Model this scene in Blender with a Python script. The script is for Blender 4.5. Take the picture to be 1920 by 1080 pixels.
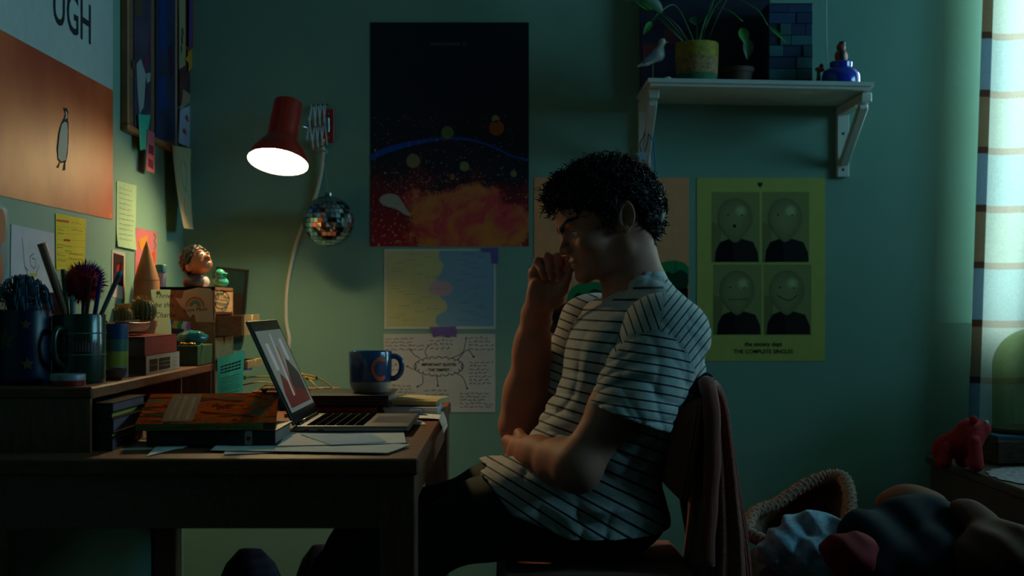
import bpy, math, random
import numpy as np
from mathutils import Vector, Matrix, noise as mnoise
random.seed(7); RNG = np.random.default_rng(7)
SC = bpy.context.scene; COL = SC.collection
for _o in list(bpy.data.objects): bpy.data.objects.remove(_o)
pi = math.pi; sin = math.sin; cos = math.cos

# ------------------------------------------------------------------ camera
F = 2600.0; ZC = 0.98; PX, PY = 950.0, 570.0      # focal length in pixels of a 1920 frame, eye height, principal point
cam = bpy.data.cameras.new('camera'); camo = bpy.data.objects.new('camera', cam); COL.objects.link(camo)
camo.location = (0, 0, ZC); camo.rotation_euler = (pi/2, 0, 0)
cam.sensor_width = 36; cam.lens = F/1920*36
cam.shift_x = (960-PX)/1920; cam.shift_y = (PY-540)/1920
cam.clip_start = 0.05; cam.clip_end = 30
cam.dof.use_dof = True; cam.dof.focus_distance = 2.70; cam.dof.aperture_fstop = 4.2
SC.camera = camo
# ------------------------------------------------------------------ world, daylight, exposure
w = bpy.data.worlds.new('world'); SC.world = w; w.use_nodes = True
w.node_tree.nodes['Background'].inputs[0].default_value = (0.10, 0.30, 0.38, 1)
w.node_tree.nodes['Background'].inputs[1].default_value = 0.30
def area(name, loc, rot, sx, sy, col, power):
    l = bpy.data.lights.new(name, 'AREA'); l.shape = 'RECTANGLE'; l.size = sx; l.size_y = sy; l.color = col; l.energy = power
    o = bpy.data.objects.new(name, l); COL.objects.link(o); o.location = loc; o.rotation_euler = rot; return o
# daylight outside the curtained window in the back wall and outside the window in the right-hand wall
area('daylight_back_window', (2.20, 4.42, 1.62), (-pi/2, 0, math.radians(-28)), 1.3, 1.4, (0.78, 0.95, 0.95), 130)
area('daylight_side_window', (2.95, 2.35, 1.62), (0, pi/2, 0), 1.1, 1.3, (0.38, 0.78, 1.0), 38)
SC.view_settings.view_transform = 'Standard'; SC.view_settings.look = 'None'
SC.view_settings.exposure = 0.32; SC.view_settings.gamma = 1.0; SC.view_settings.use_curve_mapping = False
try:
    SC.cycles.use_denoising = True; SC.cycles.sample_clamp_indirect = 4.0; SC.cycles.caustics_reflective = False; SC.cycles.caustics_refractive = False
except Exception: pass

# ------------------------------------------------------------------ measures: pixel of the photograph -> point of the room
YB = 3.68; XL = -0.857; XR = 2.32; ZTOP = 2.42; YF = -0.7
def P(px, py, Y): return np.array(((px-PX)*Y/F, Y, ZC-(py-PY)*Y/F))
def BW(px, py): p = P(px, py, YB); return (p[0], p[2])              # back wall: x, z
def LW(px, py): Y = XL*F/(px-PX); return (Y, ZC-(py-PY)*Y/F)         # left wall: y, z

# ------------------------------------------------------------------ materials
def lin(c):
    return tuple(((v/255)/12.92 if v/255 <= .04045 else (((v/255)+.055)/1.055)**2.4) for v in c)
MATS = {}
def nd(nt, t, **kw):
    n = nt.nodes.new(t)
    for k, v in kw.items():
        if k.startswith('i_'): n.inputs[k[2:].replace('_', ' ')].default_value = v
        else: setattr(n, k, v)
    return n
def mat(name, rgb, rough=.6, metal=0., var=.12, scale=18., bump=0., bscale=60., emit=None, estr=1., spec=.5, stretch=None, sheen=0., sss=0., coat=0., alpha=None):
    if name in MATS: return MATS[name]
    m = bpy.data.materials.new(name); m.use_nodes = True; nt = m.node_tree; b = nt.nodes['Principled BSDF']
    c = lin(rgb); b.inputs['Roughness'].default_value = rough; b.inputs['Metallic'].default_value = metal
    b.inputs['Specular IOR Level'].default_value = spec; b.inputs['Coat Weight'].default_value = coat
    b.inputs['Sheen Weight'].default_value = sheen
    if sss: b.inputs['Subsurface Weight'].default_value = sss; b.inputs['Subsurface Radius'].default_value = (.012, .005, .003); b.inputs['Subsurface Scale'].default_value = .5
    tc = nd(nt, 'ShaderNodeTexCoord'); src = tc.outputs['Object']
    if stretch:
        mp = nd(nt, 'ShaderNodeMapping'); mp.inputs['Scale'].default_value = stretch; nt.links.new(src, mp.inputs[0]); src = mp.outputs[0]
    if var > 0:
        n = nd(nt, 'ShaderNodeTexNoise', i_Scale=scale, i_Detail=4.); nt.links.new(src, n.inputs['Vector'])
        r = nd(nt, 'ShaderNodeValToRGB')
        r.color_ramp.elements[0].position = .3; r.color_ramp.elements[1].position = .7
        r.color_ramp.elements[0].color = tuple(v*(1-var) for v in c)+(1,); r.color_ramp.elements[1].color = tuple(min(1, v*(1+var)) for v in c)+(1,)
        nt.links.new(n.outputs['Fac'], r.inputs[0]); nt.links.new(r.outputs[0], b.inputs['Base Color'])
    else: b.inputs['Base Color'].default_value = c+(1,)
    if bump > 0:
        n2 = nd(nt, 'ShaderNodeTexNoise', i_Scale=bscale, i_Detail=3.); nt.links.new(src, n2.inputs['Vector'])
        bp = nd(nt, 'ShaderNodeBump', i_Strength=bump, i_Distance=.002); nt.links.new(n2.outputs['Fac'], bp.inputs['Height']); nt.links.new(bp.outputs[0], b.inputs['Normal'])
    if emit is not None:
        b.inputs['Emission Color'].default_value = lin(emit)+(1,); b.inputs['Emission Strength'].default_value = estr
    if alpha is not None: b.inputs['Alpha'].default_value = alpha
    MATS[name] = m; return m
def ink(rgb): return mat('ink_%d_%d_%d' % tuple(rgb), rgb, .8, var=0, spec=.1)
def paper(rgb): return mat('paper_%d_%d_%d' % tuple(rgb), rgb, .8, var=.05, scale=30, bump=.15, bscale=25, spec=.2)
def glassmat(name, rgb, mixf=.25, rough=.03):
    m = bpy.data.materials.new(name); m.use_nodes = True; nt = m.node_tree; nt.nodes.remove(nt.nodes['Principled BSDF'])
    t = nd(nt, 'ShaderNodeBsdfTransparent'); t.inputs[0].default_value = lin(rgb)+(1,)
    g = nd(nt, 'ShaderNodeBsdfGlossy'); g.inputs['Roughness'].default_value = rough
    fr = nd(nt, 'ShaderNodeValue'); fr.outputs[0].default_value = .05
    mx = nd(nt, 'ShaderNodeMixShader'); nt.links.new(fr.outputs[0], mx.inputs[0]); nt.links.new(t.outputs[0], mx.inputs[1]); nt.links.new(g.outputs[0], mx.inputs[2])
    nt.links.new(mx.outputs[0], nt.nodes['Material Output'].inputs[0]); return m

def translucent_paper(name, rgb, k=.5):
    m = bpy.data.materials.new(name); m.use_nodes = True; nt = m.node_tree; nt.nodes.remove(nt.nodes['Principled BSDF'])
    tc = nd(nt, 'ShaderNodeTexCoord'); n = nd(nt, 'ShaderNodeTexNoise', i_Scale=40.); nt.links.new(tc.outputs['Object'], n.inputs['Vector']); r = nd(nt, 'ShaderNodeValToRGB'); c = lin(rgb)
    r.color_ramp.elements[0].color = tuple(v*.9 for v in c)+(1,); r.color_ramp.elements[1].color = c+(1,); nt.links.new(n.outputs['Fac'], r.inputs[0])
    d = nd(nt, 'ShaderNodeBsdfDiffuse'); t = nd(nt, 'ShaderNodeBsdfTranslucent'); mx = nd(nt, 'ShaderNodeMixShader'); mx.inputs[0].default_value = k
    for b in (d, t): nt.links.new(r.outputs[0], b.inputs[0])
    nt.links.new(d.outputs[0], mx.inputs[1]); nt.links.new(t.outputs[0], mx.inputs[2]); nt.links.new(mx.outputs[0], nt.nodes['Material Output'].inputs[0]); return m

# ------------------------------------------------------------------ geometry collector
class G:
    def __init__(s): s.v = []; s.f = []; s.n = 0
    def add(s, v, f):
        k = s.n; v = np.asarray(v, float).reshape(-1, 3); s.v.append(v); s.n += len(v)
        s.f.extend([tuple(i+k for i in q) for q in f]); return s
    def verts(s): return np.concatenate(s.v) if s.v else np.zeros((0, 3))
    def xf(s, M):
        M = np.array(M); v = s.verts(); s.v = [v@M[:3, :3].T+M[:3, 3]]; return s
    def box(s, a, b, bev=0.):
        a = np.array(a, float); b = np.array(b, float); lo = np.minimum(a, b); hi = np.maximum(a, b)
        bev = min(bev, .45*float((hi-lo).min()))
        if bev <= 0:
            v = [(x, y, z) for x in (lo[0], hi[0]) for y in (lo[1], hi[1]) for z in (lo[2], hi[2])]
            return s.add(v, [(0, 1, 3, 2), (4, 6, 7, 5), (0, 4, 5, 1), (2, 3, 7, 6), (0, 2, 6, 4), (1, 5, 7, 3)])
        v = []; idx = {}
        for ix in (0, 1):
            for iy in (0, 1):
                for iz in (0, 1):
                    c = np.array([(lo, hi)[ix][0], (lo, hi)[iy][1], (lo, hi)[iz][2]]); sg = np.array([1-2*ix, 1-2*iy, 1-2*iz])*bev
                    for ax in range(3):
                        q = c+sg; q[ax] = c[ax]; idx[(ix, iy, iz, ax)] = len(v); v.append(q)
        f = []
        for ax in range(3):
            o1, o2 = [k for k in range(3) if k != ax]
            for sd in (0, 1):
                q = []
                for (p1, p2) in ((0, 0), (1, 0), (1, 1), (0, 1)):
                    t = [0, 0, 0]; t[ax] = sd; t[o1] = p1; t[o2] = p2; q.append(idx[(*t, ax)])
                f.append(tuple(q))
            for p1 in (0, 1):
                for p2 in (0, 1):
                    a0 = [0, 0, 0]; a0[o1] = p1; a0[o2] = p2; a1 = list(a0); a1[ax] = 1
                    f.append((idx[(*a0, o1)], idx[(*a1, o1)], idx[(*a1, o2)], idx[(*a0, o2)]))
        for ix in (0, 1):
            for iy in (0, 1):
                for iz in (0, 1): f.append(tuple(idx[(ix, iy, iz, k)] for k in range(3)))
        return s.add(v, f)
    def obox(s, c, ax, ay, az, bev=0.):     # oriented box: centre and three half-axis vectors
        g = G().box((-1, -1, -1), (1, 1, 1)); ax, ay, az = map(np.array, (ax, ay, az))
        if bev:
            L = [np.linalg.norm(q) for q in (ax, ay, az)]; g = G().box([-q for q in L], L, bev)
            ax, ay, az = ax/L[0], ay/L[1], az/L[2]
        v = g.verts(); return s.add(v@np.array([ax, ay, az])+np.array(c), g.f)
    def lathe(s, prof, c=(0, 0, 0), n=32, axis=(0, 0, 1), cap=True):
        m = len(prof); th = np.linspace(0, 2*pi, n, endpoint=False); v = []
        for r, h in prof: v += [(r*cos(t), r*sin(t), h) for t in th]
        f = [(i*n+j, i*n+(j+1) % n, (i+1)*n+(j+1) % n, (i+1)*n+j) for i in range(m-1) for j in range(n)]
        if cap: f += [tuple(range(n))[::-1], tuple((m-1)*n+j for j in range(n))]
        R = np.array(Vector((0, 0, 1)).rotation_difference(Vector(axis)).to_matrix()); v = np.array(v)@R.T+np.array(c)
        return s.add(v, f)
    def tube(s, path, r, n=8, closed=False, flat=None):
        path = [np.array(p, float) for p in path]; m = len(path); rr = r if hasattr(r, '__len__') else [r]*m
        v = []; prev = None
        for i in range(m):
            a = path[(i-1) % m] if (closed or i) else path[0]; b = path[(i+1) % m] if (closed or i < m-1) else path[-1]
            t = b-a; t /= (np.linalg.norm(t)+1e-12)
            if prev is None:
                u = np.cross(t, (0, 0, 1) if abs(t[2]) < .9 else (1, 0, 0))
            else: u = prev-t*np.dot(prev, t)
            u /= (np.linalg.norm(u)+1e-12); prev = u; w_ = np.cross(t, u)
            for j in range(n):
                q = 2*pi*j/n; v.append(path[i]+rr[i]*(u*cos(q)*(flat or 1)+w_*sin(q)))
        f = [(i*n+j, ((i+1) % m)*n+j, ((i+1) % m)*n+(j+1) % n, i*n+(j+1) % n) for i in range(m if closed else m-1) for j in range(n)]
        if not closed: f += [tuple(range(n)), tuple((m-1)*n+j for j in range(n))[::-1]]
        return s.add(v, f)
    def ball(s, c, r, nu=16, nv=10, R=None):
        r = np.array(r if hasattr(r, '__len__') else (r, r, r)); v = [(0, 0, 1)]
        for i in range(1, nv):
            a = pi*i/nv; v += [(sin(a)*cos(2*pi*j/nu), sin(a)*sin(2*pi*j/nu), cos(a)) for j in range(nu)]
        v.append((0, 0, -1)); f = [(0, 1+j, 1+(j+1) % nu) for j in range(nu)]
        for i in range(nv-2): f += [(1+i*nu+j, 1+(i+1)*nu+j, 1+(i+1)*nu+(j+1) % nu, 1+i*nu+(j+1) % nu) for j in range(nu)]
        L = len(v)-1; f += [(L, 1+(nv-2)*nu+(j+1) % nu, 1+(nv-2)*nu+j) for j in range(nu)]
        v = np.array(v)*r
        if R is not None: v = v@np.array(R).T
        return s.add(v+np.array(c), f)
    def prism(s, pts, d):                   # flat outline (list of 3-D points) pushed by vector d
        n = len(pts); pts = np.array(pts, float); d = np.array(d, float)
        return s.add(np.concatenate([pts, pts+d]), [tuple(range(n))[::-1], tuple(range(n, 2*n))]+[(i, (i+1) % n, n+(i+1) % n, n+i) for i in range(n)])
    def grid(s, fn, nu, nv, th=None):       # fn(u,v)->point; th thickness vector or None
        v = np.array([fn(i/nu, j/nv) for i in range(nu+1) for j in range(nv+1)])
        f = [(i*(nv+1)+j, (i+1)*(nv+1)+j, (i+1)*(nv+1)+j+1, i*(nv+1)+j+1) for i in range(nu) for j in range(nv)]
        if th is None: return s.add(v, f)
        N = len(v); v2 = v+np.array(th); f2 = [tuple(i+N for i in q[::-1]) for q in f]
        rim = [i*(nv+1) for i in range(nu+1)]+[nu*(nv+1)+j for j in range(1, nv+1)]+[i*(nv+1)+nv for i in range(nu-1, -1, -1)]+[j for j in range(nv-1, 0, -1)]
        f3 = [(rim[k], rim[(k+1) % len(rim)], rim[(k+1) % len(rim)]+N, rim[k]+N) for k in range(len(rim))]
        return s.add(np.concatenate([v, v2]), f+f2+f3)

def wloc(o):
    p = np.zeros(3)
    while o is not None: p += np.array(o.location); o = o.parent
    return p
def link(name, me, m, parent, base):
    o = bpy.data.objects.new(name, me); COL.objects.link(o); me.materials.append(m)
    if parent is not None: o.parent = parent
    o.location = tuple(base); return o
def build(name, g, m, parent=None, smooth=False, attrs=None, base=None):
    v, f = (g.verts(), g.f) if isinstance(g, G) else g
    v = np.asarray(v, float)
    if parent is not None: off = wloc(parent); loc = (0, 0, 0)
    else:
        if base is None:
            lo, hi = v.min(0), v.max(0); base = ((lo[0]+hi[0])/2, (lo[1]+hi[1])/2, lo[2])
        off = np.array(base); loc = base
    me = bpy.data.meshes.new(name); me.from_pydata((v-off).tolist(), [], [tuple(map(int, q)) for q in f])
    if smooth:
        me.shade_smooth() if hasattr(me, 'shade_smooth') else me.polygons.foreach_set('use_smooth', [True]*len(me.polygons))
        if smooth == 'auto':
            try: me.set_sharp_from_angle(angle=math.radians(40))
            except Exception: pass
    if attrs:
        for k, a in attrs.items():
            at = me.attributes.new(k, 'FLOAT', 'POINT'); at.data.foreach_set('value', np.asarray(a, np.float32))
    me.validate(); me.update()
    return link(name, me, m, parent, loc)
def tag(o, label=None, cat=None, group=None, kind=None):
    if label: o['label'] = label
    if cat: o['category'] = cat
    if group: o['group'] = group
    if kind: o['kind'] = kind
    return o
def thing(name, label, cat, loc, group=None):
    o = bpy.data.objects.new(name, None); COL.objects.link(o); o.location = tuple(map(float, loc)); o.empty_display_size = .03
    return tag(o, label, cat, group)
def one(name, g, m, label, cat, group=None, smooth=False, **kw): return tag(build(name, g, m, None, smooth, **kw), label, cat, group)
def struct(name, g, m, smooth=False): return tag(build(name, g, m, None, smooth), kind='structure')
def stuff(o): o['kind'] = 'stuff'; return o

# flat sheets with print: origin o (lower left), u right, v up, n outwards; distances in metres
SPLIT = {'arrow_line', 'teal_lettering', 'screen_window', 'arrow_head', 'cap_shadow', 'face_shadow', 'red_bird', 'tiny_photo', 'penguin_foot', 'photo_highlight', 'pink_splash', 'red_highlight', 'dark_heart', 'blue_patch', 'white_figure', 'balloon_eye'}
class Sheet:
    def __init__(s, o, u, v, n, bend=None):
        s.o, s.u, s.v, s.n = (np.array(q, float) for q in (o, u, v, n)); s.bend = bend; s.k = 0
    def pt(s, x, y, h=0.):
        b = s.bend(x, y) if s.bend else 0.
        return s.o+s.u*x+s.v*y+s.n*(h+b)
    def body(s, name, w, h, m, parent=None, label=None, cat=None, th=.0008, nu=1, nv=1, outline=None, group=None, base=None):
        s.w, s.h = w, h; g = G()
        if outline: g.prism([s.pt(*q) for q in outline], s.n*th)
        else: g.grid(lambda a, b: s.pt(a*w, b*h), nu, nv, s.n*th)
        s.th = th; s.obj = build(name, g, m, parent, smooth=False)
        if label: tag(s.obj, label, cat, group)
        return s
    def put(s, name, polys, rgb, layer=1, m=None):
        h = s.th+.00025*layer
        if name in SPLIT:
            for q in polys: o = build(name, G().add([s.pt(x, y, h) for x, y in q], [tuple(range(len(q)))]), m or ink(rgb), s.obj)
            return o
        g = G()
        for q in polys: g.add([s.pt(x, y, h) for x, y in q], [tuple(range(len(q)))])
        return build(name, g, m or ink(rgb), s.obj)
    def lines(s, name, paths, width, rgb, layer=1):
        if name in SPLIT and len(paths) > 1:
            for p in paths: s.lines(name, [p], width, rgb, layer)
            return
        polys = []
        for p in paths:
            for (x0, y0), (x1, y1) in zip(p[:-1], p[1:]):
                L = math.hypot(x1-x0, y1-y0)+1e-9; ax, ay = -(y1-y0)/L*width/2, (x1-x0)/L*width/2
                polys.append([(x0+ax, y0+ay), (x0-ax, y0-ay), (x1-ax, y1-ay), (x1+ax, y1+ay)])
        return s.put(name, polys, rgb, layer)
    def text(s, body, x, y, size, rgb, layer=2, align='LEFT', rot=0., bold=0., shear=0., name='lettering', sx=1.):
        v, f = textmesh(body, size, align, bold, shear)
        c, q = cos(rot), sin(rot); h = s.th+.00025*layer
        pts = [s.pt(x+(a*sx*c-b*q), y+(a*sx*q+b*c), h) for a, b, _ in v]
        return build(name, G().add(pts, f), ink(rgb), s.obj)
    def scribble(s, x, y, w, h, rows, rgb, lw=.0008, layer=2, seed=0, amp=.35, ragged=.3, name='handwriting'):
        R = random.Random(seed); paths = []; lh = h/rows
        for r in range(rows):
            yy = y+h-(r+.6)*lh; xx = x; xe = x+w*(1-ragged*R.random())
            while xx < xe:
                L = w*R.uniform(.08, .2); n = max(4, int(L/(lh*.28))); p = []
                for k in range(n+1): p.append((xx+L*k/n, yy+lh*amp*(R.random()-.35)*(1 if k % 2 else .2)))
                if xx+L <= x+w*1.02: paths.append(p)
                xx += L+lh*.45
        return s.lines(name, paths, lw, rgb, layer) if paths else None
_TX = {}
def textmesh(body, size, align='LEFT', bold=0., shear=0.):
    k = (body, size, align, bold, shear)
    if k in _TX: return _TX[k]
    c = bpy.data.curves.new('t', 'FONT'); c.body = body; c.size = size; c.align_x = align; c.offset = bold*size; c.shear = shear; c.resolution_u = 3
    o = bpy.data.objects.new('t', c); COL.objects.link(o)
    me = o.evaluated_get(bpy.context.evaluated_depsgraph_get()).to_mesh()
    v = [tuple(q.co) for q in me.vertices]; f = [tuple(p.vertices) for p in me.polygons]
    bpy.data.objects.remove(o); bpy.data.curves.remove(c); _TX[k] = (v, f); return v, f
def circ(cx, cy, rx, ry=None, n=28, a0=0., a1=2*pi):
    ry = rx if ry is None else ry
    return [(cx+rx*cos(a0+(a1-a0)*i/n), cy+ry*sin(a0+(a1-a0)*i/n)) for i in range(n+(0 if a1-a0 >= 2*pi-1e-6 else 1))]
def rect(x0, y0, x1, y1): return [(x0, y0), (x1, y0), (x1, y1), (x0, y1)]
def spline(pts, n=8):
    pts = [np.array(p, float) for p in pts]; Q = [2*pts[0]-pts[1]]+pts+[2*pts[-1]-pts[-2]]; out = []
    for i in range(1, len(Q)-2):
        for k in range(n):
            t = k/n; a, b, c, d = Q[i-1], Q[i], Q[i+1], Q[i+2]
            out.append(.5*((2*b)+(-a+c)*t+(2*a-5*b+4*c-d)*t*t+(-a+3*b-3*c+d)*t**3))
    out.append(pts[-1]); return out

# ------------------------------------------------------------------ implicit surfaces (surface nets)
def smin(a, b, k): h = np.clip(.5+.5*(b-a)/k, 0, 1); return b*(1-h)+a*h-k*h*(1-h)
def smax(a, b, k): return -smin(-a, -b, k)
def caps(p, a, b, r1, r2):
    a = np.asarray(a, float); b = np.asarray(b, float); d = b-a; L = float(d@d)+1e-12
    t = np.clip(((p[0]-a[0])*d[0]+(p[1]-a[1])*d[1]+(p[2]-a[2])*d[2])/L, 0, 1)
    return np.sqrt((p[0]-a[0]-t*d[0])**2+(p[1]-a[1]-t*d[1])**2+(p[2]-a[2]-t*d[2])**2)-(r1+(r2-r1)*t)
def sph(p, c, r): return np.sqrt((p[0]-c[0])**2+(p[1]-c[1])**2+(p[2]-c[2])**2)-r
def ell(p, c, r):
    x, y, z = p[0]-c[0], p[1]-c[1], p[2]-c[2]
    k0 = np.sqrt((x/r[0])**2+(y/r[1])**2+(z/r[2])**2); k1 = np.sqrt((x/r[0]**2)**2+(y/r[1]**2)**2+(z/r[2]**2)**2)+1e-9
    return k0*(k0-1)/k1
def nets(fn, lo, hi, res):
    lo = np.array(lo, float); hi = np.array(hi, float); n = np.maximum(np.ceil((hi-lo)/res).astype(int)+1, 3)
    ax = [(lo[k]+res*np.arange(n[k])).astype(np.float32) for k in range(3)]
    X, Y, Z = np.meshgrid(*ax, indexing='ij'); D = fn((X, Y, Z)).astype(np.float32)
    S = D < 0; c = n-1
    cnt = np.zeros(c, np.int8)
    for i in (0, 1):
        for j in (0, 1):
            for k in (0, 1): cnt += S[i:i+c[0], j:j+c[1], k:k+c[2]]
    act = (cnt > 0) & (cnt < 8); I = np.argwhere(act); idx = -np.ones(c, np.int64); idx[act] = np.arange(len(I))
    acc = np.zeros((len(I), 3)); num = np.zeros(len(I))
    cor = np.array([(i, j, k) for i in (0, 1) for j in (0, 1) for k in (0, 1)])
    for a in range(8):
        for b in range(a+1, 8):
            if abs(cor[a]-cor[b]).sum() != 1: continue
            A = I+cor[a]; B = I+cor[b]; da = D[A[:, 0], A[:, 1], A[:, 2]]; db = D[B[:, 0], B[:, 1], B[:, 2]]
            m = (da < 0) != (db < 0); t = np.where(m, da/np.where(m, da-db, 1), 0)
            acc += np.where(m[:, None], cor[a]+(cor[b]-cor[a])*t[:, None], 0); num += m
    V = lo+res*(I+acc/np.maximum(num, 1)[:, None]); Fc = []
    for d in range(3):
        e1, e2 = [(1, 2), (2, 0), (0, 1)][d]
        sl0 = [slice(None)]*3; sl1 = [slice(None)]*3; sl0[d] = slice(0, n[d]-1); sl1[d] = slice(1, n[d])
        ch = S[tuple(sl0)] != S[tuple(sl1)]; K = np.argwhere(ch); K = K[(K[:, e1] > 0) & (K[:, e2] > 0) & (K[:, e1] < n[e1]-1) & (K[:, e2] < n[e2]-1)]
        u1 = np.zeros(3, int); u1[e1] = 1; u2 = np.zeros(3, int); u2[e2] = 1
        q = [K-u1-u2, K-u2, K, K-u1]; q = np.stack([idx[a[:, 0], a[:, 1], a[:, 2]] for a in q], 1)
        ins = S[tuple(sl0)][K[:, 0], K[:, 1], K[:, 2]]; q = np.where(ins[:, None], q, q[:, ::-1]); Fc.append(q)
    Fc = np.concatenate(Fc); Fc = Fc[(Fc >= 0).all(1)]
    return V, Fc
def joinvf(parts):
    V = []; Fq = []; k = 0
    for v, f in parts: V.append(np.asarray(v)); Fq.append(np.asarray(f)+k); k += len(v)
    return np.concatenate(V), np.concatenate(Fq)

# ================================================================== the room
def wall_material():
    m = mat('wall_paint', (117, 157, 142), .72, var=.06, scale=3.0, bump=.18, bscale=45, spec=.3); return m
MW = wall_material()
MFL = mat('floor_boards', (58, 42, 32), .5, var=.25, scale=6, stretch=(1, 8, 1))
MCE = mat('ceiling_paint', (120, 124, 120), .8, var=.04)
WD = mat('walnut', (122, 72, 50), .55, spec=.25, var=.35, scale=9, stretch=(2, 16, 16), bump=.2, bscale=30)
WD2 = mat('walnut_cross', (122, 72, 50), .45, var=.35, scale=9, stretch=(16, 2, 16), bump=.2, bscale=30)
WDV = mat('walnut_upright', (122, 72, 50), .45, var=.35, scale=9, stretch=(16, 16, 2), bump=.2, bscale=30)
WHITE = mat('white_gloss_paint', (205, 205, 196), .45, var=.05)
T = .12
struct('floor', G().box((XL-T, YF-T, -.1), (XR+T, YB+T, 0)), MFL)
struct('ceiling', G().box((XL-T, YF-T, ZTOP), (XR+T, YB+T, ZTOP+.1)), MCE)
struct('wall_left', G().box((XL-T, YF-T, 0), (XL, YB+T, ZTOP)), MW)
struct('wall_front', G().box((XL, YF-T, 0), (XR, YF, ZTOP)), mat('front_wall_paint', (62, 76, 78), .8, var=.06))
WX0, WX1, WZ0, WZ1 = 1.42, 2.28, .93, 2.20; WYB = 3.90      # window recess in the back wall with a splayed, rounded left reveal
TB = .34; REV = [(1.14+.28*k/16, YB+.22*(k/16)**2) for k in range(17)]+[(1.42, YB+TB)]
g = G(); g.box((XL, YB, 0), (1.14, YB+TB, ZTOP)); g.box((1.14, YB, 0), (XR+T, YB+TB, WZ0)); g.box((1.14, YB, WZ1), (XR+T, YB+TB, ZTOP)); g.box((WX1, YB, WZ0), (XR+T, YB+TB, WZ1))
g.prism([(x, y, WZ0) for x, y in REV]+[(1.14, YB+TB, WZ0)], (0, 0, WZ1-WZ0))
struct('wall_back', g, MW, 'auto')
SY0, SY1, SZ0, SZ1 = 1.70, 3.10, 1.36, 2.28        # window in the right-hand wall
g = G(); g.box((XR, YF-T, 0), (XR+T, SY0, ZTOP)); g.box((XR, SY1, 0), (XR+T, YB, ZTOP)); g.box((XR, SY0, 0), (XR+T, SY1, SZ0)); g.box((XR, SY0, SZ1), (XR+T, SY1, ZTOP))
struct('wall_right', g, MW)
struct('baseboard_back', G().box((XL+.02, YB-.018, 0), (XR, YB, .11), .004), WHITE)
struct('baseboard_left', G().box((XL, YF, 0), (XL+.018, YB, .11), .004), WHITE)
PANE = glassmat('window_pane', (225, 240, 240))
def window(name, fr, pn):
    o = struct(name, fr, WHITE); build('pane', pn, PANE, o); return o
g = G()
for a, b in (((WX0, WZ0), (WX0+.05, WZ1)), ((WX1-.05, WZ0), (WX1, WZ1)), ((WX0, WZ0), (WX1, WZ0+.05)), ((WX0, WZ1-.05), (WX1, WZ1)), ((1.83, WZ0), (1.87, WZ1))):
    g.box((a[0], WYB+.03, a[1]), (b[0], WYB+.08, b[1]))
window('window_1', g, G().box((WX0+.05, WYB+.05, WZ0+.05), (WX1-.05, WYB+.054, WZ1-.05)))
g = G()
for a, b in (((SY0, SZ0), (SY0+.05, SZ1)), ((SY1-.05, SZ0), (SY1, SZ1)), ((SY0, SZ0), (SY1, SZ0+.05)), ((SY0, SZ1-.05), (SY1, SZ1))):
    g.box((XR+.04, a[0], a[1]), (XR+.09, b[0], b[1]))
window('window_2', g, G().box((XR+.06, SY0+.05, SZ0+.05), (XR+.064, SY1-.05, SZ1-.05)))

# ================================================================== desk
DZ = .74; DX0, DX1, DY0, DY1 = XL+.004, -.137, 2.15, 3.40
desk = thing('desk', 'dark brown wooden desk along the left wall, laptop and papers on it', 'desk', ((DX0+DX1)/2, (DY0+DY1)/2, 0))
build('desktop', G().box((DX0, DY0, DZ-.026), (DX1, DY1, DZ), .003), WD, desk)
build('apron', G().box((DX0+.02, DY0+.012, .630), (DX1-.02, DY0+.034, DZ-.026)), WD2, desk)
build('apron', G().box((DX0+.02, DY1-.034, .650), (DX1-.02, DY1-.012, DZ-.026)), WD2, desk)
build('side_rail', G().box((DX1-.034, DY0+.07, .655), (DX1-.012, DY1-.07, DZ-.026)), WD, desk)
build('side_rail', G().box((DX0+.012, DY0+.07, .655), (DX0+.034, DY1-.07, DZ-.026)), WD, desk)
for x in (DX0+.03, DX1-.032):
    for y in (DY0+.032, DY1-.032): build('leg', G().box((x-.028, y-.028, 0), (x+.028, y+.028, DZ-.026), .003), WDV, desk)
# hutch: a low shelf along the wall, standing on the desk
HZ = .846; HX = -.668; HY0, HY1 = 2.235, 3.16
h = thing('desk_shelf', 'low brown wooden shelf unit standing on the desk against the left wall', 'shelf', ((XL+HX)/2, 2.7, DZ))
build('shelf_top', G().box((XL+.004, HY0, HZ-.019), (HX, HY1, HZ), .003), WD, h)
for y in (HY0+.002, 2.86, HY1-.012): build('divider', G().box((XL+.006, y, DZ), (HX-.004, y+.010, HZ-.019)), WDV, h)
build('back_panel', G().box((XL+.004, HY0+.012, DZ), (XL+.009, HY1-.012, HZ-.019)), WD, h)

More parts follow.
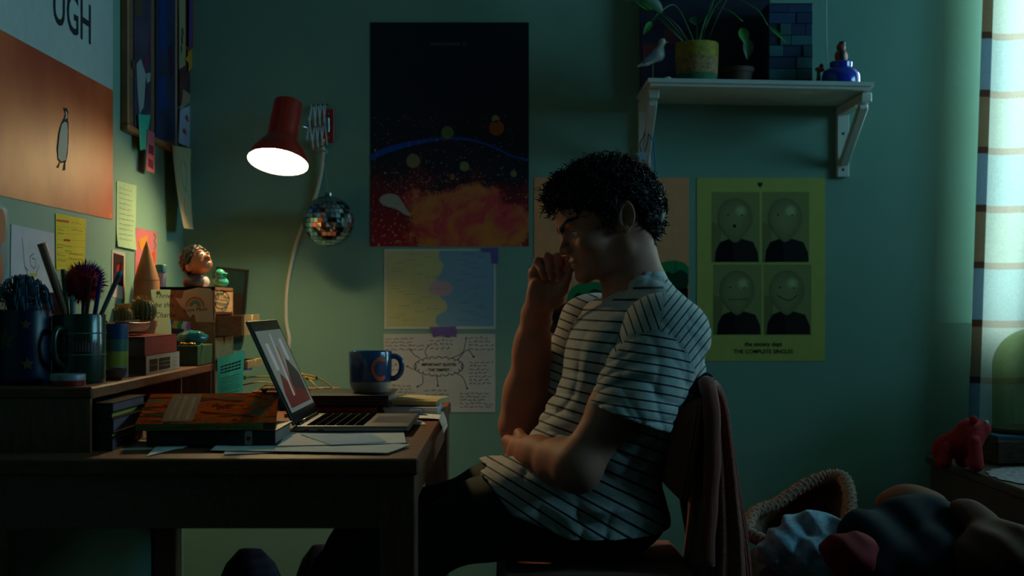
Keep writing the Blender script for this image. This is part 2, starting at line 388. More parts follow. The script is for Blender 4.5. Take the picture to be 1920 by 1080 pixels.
# stack of three thick books lying in the shelf
PG = mat('book_pages', (150, 132, 122), .8, var=.2, scale=8, stretch=(1, 1, 60))
def book(name, label, lo, hi, cover, spine='+x', pages=PG, ct=.003, cat='book', group=None, rz=0., rx=0., piv=None):
    lo = np.array(lo, float); hi = np.array(hi, float); c = (lo+hi)/2 if piv is None else np.array(piv)
    Mx = Matrix.Translation(c)@Matrix.Rotation(rz, 4, 'Z')@Matrix.Rotation(rx, 4, 'X')@Matrix.Translation(-c)
    t = thing(name, label, cat, (c[0], c[1], lo[2]), group)
    ins = .004; a = lo.copy(); b = hi.copy(); a[2] += ct; b[2] -= ct
    for k in (0, 1): a[k] += ins; b[k] -= ins
    if spine == '+x': b[0] = hi[0]-ct
    if spine == '-y': a[1] = lo[1]+ct
    build('pages', G().box(a, b).xf(Mx), pages, t)
    build('cover', G().box((lo[0], lo[1], hi[2]-ct), hi).xf(Mx), cover, t)
    build('cover', G().box(lo, (hi[0], hi[1], lo[2]+ct)).xf(Mx), cover, t)
    s0, s1 = ((hi[0]-ct, lo[1], lo[2]), hi) if spine == '+x' else (lo, (hi[0], lo[1]+ct, hi[2]))
    build('spine', G().box(s0, s1, .001).xf(Mx), cover, t)
    return t, Mx
CK = mat('cover_black', (22, 22, 28), .4, var=.1)
PGY = mat('pages_yellow', (196, 170, 70), .7, var=.15, stretch=(1, 1, 40)); PGM = mat('pages_mauve', (128, 96, 104), .75, var=.2, stretch=(1, 1, 60))
z = DZ
for nm, dz, pg, lb in (('exercise_book', .021, PGM, 'thick mauve-edged exercise book at the bottom of the stack inside the desk shelf'), ('notebook', .008, PGY, 'yellow-edged notebook low in the stack inside the desk shelf'),
                       ('exercise_book', .024, PGM, 'thick mauve-edged exercise book in the middle of the stack inside the desk shelf'), ('notebook', .010, PGY, 'yellow-edged notebook near the top of the stack inside the desk shelf'),
                       ('exercise_book', .016, PGM, 'thin mauve-edged exercise book topping the stack inside the desk shelf')):
    book(nm, lb, (-.842, 2.262, z), (-.642+random.uniform(-.002, .002), 2.47, z+dz-.0004), CK, '-y', pg, ct=.0015, group='books stacked in the desk shelf'); z += dz

# ================================================================== drawer chest in the corner of the desk
CW = mat('drawer_plywood', (150, 100, 64), .55, var=.2, scale=8, stretch=(10, 2, 14)); CW2 = mat('drawer_front_pine', (206, 168, 112), .5, var=.15, scale=8, stretch=(14, 2, 10))
CX0, CX1, CY0, CY1, CZ1 = -.838, -.668, 3.172, 3.388, 1.019
ch = thing('drawer_chest', 'small pale plywood chest of drawers in the desk corner, two drawers pulled open', 'chest of drawers', ((CX0+CX1)/2, (CY0+CY1)/2, DZ))
g = G(); t = .007
g.box((CX0, CY0, DZ), (CX1, CY0+t, CZ1)); g.box((CX0, CY1-t, DZ), (CX1, CY1, CZ1)); g.box((CX0, CY0, CZ1-t), (CX1, CY1, CZ1)); g.box((CX0, CY0+t, DZ), (CX0+t, CY1-t, CZ1-t)); g.box((CX0, CY0, DZ), (CX1, CY1, DZ+t))
ZS = (1.012, .958, .905, .852, .829, .748)
for zz in ZS[1:-1]: g.box((CX0+t, CY0+t, zz-.002), (CX1-.004, CY1-t, zz+.002))
build('carcass', g, CW, ch)
for i, out in enumerate((.0, .066, .0, .074, .0)):
    z1, z0 = ZS[i]-.003, ZS[i+1]+.003; a = CY0+t+.002; b = CY1-t-.002; x1 = CX1+out
    g = G(); w_ = .006
    g.box((x1-.15, a, z0), (x1-w_, a+w_, z1-.002)); g.box((x1-.15, b-w_, z0), (x1-w_, b, z1-.002)); g.box((x1-.15, a+w_, z0), (x1-w_, b-w_, z0+.003)); g.box((x1-.15, a+w_, z0+.003), (x1-.144, b-w_, z1-.002))
    dr = build('drawer', g, CW, ch)
    mid = (a+b)/2; n = .014 if z1-z0 > .03 else .006
    build('drawer_front', G().prism([(x1-w_, a, z0), (x1-w_, b, z0), (x1-w_, b, z1), (x1-w_, mid+n, z1), (x1-w_, mid, z1-1.5*n), (x1-w_, mid-n, z1), (x1-w_, a, z1)], (w_, 0, 0)), CW2, dr)
# roll of purple tape on the low open drawer
tp = G(); tp.lathe([(.017, 0), (.0205, 0), (.0205, .016), (.017, .016), (.017, 0)], (CX1+.052, 3.24, .8262), 28, cap=False)
PUR = mat('purple_tape', (112, 84, 190), .5, var=.08)
one('tape_roll', tp, PUR, 'small roll of purple tape lying in the lowest open drawer of the chest', 'tape', smooth='auto')

# ================================================================== laptop
LG = mat('laptop_grey', (120, 120, 122), .38, .8, var=.03); LB = mat('laptop_black', (12, 13, 16), .25, var=0); KEYM = mat('key_black', (12, 15, 17), .85, var=.05, spec=.0)
LX0, LX1, LY0, LY1, LZ = -.390, -.178, 2.525, 2.832, .757
lt = thing('laptop', 'open grey laptop on the desk, its lit screen facing the seated person', 'laptop', ((LX0+LX1)/2, (LY0+LY1)/2, DZ))
build('base', G().box((LX0, LY0, DZ+.0065), (LX1, LY1, LZ), .003), LG, lt)
build('rubber_foot', G().box((LX0+.02, LY0+.03, DZ), (LX0+.035, LY1-.03, DZ+.0066)), LB, lt); build('rubber_foot', G().box((LX1-.035, LY0+.03, DZ), (LX1-.02, LY1-.03, DZ+.0066)), LB, lt)
kb = build('keyboard', G().box((LX0+.022, LY0+.022, LZ-.0004), (LX0+.128, LY1-.022, LZ+.0003)), mat('keyboard_bed', (150, 150, 146), .6, var=.03), lt)
kw = .106/6; kl = (.307-.044)/13
kme = None
for r in range(6):
    for c in range(13):
        if r == 5 and 4 <= c <= 7 and c != 4: continue
        x = LX0+.022+kw*(r+.5); y = LY0+.022+kl*(c+.5)
        wid = kl*.44
        if r == 5 and c == 4: y += kl*1.5; wid = kl*1.94
        if kme is None or wid > kl:
            o = build('key', G().box((x-kw*.44, y-wid, LZ+.0003), (x+kw*.44, y+wid, LZ+.0016), .0004), KEYM, kb)
            if kme is None: kme = o.data; k0 = np.array((x, y))
        else:
            o = bpy.data.objects.new('key', kme); COL.objects.link(o); o.parent = kb; o.location = (x-k0[0], y-k0[1], 0)
build('trackpad', G().box((LX0+.137, LY0+.085, LZ-.0003), (LX0+.207, LY1-.085, LZ+.0004)), mat('trackpad_grey', (100, 100, 102), .3, .6, var=0), lt)
build('port', G().box((LX0+.02, LY0-.0003, DZ+.008), (LX0+.031, LY0+.002, DZ+.012)), LB, lt); build('port', G().box((LX0+.045, LY0-.0003, DZ+.008), (LX0+.056, LY0+.002, DZ+.012)), LB, lt)
hinge = np.array((LX0+.006, 0, LZ+.002)); ang = math.radians(24.5); up = np.array((-sin(ang), 0, cos(ang))); nr = np.array((cos(ang), 0, sin(ang)))
build('hinge', G().tube([(LX0+.006, LY0+.03, LZ+.001), (LX0+.006, LY1-.03, LZ+.001)], .0045, 10), LB, lt, True)
lid = build('lid', G().obox(hinge+up*.105+nr*-.0035+np.array((0, (LY0+LY1)/2, 0)), nr*.0030, (0, .1525, 0), up*.104, .0012), LG, lt)
S = Sheet(hinge+up*.001+np.array((0, LY0+.001, 0)), (0, 1, 0), up, nr).body('bezel', .305, .206, LB, lt, th=.0006)
def screen_mat():
    m = mat('screen_glow', (10, 10, 10), .3, var=0); nt = m.node_tree; b = nt.nodes['Principled BSDF']
    a = nd(nt, 'ShaderNodeVertexColor', layer_name='scr'); nt.links.new(a.outputs[0], b.inputs['Emission Color']); b.inputs['Emission Strength'].default_value = .34; return m
SM = {}
def lit(rgb, s=.17):
    return mat('screen_%d_%d_%d' % rgb, (8, 8, 8), .3, var=0, emit=rgb, estr=s)
S.put('display', [rect(.011, .022, .294, .186)], None, 1, lit((150, 172, 165)))
S.put('screen_image', [[(.03, .03), (.275, .03), (.275, .075), (.20, .095), (.12, .078), (.07, .10), (.03, .06)]], None, 2, lit((120, 40, 40)))
S.put('screen_image', [[(.13, .070), (.275, .05), (.275, .09), (.20, .125)]], None, 3, lit((52, 38, 54)))
S.put('screen_window', [rect(.055, .105, .085, .160), rect(.215, .120, .245, .165)], None, 3, lit((215, 222, 225)))
S.put('screen_window', [[(.105, .05), (.122, .05), (.152, .178), (.142, .178)]], None, 4, lit((215, 222, 225)))
S.put('screen_image', [[(.125, .05), (.136, .05), (.17, .15), (.158, .15)]], None, 4, lit((175, 90, 60)))
S.put('webcam', [circ(.1525, .197, .0012)], (60, 70, 80), 2)

# ================================================================== books and sheets on the desk
# two books at the near edge: painted cover on a black hardback, propped by a third
def painted():
    m = mat('painted_cover', (170, 90, 40), .8, var=0, spec=.0); nt = m.node_tree; b = nt.nodes['Principled BSDF']; tc = nd(nt, 'ShaderNodeTexCoord')
    mp = nd(nt, 'ShaderNodeMapping'); mp.inputs['Scale'].default_value = (1, 1.2, 1); nt.links.new(tc.outputs['Object'], mp.inputs[0])
    n = nd(nt, 'ShaderNodeTexNoise', i_Scale=13., i_Detail=6., i_Distortion=1.2); nt.links.new(mp.outputs[0], n.inputs['Vector'])
    r = nd(nt, 'ShaderNodeValToRGB'); cr = r.color_ramp; cr.elements[0].position = .36; cr.elements[0].color = lin((60, 84, 66))+(1,); cr.elements[1].position = .66; cr.elements[1].color = lin((84, 70, 36))+(1,)
    for p_, c_ in ((.41, (128, 88, 44)), (.46, (150, 42, 16)), (.51, (166, 84, 18)), (.56, (96, 22, 18)), (.61, (40, 66, 52))):
        e = cr.elements.new(p_); e.color = lin(c_)+(1,)
    nt.links.new(n.outputs['Fac'], r.inputs[0]); nt.links.new(r.outputs[0], b.inputs['Base Color']); return m
PCV = painted(); GSP = mat('green_spine', (92, 104, 40), .45, var=.08)
bz = DZ+.003
t, Mx = book('hardback_book', 'thick black hardback book on the desk under the painted-cover book', (-.602, 2.315, bz), (-.386, 2.50, bz+.026), CK, '-y', ct=.0025)
build('spine_label', G().box((-.437, 2.3142, bz+.001), (-.425, 2.316, bz+.025)), mat('label_grey', (150, 140, 132), .6, var=.1), t)
sp = Sheet((-.602, 2.315, bz), (1, 0, 0), (0, 0, 1), (0, -1, 0)); sp.th = .0002; sp.obj = t
sp.scribble(.022, .008, .04, .010, 1, (130, 120, 110), .0009, seed=3, name='spine_lettering')
sp.put('spine_mark', [circ(.171, .0125, .004)], (140, 40, 34), 3)
book('propping_book', 'dark book propping up the back of the painted-cover book, nearly hidden', (-.625, 2.503, DZ+.001), (-.45, 2.62, DZ+.052), CK, '-y')
tilt = math.radians(8.8); piv = (-.49, 2.305, bz+.027)
t, Mx = book('painted_cover_book', 'softback book with orange painted cover and green spine, topping the near pile on the desk', (-.614, 2.305, bz+.0272), (-.386, 2.535, bz+.0392), PCV, '-y', ct=.0012, rx=tilt, rz=math.radians(8), piv=piv)
build('spine_band', G().box((-.613, 2.3042, bz+.0278), (-.406, 2.3056, bz+.0386)).xf(Mx), GSP, t); build('spine_band', G().box((-.406, 2.3042, bz+.0278), (-.3865, 2.3056, bz+.0386)).xf(Mx), CK, t)
S = Sheet(tuple(Mx@Vector((-.614, 2.305, bz+.0392))), tuple(Mx.to_3x3()@Vector((1, 0, 0))), tuple(Mx.to_3x3()@Vector((0, 1, 0))), tuple(Mx.to_3x3()@Vector((0, 0, 1)))); S.th = .0001; S.obj = t
S.put('title_panel', [rect(.040, .015, .092, .222)], (44, 34, 28), 1)
for k, xx in enumerate((.050, .062, .078)):
    R_ = random.Random(k); pl = []; yy = .03
    while yy < .2:
        L = R_.uniform(.006, .014); pl.append(rect(xx, yy, xx+.006, yy+L)); yy += L+.003
    S.put('title_lettering', pl, (120, 96, 76) if k else (86, 80, 64), 2)
sp = Sheet(tuple(Mx@Vector((-.614, 2.304, bz+.0272))), tuple(Mx.to_3x3()@Vector((1, 0, 0))), tuple(Mx.to_3x3()@Vector((0, 0, 1))), tuple(Mx.to_3x3()@Vector((0, -1, 0)))); sp.th = .0002; sp.obj = t
sp.scribble(.01, .002, .09, .008, 1, (30, 40, 20), .0008, seed=5, name='spine_lettering', ragged=0); sp.scribble(.13, .002, .07, .008, 1, (30, 40, 20), .0008, seed=6, name='spine_lettering', ragged=0)

# loose sheets
PW = paper((234, 232, 224)); PB = paper((176, 202, 218)); PC = paper((220, 208, 180))
def sheet_on_desk(px, zoff, m, label, curl=.0, seed=0, scr=None, name='paper_sheet'):
    pts = []
    for x_, y_ in px:
        Y = (ZC-DZ-zoff)*F/(y_-PY); pts.append(P(x_, y_, Y))
    R_ = random.Random(seed); g = G()
    a, b, c, d = pts   # near left, near right, far right, far left
    def fn(u, v):
        q = (a*(1-u)+b*u)*(1-v)+(d*(1-u)+c*u)*v; e = max(abs(u-.5), abs(v-.5))*2
        return q+np.array((0, 0, curl*max(0, e-.75)**2*6+.0006*sin(7*u+seed)*sin(5*v)+.0006))
    g.grid(fn, 10, 8, (0, 0, .0005)); o = one(name, g, m, label, 'paper', 'loose sheets on the desk')
    if scr:
        S = Sheet(a+np.array((0, 0, .0015)), (b-a)/np.linalg.norm(b-a), (d-a)/np.linalg.norm(d-a), (0, 0, 1)); S.th = .0004; S.obj = o
        S.scribble(.02, .02, np.linalg.norm(b-a)-.05, np.linalg.norm(d-a)-.03, scr, (120, 125, 135), .0006, seed=seed)
    return o
sheet_on_desk([(225, 845), (345, 842), (330, 828), (262, 826)], .000, PC, 'cream sheet with its corner out left of the near book pile')
sheet_on_desk([(275, 856), (345, 838), (440, 826), (300, 830)], .0015, PW, 'white sheet whose corner pokes towards the desk edge under the near book pile')
sheet_on_desk([(420, 853), (600, 846), (560, 815), (430, 820)], .001, PW, 'lowest white sheet of the papers at the near desk edge', seed=2)
sheet_on_desk([(395, 846), (725, 851), (768, 836), (430, 812)], .0026, PW, 'wide white sheet of notes at the near desk edge with a torn corner', .002, 4, 6)
sheet_on_desk([(520, 838), (762, 832), (757, 812), (540, 812)], .0042, PW, 'top white sheet of notes lying right beside the laptop', .002, 5, 4)
sheet_on_desk([(620, 835), (725, 829), (700, 815), (563, 815)], .0056, PB, 'pale blue sheet lying across the white notes beside the laptop', .0, 6, 5)
sheet_on_desk([(762, 797), (799, 797), (790, 789), (755, 790)], .0005, PW, 'small white slip sticking out by the right end of the laptop')
# sheet that curls over the right-hand desk edge
def fn(u, v):
    x = -.255+.128*u; y = 2.83+.20*v+.02*u; z = DZ+.002+.004*sin(pi*u)
    if u > .9: x = -.1398+.006*(u-.9)/.1+.004; z = DZ+.002-.030*((u-.9)/.1)
    return np.array((x, y, z))
one('paper_sheet', G().grid(fn, 20, 4, (0, 0, .0006)), PW, 'white sheet curling over the right-hand edge of the desk', 'paper', 'loose sheets on the desk')
# pile behind the laptop
book('magazine', 'thin orange-edged magazine at the bottom of the pile under the mug', (-.470, 2.93, DZ), (-.285, 3.19, DZ+.008), mat('cover_orange', (196, 120, 44), .4), '-y', ct=.001)
book('notebook', 'dark red notebook low in the pile under the mug', (-.462, 2.945, DZ+.0082), (-.275, 3.18, DZ+.0195), mat('cover_maroon', (92, 34, 40), .5), '-y', ct=.0015)
book('ring_binder', 'black binder on the desk with the blue mug standing on it', (-.4425, 2.955, DZ+.0200), (-.252, 3.20, DZ+.0445), CK, '-y', ct=.003)
book('notepad', 'white notepad with thick pages right of the black binder', (-.262, 2.965, DZ+.001), (-.148, 3.235, DZ+.0185), mat('cover_white', (196, 200, 214), .5), '-y', paper((190, 190, 200)), ct=.0008)
one('paper_stack', G().grid(lambda u, v: np.array((-.247+.095*u+.018*v, 2.99+.2*v, DZ+.0195+.004*(1-u)+.002*sin(5*v))), 6, 6, (0, 0, .010)), paper((176, 160, 118)), 'small stack of buff papers lying on the white notepad', 'paper')
one('ballpoint_pen', G().tube([(-.288, 2.885, DZ+.005), (-.245, 2.895, DZ+.005), (-.243, 2.8955, DZ+.005), (-.17, 2.915, DZ+.005), (-.163, 2.917, DZ+.004)], [.005, .005, .0042, .0038, .001], 10), mat('pen_navy', (30, 40, 120), .35, var=0), 'dark blue pen lying behind the laptop', 'pen', smooth='auto')
one('eraser', G().box((-.208, 2.935, DZ+.001), (-.180, 2.96, DZ+.016), .003), mat('eraser_blue', (90, 130, 160), .7), 'small pale blue eraser at the far right of the desk', 'eraser')

# ================================================================== mug with the letter
MY = 3.065; MX = (694.5-PX)*MY/F; MZ = DZ+.0450
MB = mat('mug_blue_glaze', (40, 88, 146), .18, var=.08, coat=.5); MWG = mat('mug_white_glaze', (176, 186, 190), .25, var=.05, coat=.4)
mug = thing('mug', 'dark blue glazed mug with a copper letter C, on the black binder', 'mug', (MX, MY, MZ))
prof = [(.030, 0), (.036, .001), (.043, .010), (.0465, .024)]
build('mug_base', G().lathe(prof, (MX, MY, MZ), 40), MWG, mug, 'auto')
prof = [(.0465, .024), (.0475, .05), (.0478, .089), (.0468, .0912), (.0448, .0905), (.0442, .085), (.043, .03), (.0, .026)]
build('mug_wall', G().lathe(prof, (MX, MY, MZ), 48, cap=False), MB, mug, 'auto')
hp = [np.array((MX+.0450*cos(-.12)+r*cos(-.12), MY+.045*sin(-.12)+r*sin(-.12), MZ+z_)) for r, z_ in ((-.001, .079), (.012, .0795), (.0225, .071), (.0255, .056), (.0215, .041), (.011, .032), (-.001, .031))]
build('handle', G().tube(spline(hp, 6), .0062, 10), MB, mug, True)
def onmug(a, z_, r=.0482): q = -pi/2+.56; return np.array((MX+r*cos(q+a), MY+r*sin(q+a), MZ+z_))
cc = []
for k in range(25):
    a = math.radians(48+(312-48)*k/24); cc.append((.0175*cos(a)/.048, .0535+.024*sin(a)))
g = G(); n = len(cc)
v = []
for k in range(n):
    a = math.radians(48+(312-48)*k/24)
    for rr in (.0135, .0205):
        for hh in (.0478, .0491): v.append(onmug(rr*cos(a)/.048, .0535+rr*1.28*sin(a), hh))
f = []
for k in range(n-1):
    b_ = 4*k
    f += [(b_+1, b_+5, b_+7, b_+3), (b_, b_+1, b_+5, b_+4)[::-1], (b_+2, b_+3, b_+7, b_+6)]
f += [(0, 1, 3, 2), (4*n-4, 4*n-2, 4*n-1, 4*n-3)]
build('letter', G().add(v, f), mat('copper_letter', (204, 112, 92), .35, .3), mug)

# ================================================================== on the desk shelf
def cup(name, label, cat, c, r, hgt, m, wall=.004, n=36):
    t = thing(name, label, cat, c)
    build('cup_wall', G().lathe([(r*.94, 0), (r*.98, .002), (r, .01), (r, hgt-.002), (r-.001, hgt), (r-wall+.001, hgt), (r-wall, hgt-.002), (r-wall, .01), (0, .008)], c, n), m, t, 'auto'); return t
def at_shelf(px, Y, z=HZ): return np.array(((px-PX)*Y/F, Y, z))
# blue star cup with a rubber spike ball
c1 = at_shelf(44, 2.325); BLU = mat('blue_cup', (16, 24, 60), .35, var=.2)
cp = cup('pot_cup', 'dark blue cup with yellow stars at the near end of the desk shelf', 'cup', c1, .0445, .125, BLU)
g = G()
for a0, zz, sz in ((-1.9, .075, .020), (-1.1, .035, .012), (-2.6, .03, .012), (-1.15, .10, .010)):
    vs = [];
    for k in range(10):
        q = pi/2+2*pi*k/10; rr = sz if k % 2 == 0 else sz*.42; aa = a0+rr*cos(q)/.045; vs.append((c1[0]+.0449*cos(aa), c1[1]+.0449*sin(aa), c1[2]+zz+rr*sin(q)))
    g.add(vs, [tuple(range(10))])
build('star_print', g, mat('star_yellow', (96, 82, 40), .5), cp)
kb_ = thing('rubber_string_ball', 'teal-blue rubber string ball sitting in the star cup', 'toy', c1+np.array((0, 0, .10)))
build('core', G().ball(c1+np.array((-.002, 0, .135)), .026), mat('koosh_core', (14, 60, 84), .5), kb_, True)
g = G(); R_ = random.Random(4)
for i in range(150):
    a = R_.uniform(0, 2*pi); e = R_.uniform(-.1, 1.45); d = np.array((cos(a)*cos(e), sin(a)*cos(e), sin(e))); c_ = c1+np.array((-.002, 0, .135))
    p1 = c_+d*.024; p2 = c_+d*.045+np.array((0, 0, .004)); p3 = c_+d*.046*np.array((1.12, 1.12, .7))+np.array((0, 0, -.012))
    g.tube(spline([p1, p2, p3], 4), .0011, 4)
build('strings', g, mat('koosh_strings', (22, 84, 110), .4), kb_, True)
# red box behind it
one('crayon_box', G().box(at_shelf(78, 2.52)+np.array((0, 0, 0)), at_shelf(100, 2.52)+np.array((.018, .03, .155)), .002), mat('crayon_red', (150, 34, 34), .5), 'narrow red box standing behind the star cup', 'box')
# green mug of pens
c2 = at_shelf(148, 2.365); GRM = mat('green_mug', (18, 52, 38), .25, var=.15, coat=.3)
gm = cup('pen_mug', 'dark green patterned mug full of pens near the front of the desk shelf', 'mug', c2, .0445, .117, GRM)
hp = [c2+np.array((-.0445*cos(1.25)-r*cos(1.25), -.0445*sin(1.25)-r*sin(1.25), z_)) for r, z_ in ((-.001, .092), (.015, .092), (.024, .078), (.025, .058), (.018, .040), (-.001, .030))]
build('handle', G().tube(spline(hp, 6), .0058, 8), GRM, gm, True)
g = G()
for zz, am in ((.084, .0016), (.048, .001)):
    g.tube([c2+np.array((.0448*cos(a), .0448*sin(a), zz+am*(k % 2))) for k, a in enumerate(np.linspace(-pi, .2, 60))], .0009, 5)
build('pattern_band', g, mat('mug_pattern', (110, 130, 116), .6), gm)
g = G()
for k in range(14):
    a = -1.9+.11*k; g.add([c2+np.array((.0449*cos(a+dx), .0449*sin(a+dx), .054+dz)) for dx, dz in ((-.035, 0), (.035, 0), (.025, .016+.003*(k % 3)), (-.03, .014))], [(0, 1, 2, 3)])
build('pattern_band', g, mat('mug_pattern_pink', (110, 70, 76), .6), gm)
def stick(name, label, cat, bot, top, r0, r1, m, tip=None):
    t = thing(name, label, cat, bot); bot = np.array(bot); top = np.array(top)
    build('shaft', G().tube([bot, bot*.5+top*.5, top], [r0, (r0+r1)/2, r1], 10), m, t, 'auto')
    if tip: d = (top-bot)/np.linalg.norm(top-bot); build('tip', G().tube([top, top+d*tip[0]*.6, top+d*tip[0]], [r1, r1*tip[2], .0008], 10), tip[1], t, True)
    return t
zb = HZ+.012
stick('wooden_spoon_brush', 'long brown wooden brush handle leaning left out of the green mug', 'brush', c2+np.array((.012, 0, .012)), P(78, 456, 2.33), .0055, .0078, mat('brush_wood', (156, 100, 72), .5))
stick('green_pencil', 'green pencil in the green mug beside the brush handle', 'pencil', c2+np.array((-.004, -.02, .012)), P(118, 505, 2.35), .004, .004, mat('pencil_green', (30, 84, 52), .4))
stick('blue_brush', 'paintbrush with pale blue tip leaning right out of the green mug', 'brush', c2+np.array((-.01, .004, .012)), P(222, 518, 2.345), .003, .0045, mat('brush_grey', (92, 98, 110), .35), (.012, mat('tip_blue', (60, 150, 190), .4), .9))
stick('red_pencil', 'dark red pencil standing in the green mug under the pompom', 'pencil', c2+np.array((.005, -.012, .012)), P(170, 520, 2.35), .0035, .0035, mat('pencil_red', (120, 24, 34), .4))
stick('blue_pencil', 'deep blue pen in the green mug right of the pompom', 'pen', c2+np.array((.012, -.004, .012)), P(189, 520, 2.36), .004, .004, mat('pen_blue', (38, 44, 130), .35))
stick('white_marker', 'short marker with mint cap in the middle of the green mug', 'marker', c2+np.array((.0, -.026, .012)), P(136, 566, 2.35), .005, .005, mat('marker_white', (150, 160, 160), .4), (.012, mat('cap_mint', (110, 180, 160), .4), 1.))
pm = stick('pompom_pen', 'pen topped with a big fluffy crimson and purple pompom', 'pen', c2+np.array((-.002, .02, .012)), P(157, 560, 2.38), .0035, .0035, mat('pen_plum', (70, 30, 70), .4))
pc_ = P(157, 530, 2.38); g1 = G(); g2 = G(); R_ = random.Random(9)
for i in range(1500):
    a = R_.uniform(0, 2*pi); e = math.asin(R_.uniform(-1, 1)); d = np.array((cos(a)*cos(e), sin(a)*cos(e), sin(e))); L = R_.uniform(.034, .045)
    u = np.cross(d, (R_.random(), R_.random(), R_.random())); u /= np.linalg.norm(u); q = pc_+d*.024
    (g2 if d[2] > .62-.55*d[0] else g1).add([q-u*.0014, q+u*.0014, pc_+d*L+u*.002], [(0, 1, 2)])
stuff(build('pompom_fluff', g1, mat('pompom_crimson', (190, 22, 46), .8), pm)); stuff(build('pompom_tips', g2, mat('pompom_purple', (104, 40, 140), .8), pm)); build('pompom_core', G().ball(pc_, .031), MATS['pompom_crimson'], pm, True)
# small red and white tin
c3 = at_shelf(127, 2.282); tn = thing('tin', 'small round red tin with white label in front of the green mug', 'tin', c3)
build('tin_base', G().lathe([(.0275, 0), (.0285, .001), (.0285, .008), (.027, .0085)], c3, 32), mat('tin_red', (160, 24, 34), .3, .2), tn, 'auto')
build('lid', G().lathe([(.028, .0085), (.0285, .009), (.0285, .018), (.0278, .019)], c3, 32), mat('tin_white', (150, 150, 160), .35), tn, 'auto')
# striped cup
c4 = at_shelf(214, 2.533); st = thing('striped_cup', 'tall cup banded navy, green, yellow and pale blue behind the green mug', 'cup', c4)
zz = 0.
for hh, cc_ in ((.020, (130, 150, 170)), (.028, (170, 168, 60)), (.022, (70, 112, 96)), (.028, (40, 66, 110))):
    last = zz > .06
    pr = [(.0255, zz), (.0255, zz+hh)]+([(.0225, zz+hh), (.0225, zz+.004), (0, zz+.003)] if last else [])
    build('colour_band', G().lathe(pr, c4, 32, cap=not last), mat('band_%d' % cc_[0], cc_, .3, var=.06), st, 'auto'); zz += hh
# wooden dish and clip
c5 = at_shelf(222, 2.46); c5[0] = -.703
one('wooden_dish', G().lathe([(.018, 0), (.026, .006), (.030, .019), (.0285, .019), (.024, .008), (0, .004)], c5, 32), mat('dish_wood', (104, 66, 54), .5, var=.2), 'small round wooden dish on the front edge of the desk shelf', 'dish', smooth='auto')
one('hair_clip', G().tube(spline([c5+np.array(q) for q in ((-.045, -.06, .004), (-.03, -.065, .006), (-.012, -.062, .004))], 5), .0035, 8), mat('clip_blue', (40, 90, 150), .4), 'tiny blue clip in front of the wooden dish', 'clip', smooth=True)
# two fat paperbacks with a boat-shaped pen tray
def spine_text(t, x, y0, z0, txt, size, rgb, bold=.0):
    S = Sheet((x, y0, z0), (0, 1, 0), (0, 0, 1), (1, 0, 0)); S.th = .0002; S.obj = t; S.text(txt, 0, 0, size, rgb, 1, bold=bold, name='spine_lettering'); return S
t, _ = book('white_paperback', 'fat white paperback with black block lettering, lowest on the desk shelf', (-.800, 2.60, HZ), (-.676, 2.865, HZ+.036), mat('cover_cream', (190, 186, 182), .5), '+x', paper((128, 112, 100)), ct=.0015)
S = Sheet((-.676, 2.60, HZ), (0, 1, 0), (0, 0, 1), (1, 0, 0)); S.th = .0002; S.obj = t; R_ = random.Random(2)
pl = []
for (y0, y1, rows) in ((.025, .085, 2), (.095, .185, 3)):
    for r in range(rows):
        yy = y0; hh = .024/rows
        while yy < y1:
            w_ = R_.uniform(.006, .013); pl.append(rect(yy, .006+r*hh, min(y1, yy+w_), .006+(r+1)*hh-.0012)); yy += w_+.0014
S.put('spine_lettering', pl, (34, 34, 36), 1); S.scribble(.205, .006, .045, .024, 3, (70, 70, 72), .0009, seed=8, name='spine_lettering')
t, _ = book('red_paperback', 'fat red paperback lying on the white one on the desk shelf', (-.806, 2.595, HZ+.0362), (-.677, 2.845, HZ+.0725), mat('cover_red', (150, 26, 34), .45), '+x', paper((134, 118, 108)), ct=.0015)
S = Sheet((-.677, 2.595, HZ+.0362), (0, 1, 0), (0, 0, 1), (1, 0, 0)); S.th = .0002; S.obj = t; S.scribble(.10, .008, .125, .018, 1, (170, 84, 56), .0016, seed=21, name='spine_lettering', ragged=0, amp=.7)
tz = HZ+.0728; tr = thing('pen_tray', 'boat-shaped wooden pen tray lying on the red paperback', 'tray', (-.745, 2.70, tz))
def hull(u, v):
    y = 2.60+.23*u; half = .026*(1-abs(2*u-1)**2.6)+.007; a = pi*v
    return np.array((-.742-half*cos(a)*1.0, y, tz+.024-.022*sin(a)**.7+.004*abs(2*u-1)**2))
build('hull', G().grid(hull, 24, 14, (0, 0, .002)), mat('tray_wood', (128, 84, 54), .45, var=.2, stretch=(10, 1, 10)), tr, True)
one('red_pen', G().tube([(-.742, 2.585, tz+.0085), (-.742, 2.63, tz+.0085), (-.742, 2.80, tz+.0085)], .0045, 10), mat('pen_cherry', (168, 40, 44), .3), 'red pen lying in the boat-shaped tray', 'pen', smooth='auto')
